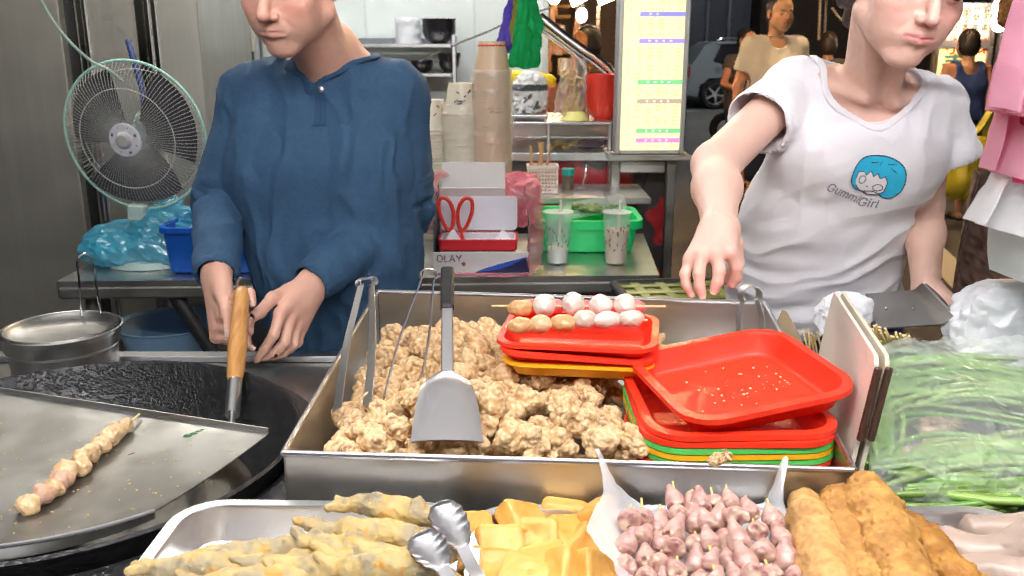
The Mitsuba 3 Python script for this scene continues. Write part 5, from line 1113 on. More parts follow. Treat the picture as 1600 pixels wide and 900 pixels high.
for i in range(13):
    k = thing('red_bowl', f'red plastic bowl, {ordn(12 - i)} from the top of the stack beside the menu light box', 'bowl'); scene[k] = put(rb, TR(rx + rs(i).normal() * .001, 3.6, za + .001 + i * .0098))

# ------------------------------------------------------------------ people
def head_sdf(nose=1.0, jaw=1.0, mw=1.0, droop=0.0):
    """A head about its centre between the eyes' height and the ears, facing -y, z up; metres."""
    s = Sdf()
    s.el((0, .018, .036), (.075, .098, .084), .02); s.el((0, -.030, .038), (.062, .056, .058), .03)
    s.el((0, -.036, -.028), (.060, .056, .062), .03)
    for x in (-1, 1):
        s.rc((x * .053 * jaw, .002, -.058), (x * .016, -.066, -.101), .019, .0155, .026); s.el((x * .046, -.058, -.024), (.021, .02, .018), .02)
        s.rc((x * .014, -.088, .021), (x * .043, -.078, .022), .0075, .0065, .014)
    for x in (-1, 1): s.el((x * .036, -.052, -.056), (.026, .026, .034), .025)
    s.el((0, -.074, -.102), (.018, .014, .014), .018); s.el((0, -.076, -.062), (.030, .024, .028), .02)
    for x in (-1, 1): s.el((x * .031, -.100, .001), (.0175, .013, .0115), .014, True)
    for x in (-1, 1): s.el((x * .031, -.0785, .0005), (.0142, .0135, .0128), .003)
    s.rc((0, -.088, .006), (0, -.110, -.030), .0075, .0098 * nose, .012); s.el((0, -.1115, -.0345), (.0105 * nose, .010, .009), .006)
    for x in (-1, 1): s.el((x * .0125 * nose, -.099, -.0385), (.0075 * nose, .009, .0068), .006); s.el((x * .0062, -.1075, -.0445), (.0036, .0045, .0026), .003, True)
    s.rc((0, -.1015, -.046), (0, -.101, -.054), .0015, .0015, .004, True)
    for x in (-1, 1):
        m = x * mw; zc = -.0655 - droop
        s.rc((0, -.0985, -.0612), (m * .022, -.0890, zc + .001), .0036, .0018, .006); s.rc((0, -.0970, -.0708), (m * .018, -.0895, zc - .003), .0046, .0025, .007)
        s.rc((0, -.1025, -.0655), (m * .0235, -.0925, zc), .0013, .0010, .003, True)
        s.rc((x * .023, -.0955, -.040), (m * .031, -.0885, -.060), .0016, .0012, .008, True)
    s.rc((-.012, -.0955, -.083), (.012, -.0955, -.083), .0028, .0028, .010, True)
    for x in (-1, 1):
        s.el((x * .079, .016, -.004), (.0075, .0185, .031), .008); s.el((x * .085, .010, .002), (.006, .010, .018), .005, True); s.el((x * .078, .006, -.03), (.006, .008, .010), .006)
    for x in (-1, 1): s.rc((x * .021, -.0925, -.0048), (x * .041, -.0885, -.0052), .0013, .0011, .002, True)
    return s
def head_color(skin, lip, stubble=0.0, mw=1.0):
    skin, lip = np.array(skin), np.array(lip)
    def f(q):
        c = np.tile(skin, (len(q), 1)); ck = np.exp(-(((np.abs(q[:, 0]) - .042) / .022) ** 2 + ((q[:, 2] + .03) / .02) ** 2)) * (q[:, 1] < 0)
        c = c * (1 + ck[:, None] * np.array([.06, -.12, -.10]))
        nb = np.exp(-((q[:, 0] / .014) ** 2 + ((q[:, 2] + .035) / .014) ** 2)) * (q[:, 1] < -.09); c = c * (1 + nb[:, None] * np.array([.02, -.10, -.08]))
        ear = np.clip((np.abs(q[:, 0]) - .074) / .006, 0, 1); c = c * (1 + ear[:, None] * np.array([.03, -.12, -.10]))
        d = np.abs(q[:, 2] + .066 + .10 * q[:, 0] ** 2 * 0) / (.0085 * np.sqrt(np.clip(1 - (q[:, 0] / (.0238 * mw)) ** 2, .001, 1))); l = np.clip((1.0 - d) * 3, 0, 1) * (np.abs(q[:, 0]) < .0238 * mw) * (q[:, 1] < -.085)
        c = c + (lip - c) * l[:, None]
        if stubble:
            m = np.clip(nfbm(q, 30, 2) + .7, 0, 1) * np.clip((-.05 - q[:, 2]) / .02, 0, 1) * np.clip((q[:, 1] + .0) / -.03, 0, 1) * (1 - l); c = c * (1 - stubble * m[:, None] * np.array([1, .85, .75]))
        return c * (1 + .14 * nfbm(q, 130, 5)[:, None] * np.array([.6, 1, 1]) + .16 * nfbm(q, 30, 6)[:, None] * np.array([.5, 1, 1]))
    return f
def head_frame(c, yaw, pitch, roll): return mat(R('x', pitch), R('y', roll), R('z', yaw), TR(*c))
def local(M, p): return (p - M[:3, 3]) @ M[:3, :3]
def hand(s, W, Ks, chains, thumb, r=.0088, wr=.023):
    """Palm from the wrist to four knuckles, a finger chain from each, a thumb chain from the side; returns the nails (centre, towards the tip)."""
    W = np.asarray(W, float)
    for i, K in enumerate(Ks):
        w0 = W + (K - W) * .12 + (np.asarray(K) - np.mean(Ks, 0)) * .35; s.rc(w0, K, wr * .72, r * 1.28, .014)
    s.rc(W, W * .45 + np.mean(Ks, 0) * .55, wr * .85, .017, .016)
    for i, ch in enumerate(chains):
        rr = r * (1, 1.03, .97, .86)[i]; pts = [Ks[i], *ch]; rs_ = [rr * 1.16, rr * 1.04, rr * .93, rr * .80]
        for a in range(3): s.rc(pts[a], pts[a + 1], rs_[a], rs_[a + 1], .0035 if a else .006)
    rs_ = [r * 1.7, r * 1.28, r * 1.12, r * .92]; rs_ = rs_[-len(thumb):]
    s.rc(W + (thumb[0] - W) * .3, thumb[0], wr * .6, rs_[0], .012)
    for a in range(len(thumb) - 1): s.rc(thumb[a], thumb[a + 1], rs_[a], rs_[a + 1], .006)
def nail(c, d, n, L=.0105, w=.0088):
    """A fingernail, a thin curved plate."""
    def fn(u, v):
        x = (2 * u - 1); y = (v - .5) * L; ww = w / 2 * np.sqrt(np.clip(1 - (np.clip(-(2 * v - 1), 0, 1)) ** 3 * .6, .2, 1)); return np.stack([x * ww, y, -.0016 * x ** 2 - .0008 * (2 * v - 1) ** 2], -1)
    A = np.eye(4); z = nrm(n); y = nrm(np.asarray(d) - z * (np.asarray(d) @ z)); A[:3, 0], A[:3, 1], A[:3, 2], A[:3, 3] = np.cross(y, z), y, z, c
    return mv(sheet(fn, 9, 9, .0007), A)
TOEYE = lambda c: nrm(EYE - c)
def torso(s, lv, k=.05):
    """lv: (centre, half separation vector, radius) from the shoulders down."""
    for (c0, a0, r0), (c1, a1, r1) in zip(lv[:-1], lv[1:]):
        for f in (-1, 0, 1): s.rc(np.asarray(c0) + f * np.asarray(a0), np.asarray(c1) + f * np.asarray(a1), r0, r1, k)
def ridge(q, seed): return 1 - 2 * np.abs(nfbm(q, 1, seed, 2)) * 1.6
def sgn_arm(p, a, b):
    """Distance from segment a-b and the position along it."""
    ba = b - a; h = np.clip((p - a) @ ba / (ba @ ba), 0, 1); return np.linalg.norm(p - a - h[:, None] * ba, axis=1), h * np.linalg.norm(ba)
def eyes_and_hair(t, M, hair_c, sc, kind, brow_c):
    for x in (-1, 1): part(t, 'eye', mv(lump((0, 0, 0), (.0125, .0125, .0125), 1, 0), np.diag([sc, sc, sc, 1]), TR(*(M[:3, :3] @ (np.array((x * .031, -.0775, -.001)) * sc) + M[:3, 3]))), 'v_gloss', (.035, .022, .016), True)
    for x in (-1, 1):
        b = smooth_path([(x * .014, -.0985, .0205), (x * .028, -.0955, .0245), (x * .045, -.0835, .0215)], 12)
        part(t, 'eyebrow', tube(b * sc @ M[:3, :3].T + M[:3, 3], np.array([.0022] + [.0032] * 8 + [.0026, .002, .0012]) * sc, 8, flat=.6), 'v_matte', brow_c)
        b = smooth_path([(x * .019, -.0935, -.0035), (x * .031, -.0945, -.0035), (x * .043, -.0875, -.0042)], 12)
        part(t, 'eyelashes', tube(b * sc @ M[:3, :3].T + M[:3, 3], .0009 * sc, 6), 'v_matte', (.02, .015, .015))

# ------------------------------------------------------------------ the cook
t = thing('person', 'man in a dark blue long-sleeved henley frying over the wok with both hands', 'person'); MAN = t
SK = (.575, .325, .245)
mh_c = P(453, -33, 1.70); HM = head_frame(mh_c, -16, 18, 2)
shL, shR = P(388, 146, 1.88), P(622, 142, 1.86); elL, elR = P(344, 318, 1.87), P(632, 322, 1.90); wrL, wrR = P(338, 425, 1.63), P(494, 436, 1.645)
ac = nrm(shR - shL)
nk = P(512, 100, 1.83)
b = Sdf(); b.add(head_sdf(1.14, 1.10, 1.22, .003).moved(HM)); nhead = len(b.pr); b.rc(mh_c + [.012, .045, -.05], nk + [0, .03, -.03], .056, .053, .03); b.rc(nk + [0, .03, -.014], shL * .8 + nk * .2 + [0, .025, -.004], .046, .044, .02); b.rc(nk + [0, .03, -.014], shR * .8 + nk * .2 + [0, .025, -.004], .046, .044, .02)
cc = lambda z, x, y: np.array([x, y, z])
mid = (shL + shR) / 2
LV = [(mid + [0, .01, -.03], ac * .100, .066), (mid + [0, -.010, -.15], ac * .076, .092), (mid + [.012, -.015, -.33], ac * .060, .094), (mid + [.012, .0, -.52], ac * .066, .096)]
torso(b, LV); b.rc(shL, elL, .05, .042, .03); b.rc(elL, wrL, .042, .026, .02); b.rc(shR, elR, .05, .042, .03); b.rc(elR, wrR, .042, .026, .02)
hT, hB = P(378, 452, 1.50), P(363, 648, 1.25)
K1 = [P(357, 476, 1.535), P(349, 495, 1.54), P(342, 512, 1.545), P(338, 527, 1.55)]
C1 = [[P(376, 458, 1.520), P(391, 458, 1.497), P(394, 474, 1.485)], [P(372, 489, 1.505), P(390, 497, 1.480), P(391, 519, 1.470)], [P(364, 516, 1.505), P(384, 525, 1.475), P(388, 541, 1.465)], [P(356, 533, 1.505), P(376, 536, 1.475), P(394, 544, 1.462)]]
TH1 = [P(346, 458, 1.56), P(354, 488, 1.50), P(356, 519, 1.465)]
hand(b, wrL, K1, C1, TH1, .0092, .027)
K2 = [P(438, 490, 1.535), P(452, 500, 1.55), P(463, 508, 1.565), P(471, 512, 1.58)]
C2 = [[P(428, 523, 1.510), P(414, 545, 1.505), P(400, 563, 1.50)], [P(446, 534, 1.525), P(429, 552, 1.52), P(409, 560, 1.515)], [P(459, 538, 1.545), P(442, 552, 1.54), P(424, 558, 1.535)], [P(466, 535, 1.565), P(453, 547, 1.56), P(439, 552, 1.555)]]
TH2 = [P(452, 456, 1.60), P(426, 466, 1.555), P(406, 488, 1.515), P(391, 499, 1.495)]
hand(b, wrR, K2, C2, TH2, .0092, .027)
for c in (shL, shR): b.el(c, .044, .03); b.rc(nk + [0, .04, .03], nk * .5 + c * .5 + [0, .035, -.008], .048, .034, .03)
hipz = mid[2] - .60
for sg in (-1, 1):
    hp = np.array([mid[0] + sg * .095, mid[1] + .01, hipz + .05]); kn = np.array([hp[0] + sg * .02, hp[1] - .02, .50]); an = np.array([hp[0] + sg * .03, hp[1] + .03, .07])
    b.rc(hp, kn, .085, .055, .04); b.rc(kn, an, .052, .038, .02); b.rc(an + [0, .02, -.03], an + [sg * .02, -.15, -.035], .036, .03, .02)
vtip = P(484, 139, 1.785)
hcol = head_color(SK, (.47, .24, .195), .22, 1.22)
def mancol(v):
    q = local(HM, v); c = hcol(q); c = np.where((np.linalg.norm(q, axis=1) < .19)[:, None], c, np.array(SK) * (1 + .10 * nfbm(v, 60, 5)[:, None]))
    for h in (K1, K2):
        for k_ in h: c = c * (1 + .14 * np.exp(-np.sum((v - k_) ** 2, 1) / .013 ** 2)[:, None] * np.array([.1, -1, -.9]))
    return c
part(t, 'body', two_level(b, .0025, .007, [(mh_c, .17), (nk, .12), (vtip, .07), (wrL * .6 + K1[0] * .4, .13), (wrR * .6 + K2[0] * .4, .14)]), 'v_flesh', mancol, True)
for tip, pre in [(TH1[-1], TH1[-2]), (TH2[-1], TH2[-2])]:
    d = nrm(tip - pre); e = TOEYE(tip); part(t, 'thumbnail', nail(tip + e * .0082 + d * .002, d, e, .0125, .0105), 'v_gloss', (.66, .46, .38), True)
for tip, pre in [(C1[3][-1], C1[3][-2]), (C1[0][-1], C1[0][-2])]:
    d = nrm(tip - pre); e = TOEYE(tip); part(t, 'fingernail', nail(tip + e * .0068 + d * .001, d, e, .009, .0078), 'v_gloss', (.64, .42, .35), True)
eyes_and_hair(t, HM, None, 1.0, 'short', (.02, .018, .018))
h = Sdf(); h.el((0, .022, .045), (.0815, .101, .087), .01); h.el((0, .055, -.01), (.068, .062, .06), .02); h.el((0, -.095, -.005), (.072, .058, .068), .012, True); h.el((0, .02, -.08), (.10, .075, .055), .015, True)
for x in (-1, 1): h.el((x * .085, .012, -.012), (.022, .024, .036), .006, True)
h.post = lambda p, v: v + .004 * nfbm(p, 60, 3) + .003 * nfbm(p * [1, 1, .4], 300, 4, 2)
part(t, 'hair', mv(h.mesh(.003, pad=.006), HM), 'v_satin', lambda v: np.array((.022, .02, .02)) * (1 + 1.6 * nfbm(v, 200, 3)[:, None]), True)
# sweater
sw = Sdf(); LS = [(c + np.array([0, -.003, 0]), a * 1.05, r + (.020 if i < 2 else .013)) for i, (c, a, r) in enumerate(LV)]; torso(sw, LS)
sw.rc(nk + [0, .02, -.026], shL + [0, .01, -.002], .056, .056, .03); sw.rc(nk + [0, .02, -.026], shR + [0, .01, -.002], .056, .056, .03)
sw.rc(shL, elL, .056, .052, .016); sw.rc(elL, wrL, .050, .040, .012); sw.rc(shR, elR, .057, .054, .016); sw.rc(elR, wrR, .053, .042, .012)
sw.rc(mid + [0, 0, -.52], mid + [0, 0, -.56], .12, .12, .03)
for e, w_ in ((elL, wrL), (elR, wrR)):
    d = nrm(w_ - e); sw.rc(w_ - d * .05, w_ + d * .10, .030, .040, .004, True)
n0 = len(sw.pr)
sw.rc(P(508, 40, 1.80), P(503, 60, 1.785), .061, .056, .01, True); sw.rc(P(501, 72, 1.795), vtip, .060, .002, .006, True)
for sg, p_ in ((0, P(452, 78, 1.78)), (1, P(562, 60, 1.85))): sw.rc(P(505, 70, 1.80), p_, .05, .042, .012, True)
sw.rc(vtip + [0, -.01, .004], P(486, 153, 1.785) + [0, -.01, 0], .0024, .0014, .002, True)
neckcuts = sw.pr[n0:-1]
armsM = [(shL, elL), (elL, wrL), (shR, elR), (elR, wrR)]
def mfold(p):
    f = np.zeros(len(p)); dt = np.ones(len(p))
    for i, (a, e) in enumerate(armsM):
        d, s_ = sgn_arm(p, a, e); w = np.clip(1 - d / .10, 0, 1) ** .5; L = np.linalg.norm(e - a); near = np.exp(-((s_ - (L if i % 2 == 0 else 0)) / .085) ** 2)
        q = np.stack([s_ * 42 + d * 8, p[:, 0] * 7, p[:, 2] * 9], -1); f += w * near * .016 * (ridge(q, 11 + i) - .45); f += w * .008 * (ridge(np.stack([s_ * 9, p[:, 0] * 12, p[:, 1] * 12], -1), 31 + i) - .5); dt = np.minimum(dt, 1 - w)
    q = p * [21, 14, 5.5] + 1.4 * np.stack([nfbm(p, 6, 3), nfbm(p, 6, 4), nfbm(p, 6, 5)], -1)
    f += np.clip(dt + .25, 0, 1) * (.017 * (ridge(q, 7) - .6) + .012 * nfbm(p * [1, 1, .5], 9, 8)); f += .0016 * nfbm(p, 60, 9)
    return np.maximum(f, -.0045)
SWC = (.029, .067, .125)
swm = sw.mesh(.0042)
part(t, 'sweater', displaced(relax(swm), mfold), 'v_knit', lambda v: np.array(SWC) * (1 + .35 * nfbm(v, 320, 1, 2)[:, None] + .25 * nfbm(v, 20, 2)[:, None]), True)
def decal(f, m, o, ux, uy, n, lift=.0015, size=.006, post_lift=None):
    """Lays a thin mesh drawn in a plane (x, y in metres, z its thickness) onto the surface f = 0, along -n."""
    v, fc = trimesh.remesh.subdivide_to_size(m.vertices, m.faces, size, max_iter=12); start = o + v[:, :1] * ux + v[:, 1:2] * uy + n * .09
    hit = trace(f, start, -n, 70); return tm(hit + n * (lift + v[:, 2:3]), fc)
fman = lambda p: sw.ev(p) - mfold(p)
o = P(484, 166, 1.70); ux, uy, n_ = nrm([1, .05, 0]), np.array([0, -.05, 1.0]), nrm([-.03, -1, .12])
part(t, 'placket', decal(fman, prism([(-.012, -.032), (.013, -.034), (.013, .026), (.004, .030), (-.010, .026)], 0, .001), o, ux, uy, n_, .0012), 'v_cloth', (.021, .052, .105), 30)
part(t, 'placket_seam', decal(fman, cat([box((0, -.0335, .0006), (.027, .0012, .0008), .0002), box((.0005, -.004, .0006), (.0010, .058, .0008), .0002)]), o, ux, uy, n_, .0022), 'v_cloth', (.010, .03, .07), 30)
part(t, 'button', mv(lathe([(0, .0035), (.0035, .0035), (.0058, .0025), (.0058, 0)], 20), frame([-.1, -1, .1]), TR(*trace(fman, [P(468, 140, 1.6)], nrm([0, 1, -.05]))[0])), 'v_metal', (.75, .75, .72))
part(t, 'collar', neck_band(sw, neckcuts), 'v_cloth', (.021, .055, .108), True)
def rib(e, w_, r0, nm):
    d = nrm(w_ - e); part(t, nm, tube([w_ - d * .034, w_ - d * .002], [r0, r0 - .003], 40, caps=False), 'v_cloth', SWC, True)
tr = Sdf()
for sg in (-1, 1):
    hp = np.array([mid[0] + sg * .095, mid[1] + .01, hipz + .05]); kn = np.array([hp[0] + sg * .02, hp[1] - .02, .50]); an = np.array([hp[0] + sg * .03, hp[1] + .03, .10]); tr.rc(hp, kn, .10, .075, .04); tr.rc(kn, an, .074, .062, .02)
torso(tr, [(mid + [0, 0, -.50], ac * .085, .10), (mid + [0, .01, -.62], ac * .085, .105)])
tr.post = lambda p, v: v + .012 * nfbm(p * [1, 1, .5], 16, 3); part(t, 'trousers', tr.mesh(.008, pad=.01), 'v_cloth', (.02, .02, .025), True)

# ------------------------------------------------------------------ the woman
t = thing('person', 'woman in a white printed T-shirt reaching over the red trays', 'person')
WS = (.66, .425, .345)
wc = P(1422, -31, 1.45); HW = head_frame(wc, 5, 16, 9); hs = .97
S1, S2 = P(1236, 142, 1.66), P(1462, 172, 1.63); E1, E2 = P(1118, 258, 1.48), P(1443, 322, 1.655); W1, W2 = P(1124, 356, 1.295), P(1447, 452, 1.52)
aw = nrm(S2 - S1); midw = (S1 + S2) / 2; nkw = P(1368, 128, 1.60)
b = Sdf(); b.add(head_sdf(.98, .98, 1.12).moved(HW, hs)); nhead2 = len(b.pr); b.rc(wc + HW[:3, :3] @ np.array((-.004, .042, -.055)), nkw + [0, .015, -.02], .047, .050, .03)
b.rc(nkw + [0, .02, -.02], S1 * .75 + nkw * .25 + [0, .014, -.004], .038, .030, .02); b.rc(nkw + [0, .02, -.02], S2 * .75 + nkw * .25 + [0, .014, -.006], .038, .030, .02)
for a_, c_ in (((-.045, .005, -.06), P(1366, 150, 1.549)), ((.045, .005, -.06), P(1394, 156, 1.545))): b.rc(HW[:3, :3] @ np.array(a_) * hs + wc, c_, .005, .005, .028)
b.rc(P(1352, 158, 1.545), P(1268, 120, 1.62), .006, .006, .022); b.rc(P(1402, 162, 1.54), P(1450, 152, 1.60), .008, .008, .02)
LW = [(midw + [0, .0, -.02], aw * .082, .062), (P(1350, 235, 1.63), aw * .048, .070), (P(1288, 350, 1.69), aw * .046, .072), (P(1268, 440, 1.735), aw * .054, .080), (P(1266, 500, 1.765), aw * .066, .088)]
torso(b, LW)
b.rc(S1, E1, .038, .0375, .03); b.rc(E1, E1 * .6 + W1 * .4, .0375, .0365, .015); b.rc(E1 * .6 + W1 * .4, W1, .0365, .0245, .02); b.rc(S2, E2, .030, .034, .03); b.rc(E2, E2 * .65 + W2 * .35, .034, .033, .015); b.rc(E2 * .65 + W2 * .35, W2, .033, .023, .02)
K3 = [P(1140, 394, 1.245), P(1119, 394, 1.24), P(1096, 398, 1.245), P(1079, 404, 1.255)]
C3 = [[P(1151, 418, 1.245), P(1151, 433, 1.248), P(1144, 445, 1.25)], [P(1124, 424, 1.228), P(1121, 441, 1.225), P(1116, 454, 1.225)], [P(1092, 428, 1.232), P(1093, 447, 1.228), P(1097, 461, 1.226)], [P(1070, 428, 1.245), P(1072, 445, 1.24), P(1080, 459, 1.238)]]
TH3 = [P(1150, 384, 1.285), P(1152, 412, 1.280), P(1136, 438, 1.270)]
hand(b, W1, K3, C3, TH3, .0084, .0235)
K4 = [P(1490, 472, 1.475), P(1488, 483, 1.475), P(1484, 491, 1.485), P(1479, 497, 1.495)]
C4 = [[P(1514, 478, 1.452), P(1529, 486, 1.44), P(1537, 498, 1.43)], [P(1522, 491, 1.445), P(1519, 508, 1.425), P(1508, 518, 1.415)], [P(1531, 498, 1.455), P(1533, 510, 1.435), P(1526, 519, 1.425)], [P(1533, 500, 1.47), P(1541, 509, 1.452), P(1541, 517, 1.442)]]
TH4 = [P(1464, 476, 1.505), P(1478, 500, 1.475), P(1492, 508, 1.45)]
hand(b, W2, K4, C4, TH4, .0080, .0225)
for sg in (-1, 1):
    hp = P(1268, 500, 1.78) + aw * sg * .085 + [0, 0, -.05]; kn = np.array([hp[0] + sg * .01, hp[1] - .02, .46]); an = np.array([hp[0] + sg * .01, hp[1] + .02, .07])
    b.rc(hp, kn, .085, .052, .04); b.rc(kn, an, .05, .034, .02); b.rc(an + [0, .02, -.03], an + [0, -.14, -.038], .032, .026, .02)
hcol2 = head_color(WS, (.60, .25, .245), 0, 1.12)
def womcol(v):
    q = local(HW, v) / hs; c = np.where((np.linalg.norm(q, axis=1) < .19)[:, None], hcol2(q), np.array(WS) * (1 + .07 * nfbm(v, 50, 5)[:, None]))
    for ch in (*C3, *C4): c = c * (1 + .22 * np.exp(-np.sum((v - ch[-1]) ** 2, 1) / .012 ** 2)[:, None] * np.array([.05, -.9, -.7]))
    return c
part(t, 'body', two_level(b, .0025, .007, [(wc, .17), (nkw, .17), (P(1375, 170, 1.53), .11), (E1, .20), (W1, .16), (E2, .17), (W2, .17), (S2 * .4 + E2 * .6, .1)]), 'v_flesh', womcol, True)
for ch in (C3[1], C3[2], C3[3], C4[1]):
    d = nrm(ch[2] - ch[1]); e = TOEYE(ch[2]); part(t, 'fingernail', nail(ch[2] + e * .0062 + d * .0015, d, e, .0085, .0072), 'v_gloss', (.72, .42, .38), True)
eyes_and_hair(t, HW, None, hs, 'tied', (.05, .032, .025))
h = Sdf(); h.el((0, .024, .045), (.0845, .102, .090), .01); h.el((0, .07, -.02), (.066, .06, .06), .03); h.rc((0, .12, .0), (0, .15, -.10), .034, .018, .03)
for x in (-1, 1): h.rc((x * .068, -.03, .05), (x * .080, .012, -.002), .018, .012, .02); h.rc((x * .080, .02, .0), (x * .062, .07, -.06), .014, .012, .02)
h.el((0, -.085, -.012), (.066, .060, .075), .012, True); h.el((0, .0, -.10), (.09, .07, .06), .015, True)
for x in (-1, 1): h.el((x * .088, .010, -.016), (.020, .018, .028), .006, True)
h.post = lambda p, v: v + .003 * nfbm(p, 50, 3) + .0026 * nfbm(p * [1, .35, 1], 260, 4, 2)
part(t, 'hair', mv(h.mesh(.003, pad=.006), np.diag([hs, hs, hs, 1]), HW), 'v_satin', lambda v: np.array((.045, .028, .02)) * (1 + 1.4 * nfbm(v, 180, 3)[:, None]), True)
# T-shirt
ts = Sdf(); LT = [(LW[0][0], LW[0][1] * 1.0, LW[0][2] + .008), (P(1340, 235, 1.625), aw * .056, .088), (P(1286, 345, 1.69), aw * .054, .092), (P(1267, 435, 1.735), aw * .060, .100), (P(1266, 470, 1.75), aw * .066, .103)]
torso(ts, LT)
for x in (-.052, .05): ts.el(P(1348, 262, 1.57) + aw * x + [0, .014, 0], (.048, .042, .05), .05)
ts.rc(nkw + [0, .02, -.03], S1 + [0, .005, .003], .052, .054, .04); ts.rc(nkw + [0, .02, -.03], S2 + [0, .005, .003], .052, .054, .04)
e1, e2 = S1 + (E1 - S1) * .40, S2 + (P(1488, 300, 1.62) - S2) * .55
ts.rc(S1, e1, .050, .061, .014); ts.rc(S2, e2, .048, .060, .010)
d1, d2 = nrm(E1 - S1), nrm(P(1488, 300, 1.62) - S2)
ts.el(e1 + d1 * .089, .086, .003, True); ts.el(e2 + d2 * .091, .088, .003, True)
ts.rc(e1 - d1 * .03, e1 + d1 * .08, .050, .062, .004, True); ts.rc(e2 - d2 * .03, e2 + d2 * .08, .048, .064, .004, True)
hem = P(1268, 486, 1.74); ts.el(hem + [0, 0, -.26], (.5, .5, .232), .002, True)
n0 = len(ts.pr)
ts.rc(P(1352, 70, 1.62), P(1360, 130, 1.58), .070, .072, .01, True); ts.rc(P(1362, 125, 1.57), P(1382, 176, 1.50), .068, .030, .012, True); ts.rc(P(1345, 92, 1.62), P(1308, 84, 1.645), .055, .036, .02, True); ts.rc(P(1380, 110, 1.60), P(1406, 124, 1.585), .05, .036, .02, True)
neckcuts2 = ts.pr[n0:]
wz = hem[2]
def wfold(p):
    f = np.zeros(len(p)); hz = p[:, 2] - wz; up = np.clip(hz / .40, 0, 1)
    q = p @ np.array([[.92, 0, .38], [0, 1, 0], [-.38, 0, .92]]).T; warp = np.stack([nfbm(p, 5, 3), nfbm(p, 5, 4), nfbm(p, 5, 5)], -1)
    f += (1 - up) ** 1.0 * (.017 * (ridge(q * [5, 5, 21] + 1.6 * warp, 7) - .6)) + up * .008 * (ridge(p * [22, 10, 5] + 1.6 * warp, 9) - .6) + .011 * nfbm(p * [1, 1, 1.3], 7, 8)
    for i, (a, e) in enumerate(((S1, e1), (S2, e2))):
        d, s_ = sgn_arm(p, a, e); w = np.clip(1 - d / .09, 0, 1); f += w * .010 * (ridge(np.stack([s_ * 10, p[:, 0] * 20, p[:, 2] * 14], -1), 20 + i) - .5)
    f = f * (1 - .75 * np.exp(-(np.linalg.norm(p - P(1372, 285, 1.53), axis=1) / .075) ** 2)); return np.maximum(f, -.002 - .006 * (1 - up)) + .0008 * nfbm(p, 80, 1)
tsm = ts.mesh(.004)
part(t, 'tshirt', displaced(relax(tsm), wfold), 'v_knit', lambda v: np.array((.70, .69, .73)) * (1 + .05 * nfbm(v, 200, 1)[:, None]), True)
fw = lambda p: ts.ev(p) - wfold(p)
part(t, 'neckband', neck_band(ts, neckcuts2, .010, .0028), 'v_cloth', (.69, .68, .72), True)
on = nrm([-.08, -1, .12]); uxw = nrm([1, -.08, -.10]); uyw = np.cross(uxw, on) * -1
uyw = np.array([.10, .12, 1.0]); uyw = nrm(uyw - uxw * (uyw @ uxw)); ow = P(1370, 276, 1.53); kk = 1.53 / 1400
def pxy(pts): return [((x - 1370) * kk, -(y - 276) * kk) for x, y in pts]
hairp = smooth_path(np.array([(1333, 292), (1330, 268), (1338, 251), (1356, 244), (1382, 246), (1402, 258), (1410, 280), (1406, 298), (1388, 308), (1370, 300), (1345, 300)]), 60, True)
facep = [(1336, 282), (1337, 272), (1346, 270), (1350, 276), (1355, 268), (1361, 277), (1366, 271), (1371, 279), (1378, 275), (1384, 284), (1383, 298), (1374, 304), (1360, 305), (1346, 299), (1339, 292)]
prt = part(t, 'print_hair', decal(fw, prism(pxy(hairp), 0, .0005), ow, uxw, uyw, on, .0008), 'v_cloth', (.03, .40, .62), 25, label='bright blue bobbed hair of the printed girl')
part(t, 'print_face', decal(fw, prism(pxy(facep), 0, .0005), ow, uxw, uyw, on, .0017), 'v_cloth', (.66, .65, .68), 25)
ln = lambda pts, w, cl=False: LineString(pxy(pts) + (pxy(pts)[:1] if cl else [])).buffer(w)
eye = lambda cx, cy, rx, ry: [(cx + rx * math.cos(q), cy + ry * math.sin(q)) for q in np.linspace(0, 2 * PI, 18)]
lines = union_all([ln(list(hairp), .0007, True), ln(facep, .0006), ln(eye(1346, 283, 5, 6), .0006), ln(eye(1372, 293, 7.5, 5), .0006), ln([(1354, 292), (1357, 293)], .0007), ln([(1348, 300), (1358, 303)], .0005), ln([(1352, 256), (1362, 254)], .0005), ln([(1368, 253), (1366, 258)], .0005), ln([(1378, 256), (1390, 254)], .0005), ln([(1384, 262), (1394, 268)], .0005)])
part(t, 'print_lines', decal(fw, cat([trimesh.creation.extrude_polygon(g, .0004, engine='earcut') for g in getattr(lines, 'geoms', [lines])]), ow, uxw, uyw, on, .0025), 'v_cloth', (.04, .05, .08), 25)
for w_, x, y, hgt, rz in (('Gummi', 1297, 305, .0135, -16), ('Girl', 1352, 324, .0150, -3)):
    m = meshkit.text_mesh(w_, hgt, .0004); m = mv(m, np.diag([1.02, 1, 1, 1]), R('z', rz), TR((x - 1370) * kk, -(y - 276) * kk, 0)); part(t, 'lettering', decal(fw, m, ow, uxw, uyw, on, .0012, .004), 'v_cloth', (.20, .20, .24), 25)
jn = Sdf()
for sg in (-1, 1):
    hp = P(1268, 500, 1.78) + aw * sg * .085 + [0, 0, -.05]; kn = np.array([hp[0] + sg * .01, hp[1] - .02, .46]); an = np.array([hp[0] + sg * .01, hp[1] + .02, .10]); jn.rc(hp, kn, .098, .066, .04); jn.rc(kn, an, .066, .05, .02)
torso(jn, [(P(1267, 462, 1.742), aw * .062, .092), (P(1266, 510, 1.77), aw * .074, .100)])
jn.post = lambda p, v: v + .010 * nfbm(p * [1, 1, .5], 18, 3); part(t, 'jeans', jn.mesh(.006, pad=.01), 'v_cloth', lambda v: np.array((.045, .085, .20)) * (1 + .5 * nfbm(v, 300, 2)[:, None]), True)

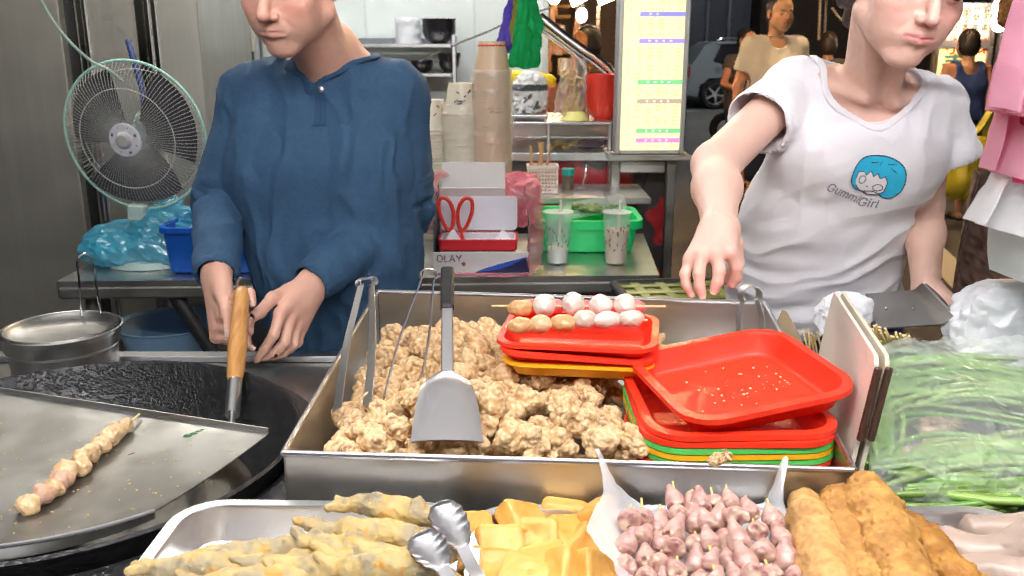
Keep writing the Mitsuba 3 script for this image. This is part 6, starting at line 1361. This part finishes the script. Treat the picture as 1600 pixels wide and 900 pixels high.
# ------------------------------------------------------------------ the night street
def bldg(name, label, x0, x1, y0, y1, h, col): t = thing(name, label, 'building'); part(t, 'wall', box(((x0 + x1) / 2, (y0 + y1) / 2, h / 2), (x1 - x0, y1 - y0, h), .01), 'v_matte', col); return t
t = bldg('dark_building', 'dark building front across the street behind the parked car', 4.0, 22, 26, 34, 9, (.03, .032, .04))
for i in range(6):
    for z in (1.6, 4.6, 7.4): part(t, 'shutter', box((5.6 + i * 2.7, 25.97, z), (2.1, .05, 2.0), .01), 'v_satin', (.025, .03, .045))
for px in (1106, 1140): part(t, 'drain_pipe', tube([P(px, 20, 25.8) * [1, 1, 0] + [0, 0, .1], P(px, 20, 25.8) * [1, 1, 0] + [0, 0, 8]], .045, 10), 'v_satin', (.16, .17, .18))
t = bldg('shop_house', 'dark shop house with a rolled awning right of the passer-by', 3.08, 5.6, 11.6, 12.1, 5, (.018, .019, .028))
part(t, 'awning', bar((3.1, 11.2, 2.45), (5.5, 11.2, 2.45), .25, .12, .03), 'v_matte', (.03, .028, .03))
for px, c in ((1283, (.3, .25, .18)), (1292, (.12, .10, .08))): part(t, 'hanging_strip', tube([P(px, -30, 9), P(px - 4, 62, 9)], .012, 6), 'v_gloss', c)
part(t, 'cable', tube(smooth_path([P(1300, 12, 9), P(1320, 36, 9), P(1348, 50, 9)], 16), .012, 6), 'v_gloss', (.4, .34, .26))
t = bldg('market_shop', 'dim market shop interior seen beyond the noodle stall', -1.2, 1.22, 9.5, 10, 4.5, (.05, .035, .028))
for px, w in ((865, .05), (905, .05), (850, .02)): part(t, 'timber', bar(P(px + 8, -60, 8.6), P(px - 14 if px > 860 else px, 130, 8.6), w * 1.6, .06, .004), 'v_satin', (.42, .19, .06))
for i, (py, c) in enumerate(((10, (.35, .2, .08)), (26, (.30, .18, .08)), (58, (.12, .07, .05)), (82, (.40, .22, .1)))): part(t, 'shelf', box((P(862, py, 8.8)[0], 9.0, P(862, py, 8.8)[2]), (.36, .5, .03), .004), 'v_matte', c)
rg = rs(2)
for i in range(14): part(t, 'shelf_goods', box((P(848 + rg.uniform(0, 34), 70, 8.7)[0], 8.8, P(850, rg.choice([18, 50, 74, 104]), 8.8)[2]), (rg.uniform(.08, .18), .1, rg.uniform(.06, .16)), .006), 'v_satin', [(.6, .05, .03), (.5, .3, .1), (.55, .5, .4), (.4, .12, .06)][rg.randint(4)])
part(t, 'counter', box((P(900, 120, 8.4)[0], 8.5, .55), (.8, .4, 1.1), .01), 'v_satin', (.22, .09, .05))
def bulb(label, c, r, tint, L, wire=.8):
    t = thing('light_bulb', label, 'light bulb'); part(t, 'bulb', mv(trimesh.creation.icosphere(3, r), np.diag([1, 1, 1.25, 1]), TR(*c)), 'v_satin', (.8, .8, .8), True, **glow(tint, L))
    part(t, 'socket', lathe([(0, 0), (r * .5, 0), (r * .55, r), (0, r)], 14, c + [0, 0, r * 1.15]), 'v_satin', (.1, .1, .1)); part(t, 'wire', tube([c + [0, 0, r * 2], c + [0, 0, wire]], .004, 6), 'v_matte', (.05, .05, .05))
bulb('bright white bulb hanging inside the market shop', P(909, 24, 7.6), .045, (.95, 1, 1.1), SHOP_L)
bulb('warm bulb hanging at the front of the market shop', P(866, -6, 7.4), .05, WARM, SHOP_L * .8)
for i, (a, b_) in enumerate((((893, 6), (915, -6)), ((935, 3), (962, -8)))):
    t = thing('tube_lamp', ['warm tube lamp under the market shop roof', 'second warm tube lamp beside the menu light box'][i], 'lamp'); pa, pb = P(*a, 7.0), P(*b_, 7.0)
    part(t, 'lamp_tube', tube([pa, pb], .03, 10), 'v_satin', (.8, .8, .8), **glow((1, .78, .5), 12)); part(t, 'holder', tube([pa + [0, 0, .05], pb + [0, 0, .05]], .02, 8), 'v_matte', (.2, .2, .2)); part(t, 'wire', tube([(pa + pb) / 2 + [0, 0, .06], (pa + pb) / 2 + [0, 0, .9]], .004, 6), 'v_matte', (.05, .05, .05))
one('paper_lantern', 'small striped paper strip hanging beside the bulb', 'decoration', cat([box(P(935, 14, 7.2) + [0, 0, -.05 * i], (.03, .01, .045), .003) for i in range(4)]), 'v_satin', (.75, .45, .35))
# street lamps for the passers-by, one added for the car, out of the frame
def street_lamp(label, c, r, tint, L):
    t = thing('street_lamp', label, 'street lamp'); part(t, 'span_wire', tube([[c[0] - 5, c[1], c[2] + .9], [c[0], c[1], c[2] + .6], [c[0] + 5, c[1], c[2] + .9]], .008, 6), 'v_matte', (.05, .05, .05)); part(t, 'stem', tube([c + [0, 0, .12], c + [0, 0, .6]], .012, 8), 'v_matte', (.1, .1, .1))
    part(t, 'shade', lathe([(0, r * 1.6), (r * .5, r * 1.5), (r * 1.7, r * .6), (r * 1.75, r * .55), (r * .45, r * 1.35), (0, r * 1.45)], 24, c), 'v_satin', (.2, .2, .2)); part(t, 'bulb', mv(trimesh.creation.icosphere(3, r), TR(*c)), 'v_satin', (.8, .8, .8), True, **glow(tint, L, 1))
street_lamp('warm street lamp over the road beyond the menu light box', np.array([.75, 5.4, 3.3]), .09, WARM, STREET_L)
street_lamp('warm lamp over the herbal tea stall', np.array([3.0, 7.2, 3.2]), .09, (1, .66, .34), STREET_L * .8)
street_lamp('added white street lamp that lights the parked car', np.array([5.2, 17.6, 4.6]), .12, (.95, 1, 1.05), 420)  # added unseen lamp that brings the dark car out
t = thing('far_tube_lamp', 'far white tube lamp above the parked car', 'lamp'); pa, pb = P(1183, 5, 17), P(1208, 0, 17); part(t, 'lamp_tube', tube([pa, pb], .045, 10), 'v_satin', (.8, .8, .8), **glow((1, .95, .85), 6)); part(t, 'pole', tube([pb * [1, 1, 0], pb + [0, 0, .1]], .04, 8), 'v_matte', (.04, .04, .04))

# parked car, seen from its side, the rear towards the menu light box
CY = 20.5; c0 = P(1068, 170, CY)[0]; t = thing('parked_car', 'silver grey compact car parked in the dark across the street', 'car')
def ext(poly, y0, y1): return mv(prism(poly, 0, 1), np.diag([1, 1, y1 - y0, 1]), R('x', 90), TR(c0, y1, 0))
body = [(.05, .32), (.02, .55), (.06, .95), (.16, 1.0), (3.95, .92), (4.25, .72), (4.28, .35), (3.75, .26), (3.7, .5), (3.45, .68), (3.15, .66), (2.95, .45), (2.9, .24), (1.1, .24), (1.06, .5), (.85, .7), (.55, .7), (.33, .52), (.30, .27)]
CB = (.16, .18, .185)
part(t, 'body', ext(body, CY, CY + 1.7), 'v_gloss', CB, 30)
cab = [(.16, 1.0), (.42, 1.38), (.60, 1.47), (2.2, 1.5), (2.75, 1.38), (3.2, .96)]; part(t, 'roof', ext([(.60, 1.47), (2.2, 1.5), (2.7, 1.4), (2.6, 1.37), (2.1, 1.44), (.65, 1.42), (.46, 1.36), (.25, 1.0), (.16, 1.0), (.42, 1.38)], CY + .08, CY + 1.62), 'v_gloss', CB, 30)
part(t, 'cabin', ext([(.24, 1.0), (.46, 1.36), (.65, 1.42), (2.1, 1.44), (2.6, 1.36), (3.05, .95)], CY + .14, CY + 1.56), 'v_gloss', (.012, .013, .016), 30)
for x in (1.35, 2.05): part(t, 'pillar', ext([(x, .98), (x + .03, 1.43), (x + .10, 1.43), (x + .08, .98)], CY + .11, CY + .15), 'v_gloss', (.03, .03, .035))
part(t, 'rear_quarter', ext([(.2, .99), (.44, 1.37), (.62, 1.42), (.78, 1.38), (.62, 1.05), (.80, .99)], CY + .10, CY + .2), 'v_gloss', CB)
part(t, 'roof_rail', tube([[c0 + .7, CY + .14, 1.50], [c0 + .8, CY + .14, 1.54], [c0 + 2.1, CY + .14, 1.55], [c0 + 2.2, CY + .14, 1.52]], .018, 8), 'chrome')
part(t, 'door_seam', ext([(1.30, .3), (1.31, .98), (1.32, .98), (1.31, .3)], CY - .004, CY + .01), 'v_matte', (.01, .01, .01)); part(t, 'door_handle', box((c0 + 1.02, CY - .01, .86), (.2, .03, .035), .008), 'chrome'); part(t, 'side_trim', box((c0 + 2.0, CY - .006, .945), (2.3, .015, .02), .004), 'chrome')
part(t, 'tail_lamp', box((c0 + .07, CY + .03, .82), (.10, .10, .22), .02), 'v_gloss', (.20, .03, .03)); part(t, 'fuel_flap', mv(lathe([(0, 0), (.07, 0), (.07, .008), (0, .01)], 20), R('x', 90), TR(c0 + .72, CY - .001, .86)), 'v_gloss', (.11, .12, .13))
for x in (.70, 3.33):
    w = part(t, 'wheel', mv(lathe([(.22, -.10), (.30, -.10), (.325, -.07), (.325, .07), (.30, .10), (.22, .10)], 40, closed=True), R('x', 90), TR(c0 + x, CY + .11, .325)), 'v_matte', (.012, .012, .012))
    ms = [lathe([(.20, -.06), (.225, -.1), (.225, .0), (.20, .0)], 40, closed=True), lathe([(0, -.07), (.05, -.07), (.055, -.02), (0, -.02)], 20)] + [mv(box((.125, 0, -.06), (.16, .045, .03), .006), R('z', 72 * k + 10)) for k in range(5)]
    part(w, 'rim', mv(cat(ms), R('x', -90), TR(c0 + x, CY + .11, .325)), 'v_rough_metal', (.55, .55, .55))
# scooter half hidden behind the passer-by
SX, SY = P(1140, 165, 13.5)[0], 13.5; t = thing('scooter', 'pale motor scooter parked half hidden behind the man in the cream T-shirt', 'scooter')
part(t, 'front_shield', mv(lump((0, 0, 0), (.16, .12, .28), 4, .01, 6), TR(SX + .06, SY, .68)), 'v_gloss', (.35, .34, .30), True); part(t, 'body', mv(lump((0, 0, 0), (.5, .15, .2), 5, .01, 6), TR(SX + .75, SY, .62)), 'v_gloss', (.30, .29, .26), True); part(t, 'seat', mv(lump((0, 0, 0), (.36, .14, .07), 6, .01, 6), TR(SX + .8, SY, .84)), 'v_satin', (.02, .02, .02), True)
part(t, 'floorboard', box((SX + .3, SY, .36), (.4, .26, .06), .02), 'v_satin', (.05, .05, .05))
for dx in (-.05, 1.1): part(t, 'wheel', mv(lathe([(.12, -.05), (.21, -.045), (.235, 0), (.21, .045), (.12, .05)], 30, closed=True), R('x', 90), TR(SX + dx, SY, .235)), 'v_matte', (.015, .015, .015)); part(t, 'fork', tube([[SX + dx, SY - .07, .235], [SX + (.05 if dx < 0 else .85), SY - .07, .6]], .02, 8), 'v_rough_metal', (.4, .4, .4))
part(t, 'handlebar', tube(smooth_path([[SX + .02, SY - .3, 1.02], [SX, SY - .1, 1.04], [SX, SY + .1, 1.04], [SX + .02, SY + .3, 1.02]], 12), .014, 8), 'chrome'); part(t, 'mirror', mv(lump((0, 0, 0), (.06, .012, .045), 1, 0), TR(SX - .02, SY - .28, 1.2)), 'v_gloss', (.2, .2, .2), True)

# passers-by: whole figures, clothes as inflated pieces
def figure(label, foot, H, yaw, skin, top_c, leg_c, hair_c, sleeve, shorts=True, arms=None, top_cut=.0, hair='short', lean=0.0, legs_apart=.09, face=False, top_mat='v_cloth'):
    """A standing person of height H at foot (x, y), facing -y turned by yaw; arms: two lists (elbow, wrist) in body axes, metres from the shoulder."""
    t = thing('person', label, 'person'); k = H / 1.72; M = mat(np.diag([k, k, k, 1]), R('z', yaw), TR(foot[0], foot[1], 0)); b = Sdf()
    hc = np.array((0, -.03 - lean * .1, 1.60)); hd = head_sdf().moved(mat(R('x', 4), TR(*hc))); b.add(hd)
    b.rc(hc + [0, .035, -.06], (0, .02, 1.40), .052, .055, .03)
    sh = [np.array((x * .185, .01, 1.385)) for x in (-1, 1)]; ax = np.array((1, 0, 0.0))
    LV = [((0, .01, 1.37), ax * .12, .065), ((0, .0, 1.22), ax * .085, .092), ((0, .0, 1.05), ax * .07, .088), ((0, .01, .90), ax * .085, .092)]; torso(b, LV)
    arms = arms or [((-.05, .02, -.27), (-.03, -.05, -.51)), ((.05, .02, -.27), (.03, -.05, -.51))]; AR = []
    for s_, (e, w) in zip(sh, arms):
        e, w = s_ + np.array(e), s_ + np.array(w); AR.append((s_, e, w)); b.rc(s_, e, .047, .038, .03); b.rc(e, w, .037, .025, .015); d = nrm(w - e); kk_ = w + d * .085
        b.rc(w, kk_, .022, .024, .015)
        for q in range(4): b.rc(kk_ + [0, (q - 1.5) * .016, 0], kk_ + d * .075 + [0, (q - 1.5) * .018, -.008], .0088, .007, .004)
        b.rc(w + d * .03, w + d * .08 + [0, -.045, 0], .012, .008, .006)
    LG = []
    for x in (-1, 1):
        hp, kn, an = np.array((x * .09, .01, .86)), np.array((x * legs_apart, -.01, .47)), np.array((x * legs_apart, .02, .085)); LG.append((hp, kn, an)); b.rc(hp, kn, .082, .052, .03); b.rc(kn, kn * .6 + an * .4 + [0, .02, 0], .05, .05, .02); b.rc(kn * .6 + an * .4 + [0, .02, 0], an, .05, .034, .02); b.rc(an + [0, .03, -.045], an + [x * .015, -.16, -.055], .03, .022, .02)
    hcf = head_color(skin, (.4, .16, .13), .1); bm = two_level(b, .0042, .009, [(hc, .16)]) if face else b.mesh(.008)
    part(t, 'body', mv(bm, M), 'v_skin', lambda v: hcf((v - M[:3, 3]) @ np.linalg.inv(M[:3, :3]).T - hc), True)
    if face: eyes_and_hair(t, mat(TR(*hc), M) @ R('x', 4) @ np.diag([1 / k, 1 / k, 1 / k, 1]), None, k, '', (.02, .016, .014))
    h = Sdf(); h.el((0, .022, .045), (.083, .104, .09), .01); h.el((0, .06, -.02), (.07, .06, .07 if hair == 'short' else .10), .02)
    if hair == 'bob': h.el((0, .04, -.02), (.092, .085, .10), .02)
    h.el((0, -.095, -.012), (.072, .060, .076), .012, True); h.post = lambda p, v: v + .004 * nfbm(p, 60, 3); part(t, 'hair', mv(h.mesh(.008, pad=.006), TR(*hc), M), 'v_satin', hair_c, True)
    s_ = Sdf(); torso(s_, [(c, np.asarray(a) * 1.05, r + .016) for c, a, r in LV[:-1]] + [((0, .01, .90 - top_cut), ax * .09, .118)])
    if sleeve:
        for s0, e, w in AR: s_.rc((0, .015, 1.40), s0, .055, .058, .03); q = s0 + (e - s0) * sleeve; s_.rc(s0, q, .058, .064, .02); d = nrm(e - s0); s_.el(q + d * .085, .085, .003, True)
        s_.rc((0, 0, 1.5), (0, -.03, 1.42), .07, .066, .01, True)
    else:
        for x in (-1, 1): s_.el((x * .215, .01, 1.36), (.10, .13, .13), .01, True)
        s_.rc((0, 0, 1.5), (0, .03, 1.40), .085, .085, .01, True)
    s_.el((0, 0, .72 - top_cut), (.4, .4, .16), .002, True)
    fold = lambda p: .010 * (ridge(p * [12, 9, 4.5], 7) - .5) + .008 * nfbm(p, 7, 5); part(t, 'shirt' if sleeve else 'tank_top', mv(displaced(s_.mesh(.008), fold), M), top_mat, top_c, True)
    g = Sdf(); torso(g, [((0, .01, .97), ax * .085, .10), ((0, .01, .84), ax * .09, .105)])
    for hp, kn, an in LG:
        if shorts: g.rc(hp, kn + [0, 0, .04], .097, .082, .03)
        else: g.rc(hp, kn, .095, .07, .03); g.rc(kn, an, .068, .055, .02)
    part(t, 'shorts' if shorts else 'trousers', mv(displaced(g.mesh(.009), lambda p: .008 * nfbm(p, 14, 4)), M), 'v_cloth', leg_c, True)
    for hp, kn, an in LG:
        x = an[0]; so = mv(loft([(.085, .245, .04, 0), (.09, .25, .042, .006), (.085, .245, .04, .018)]), TR(x * 1.08, an[1] - .075, 0)); sn = part(t, 'sandal', mv(so, M), 'v_satin', (.015, .014, .014))
        part(sn, 'strap', mv(tube(smooth_path([(x * 1.08 - .042, an[1] - .075, .012), (x * 1.08 - .01, an[1] - .13, .052), (x * 1.08 + .042, an[1] - .075, .012)], 10), .009, 8), M), 'v_satin', (.03, .02, .018))
    return t
gp = PZ(1180, 352, 0); figure('man in a cream T-shirt and dark shorts walking up the street in sandals', (P(1213, 60, 6.75)[0], 6.75), 1.80, 12, (.58, .33, .20), (.74, .70, .62), (.018, .022, .04), (.02, .018, .018), .55, face=True, arms=[((-.06, .03, -.28), (-.08, -.02, -.53)), ((.05, .03, -.28), (.05, -.02, -.53))])
figure('bare-armed passer-by in front of the parked car, mostly hidden by the man in cream', (P(1162, 100, 9.4)[0], 9.4), 1.60, 30, (.45, .22, .13), (.08, .06, .06), (.03, .03, .04), (.02, .018, .018), .3, arms=[((-.13, -.05, -.24), (.05, -.16, -.33)), ((.06, 0, -.27), (.03, -.05, -.5))])
figure('dark-haired passer-by behind the woman\'s shoulder, only the head showing', (P(1293, 90, 8.8)[0], 8.8), 1.56, 170, (.42, .22, .15), (.10, .08, .07), (.03, .03, .04), (.028, .018, .014), .4, hair='bob')
figure('woman in a blue tank top seen from behind at the herbal tea stall', (P(1504, 150, 7.6)[0], 7.6), 1.57, 186, (.52, .29, .18), (.035, .06, .20), (.012, .012, .014), (.018, .013, .012), 0, hair='bob', top_cut=-.06, arms=[((-.03, .06, -.26), (-.08, -.06, -.46)), ((.06, .0, -.27), (.05, -.08, -.5))])
figure('person with an orange lit face bending in the market shop', (P(928, 60, 6.6)[0], 6.6), 1.58, -65, (.62, .28, .12), (.16, .10, .07), (.03, .03, .03), (.012, .01, .01), .6, lean=.4, hair='bob')
# yellow shoulder bag of the woman in the tank top
bb = P(1510, 262, 7.25); t = thing('shoulder_bag', 'big yellow shoulder bag of the woman in the blue tank top', 'bag'); s = Sdf(); s.el(bb, (.235, .11, .25), .02); s.rc(bb + [-.13, 0, -.12], bb + [.15, 0, -.14], .10, .10, .08); s.rc(bb + [-.06, 0, .14], bb + [.10, 0, .18], .05, .06, .06)
part(t, 'pouch', displaced(s.mesh(.011), lambda p: .03 * (ridge(p * [9, 5, 4], 3) - .5)), 'v_satin', (.50, .43, .03), True); part(t, 'strap', ribbon(smooth_path([bb + [-.1, -.02, .2], P(1530, 200, 7.3), P(1548, 172, 7.4), bb + [.14, .05, .22]], 20), (1, 0, .5), .05, .012), 'v_satin', (.55, .48, .05))
part(t, 'clasp', mv(box((0, 0, 0), (.05, .02, .015), .004), TR(*(bb + [.02, -.12, .16]))), 'chrome')

# herbal tea stall signs
def sign(label, corners, col, L, frame_c, texts):
    """A lit sign board of four corners (bottom left, bottom right, top right, top left), with lettering standing 6 mm proud."""
    a, b_, c, d = corners; t = thing('stall_sign', label, 'sign'); ex = nrm(b_ - a); ey = nrm((d - a) - ex * ((d - a) @ ex)); nn = np.cross(ex, ey); w = np.linalg.norm(b_ - a); h = (d - a) @ ey
    A = np.eye(4); A[:3, 0], A[:3, 1], A[:3, 2], A[:3, 3] = ex, ey, nn, a
    part(t, 'panel', mv(box((w / 2, h / 2, -.03), (w, h, .05), .004), A), 'v_satin', (.75, .65, .4), False, **glow(col, L))
    for p0, p1 in (((0, 0), (w, 0)), ((w, 0), (w, h)), ((w, h), (0, h)), ((0, h), (0, 0))): part(t, 'frame', mv(bar((*p0, -.005), (*p1, -.005), .05, .07, .006, up=(0, 0, 1)), A), 'v_rough_metal', (.35, .30, .26))
    for s_, x, y, size, cc_ in texts: part(t, 'lettering', mv(cjk(s_, size, .004), TR(x * w, y * h, .0), A), 'v_matte', cc_, False)
SG = 9.3; fr = lambda px, py: P(px, py, SG)
BK, RDc = (.03, .05, .06), (.55, .05, .03)
cols = [('仙草干茶', BK), ('青草茶', BK), ('決明子茶', RDc), ('烏梅汁', BK), ('洛神花茶', RDc), ('苦茶', RDc)]; tx = []
for i, (s_, c) in enumerate(cols):
    for j, ch in enumerate(s_): tx.append((ch, .86 - i * .125, .83 - j * (.55 / max(len(s_) - 1, 1)), .082, c))
    for j, nn_ in enumerate(('25', '100')): tx.append((nn_, .855 - i * .125,   .135 - j * .12, .045, RDc))
sign('upper lit price board with columns of Chinese tea names', [fr(1425, 67), fr(1546, 67), fr(1557, 2), fr(1440, 8)], (1.0, .72, .38), SIGN_L, None, tx)
sign('yellow lit stall sign with large Chinese characters under the price board', [fr(1440, 262), fr(1520, 262), fr(1542, 72), fr(1452, 72)], (1.0, .70, .20), SIGN_L * .8, None,
     [('青', .12, .71, .28, (.10, .22, .18)), ('苦', .10, .46, .28, (.10, .10, .06)), ('小', .18, .93, .17, (.62, .08, .02)), ('涼', .42, .93, .17, (.62, .08, .02)), ('煉', .70, .93, .17, (.62, .08, .02))])
sign('narrow yellow lit sign strip beside the large characters', [fr(1545, 200), fr(1600, 200), fr(1612, 30), fr(1556, 30)], (1.0, .78, .30), SIGN_L * .8, None, [('正', .06, .78, .24, (.62, .08, .02)), ('茶', .02, .36, .30, (.05, .22, .14))])
t = thing('tea_stall', 'herbal tea stall with wooden post and shelf below the lit signs', 'stall'); part(t, 'post', bar(fr(1432, 250) + [0, .3, 0], fr(1442, -40) + [0, .3, 0], .12, .1, .01), 'v_satin', (.50, .28, .06)); part(t, 'counter', box((P(1500, 200, 9.2)[0], 9.25, .45), (1.2, .5, .9), .01), 'v_satin', (.10, .07, .05)); part(t, 'back_post', tube([[fr(1580, 0)[0], 9.6, 0], [fr(1580, 0)[0], 9.6, 3.2]], .04, 10), 'v_satin', (.12, .1, .08))
part(t, 'glass_case', box(fr(1424, 110) + [0, .2, -.05], (.16, .2, .35), .01), 'v_gloss', (.16, .24, .22))
bulb('bright bulb hanging beside the price board', P(1566, 12, 8.9), .085, (1.0, .92, .85), 14); bulb('pink-shaded bulb below the bright bulb', P(1562, 34, 8.9), .075, (1, .78, .72), 9)
one('hanging_basket', 'brown woven basket hanging above the pink bags', 'basket', crumple(P(1586, 14, 6.5), np.array((.10, .09, .13)), 4, .25), 'v_matte', lambda v: np.array((.20, .12, .06)) * (1 + 1.5 * nfbm(v, 60, 3)[:, None]), True)

# woven stool behind the box
t = thing('woven_stool', 'low stool with olive woven plastic seat behind the chicken box', 'stool'); sp = P(1088, 462, 2.15); ms = []
for i in range(11): ms.append(bar((-.17 + i * .034, -.15, .004 * (i % 2)), (-.17 + i * .034, .15, .004 * (i % 2)), .024, .003, .0008))
for i in range(10): ms.append(bar((-.185, -.14 + i * .031, .004 * ((i + 1) % 2) + .001), (.185, -.14 + i * .031, .004 * ((i + 1) % 2) + .001), .021, .003, .0008))
A = mat(R('z', 6), TR(sp[0] + .02, 2.2, sp[2] - .02)); vr = rs(3); strip_c = [(.24, .25, .07), (.34, .34, .12), (.16, .17, .05)]
for m in ms: part(t, 'strip', mv(m, A), 'v_gloss', strip_c[vr.randint(3)])
for s_ in (-1, 1): part(t, 'rail', mv(tube([[-.19, s_ * .155, 0], [.19, s_ * .155, 0]], .012, 10), A), 'v_satin', (.03, .03, .03)); part(t, 'rail', mv(tube([[s_ * .19, -.155, 0], [s_ * .19, .155, 0]], .012, 10), A), 'v_satin', (.03, .03, .03))
for x in (-1, 1):
    for y in (-1, 1): part(t, 'leg', tube([(A @ [x * .185, y * .15, 0, 1])[:3], [(A @ [x * .2, y * .17, 0, 1])[0], (A @ [x * .2, y * .17, 0, 1])[1], 0]], .012, 10), 'v_satin', (.03, .03, .03))

# hanging carrier bags at the right edge
def slab_bag(label, pts_top, pts_bot, Y, th, m, seed, k=3):
    """A bundle of flat carrier bags: a closed, thick pleated sheet between an upper and a lower edge (left, right pixels at depth Y)."""
    (tl, tr), (bl, br) = pts_top, pts_bot; a, b_, c, d = P(*tl, Y), P(*tr, Y), P(*bl, Y), P(*br, Y)
    def fn(u, v):
        q = 2 * PI * u; s_ = .5 - .5 * np.cos(q); side = np.sin(q); p = (a * (1 - s_)[..., None] + b_ * s_[..., None]) * (1 - v)[..., None] + (c * (1 - s_)[..., None] + d * s_[..., None]) * v[..., None]
        e = p.reshape(-1, 3); n1 = nfbm(e * [1.5, 1, .5], 10, seed).reshape(u.shape); n2 = nfbm(e * [1, 1, .25], 42, seed + 3).reshape(u.shape); pl = np.sin(k * PI * s_ * 2 + seed + v)
        y = side * th * .5 + pl * th * .5 * (.4 + v) + n1 * .07 + n2 * .022
        cr = crinkle(e * [1, 1, .45], 22, seed).reshape(u.shape); return p + np.stack([n2 * .012 + n1 * .02 * v, y + side * cr * .012, n1 * .03 * v ** 2], -1)
    return one('carrier_bag', label, 'bag', sheet(fn, 110, 70), m, None, True)
slab_bag('pale pink carrier bag bundle hanging at the top, nearest the tea stall sign', ((1592, -20), (1700, -60)), ((1548, 168), (1660, 200)), 1.22, .05, 'bag_pink', 2)
slab_bag('long pale pink carrier bag hanging below the first pink one', ((1580, 60), (1700, 40)), ((1549, 268), (1630, 285)), 1.27, .05, 'bag_pink', 5)
slab_bag('hot pink carrier bag folded at the edge of the pale pink ones', ((1615, 60), (1705, 50)), ((1588, 287), (1665, 270)), 1.235, .03, 'bag_hotpink', 8)
slab_bag('clear white carrier bags hanging under the pink ones', ((1568, 250), (1720, 230)), ((1524, 350), (1700, 385)), 1.30, .07, 'bag_white', 11, 4)
slab_bag('crumpled white carrier bag hanging lowest at the stall\'s edge', ((1556, 300), (1720, 290)), ((1566, 434), (1710, 430)), 1.34, .08, 'bag_white', 14, 4)
t = thing('bag_hanger', 'steel hanger with hooks for the carrier bags', 'hanger'); part(t, 'bar', tube([P(1540, -75, 1.28), P(1760, -85, 1.28)], .008, 10), 'chrome'); part(t, 'post', tube([[P(1760, -85, 1.28)[0], 1.28, .9], P(1760, -85, 1.28)], .012, 10), 'chrome')
for px in (1585, 1620, 1660): part(t, 'hook', tube(smooth_path([P(px, -78, 1.28), P(px + 4, -40, 1.26), P(px + 8, 20, 1.27), P(px + 4, 250, 1.31)], 12), .003, 8), 'chrome')
one('tweed_cloth', 'brown speckled cloth hanging behind the white carrier bags', 'cloth', sheet(lambda u, v: P(1548, 270, 1.95) + np.stack([(u - .15) * (.16 + .05 * v) + .012 * v, .05 * np.sin(7 * u + 2 * v) + .02 * np.sin(15 * u), -.40 * v], -1), 40, 40, .006), 'v_cloth', lambda v: np.clip(np.array((.14, .085, .07)) * (1 + 2.6 * nfbm(v, 330, 2, 2)[:, None] + .5 * nfbm(v, 40, 3)[:, None]), .01, 1), True)
one('paper_sheet', 'white printed paper sack standing at the right end of the counter', 'paper sack', crumple(P(1590, 512, 1.42), np.array((.105, .05, .075)), 31, .3), 'v_satin', (.78, .80, .84), True)
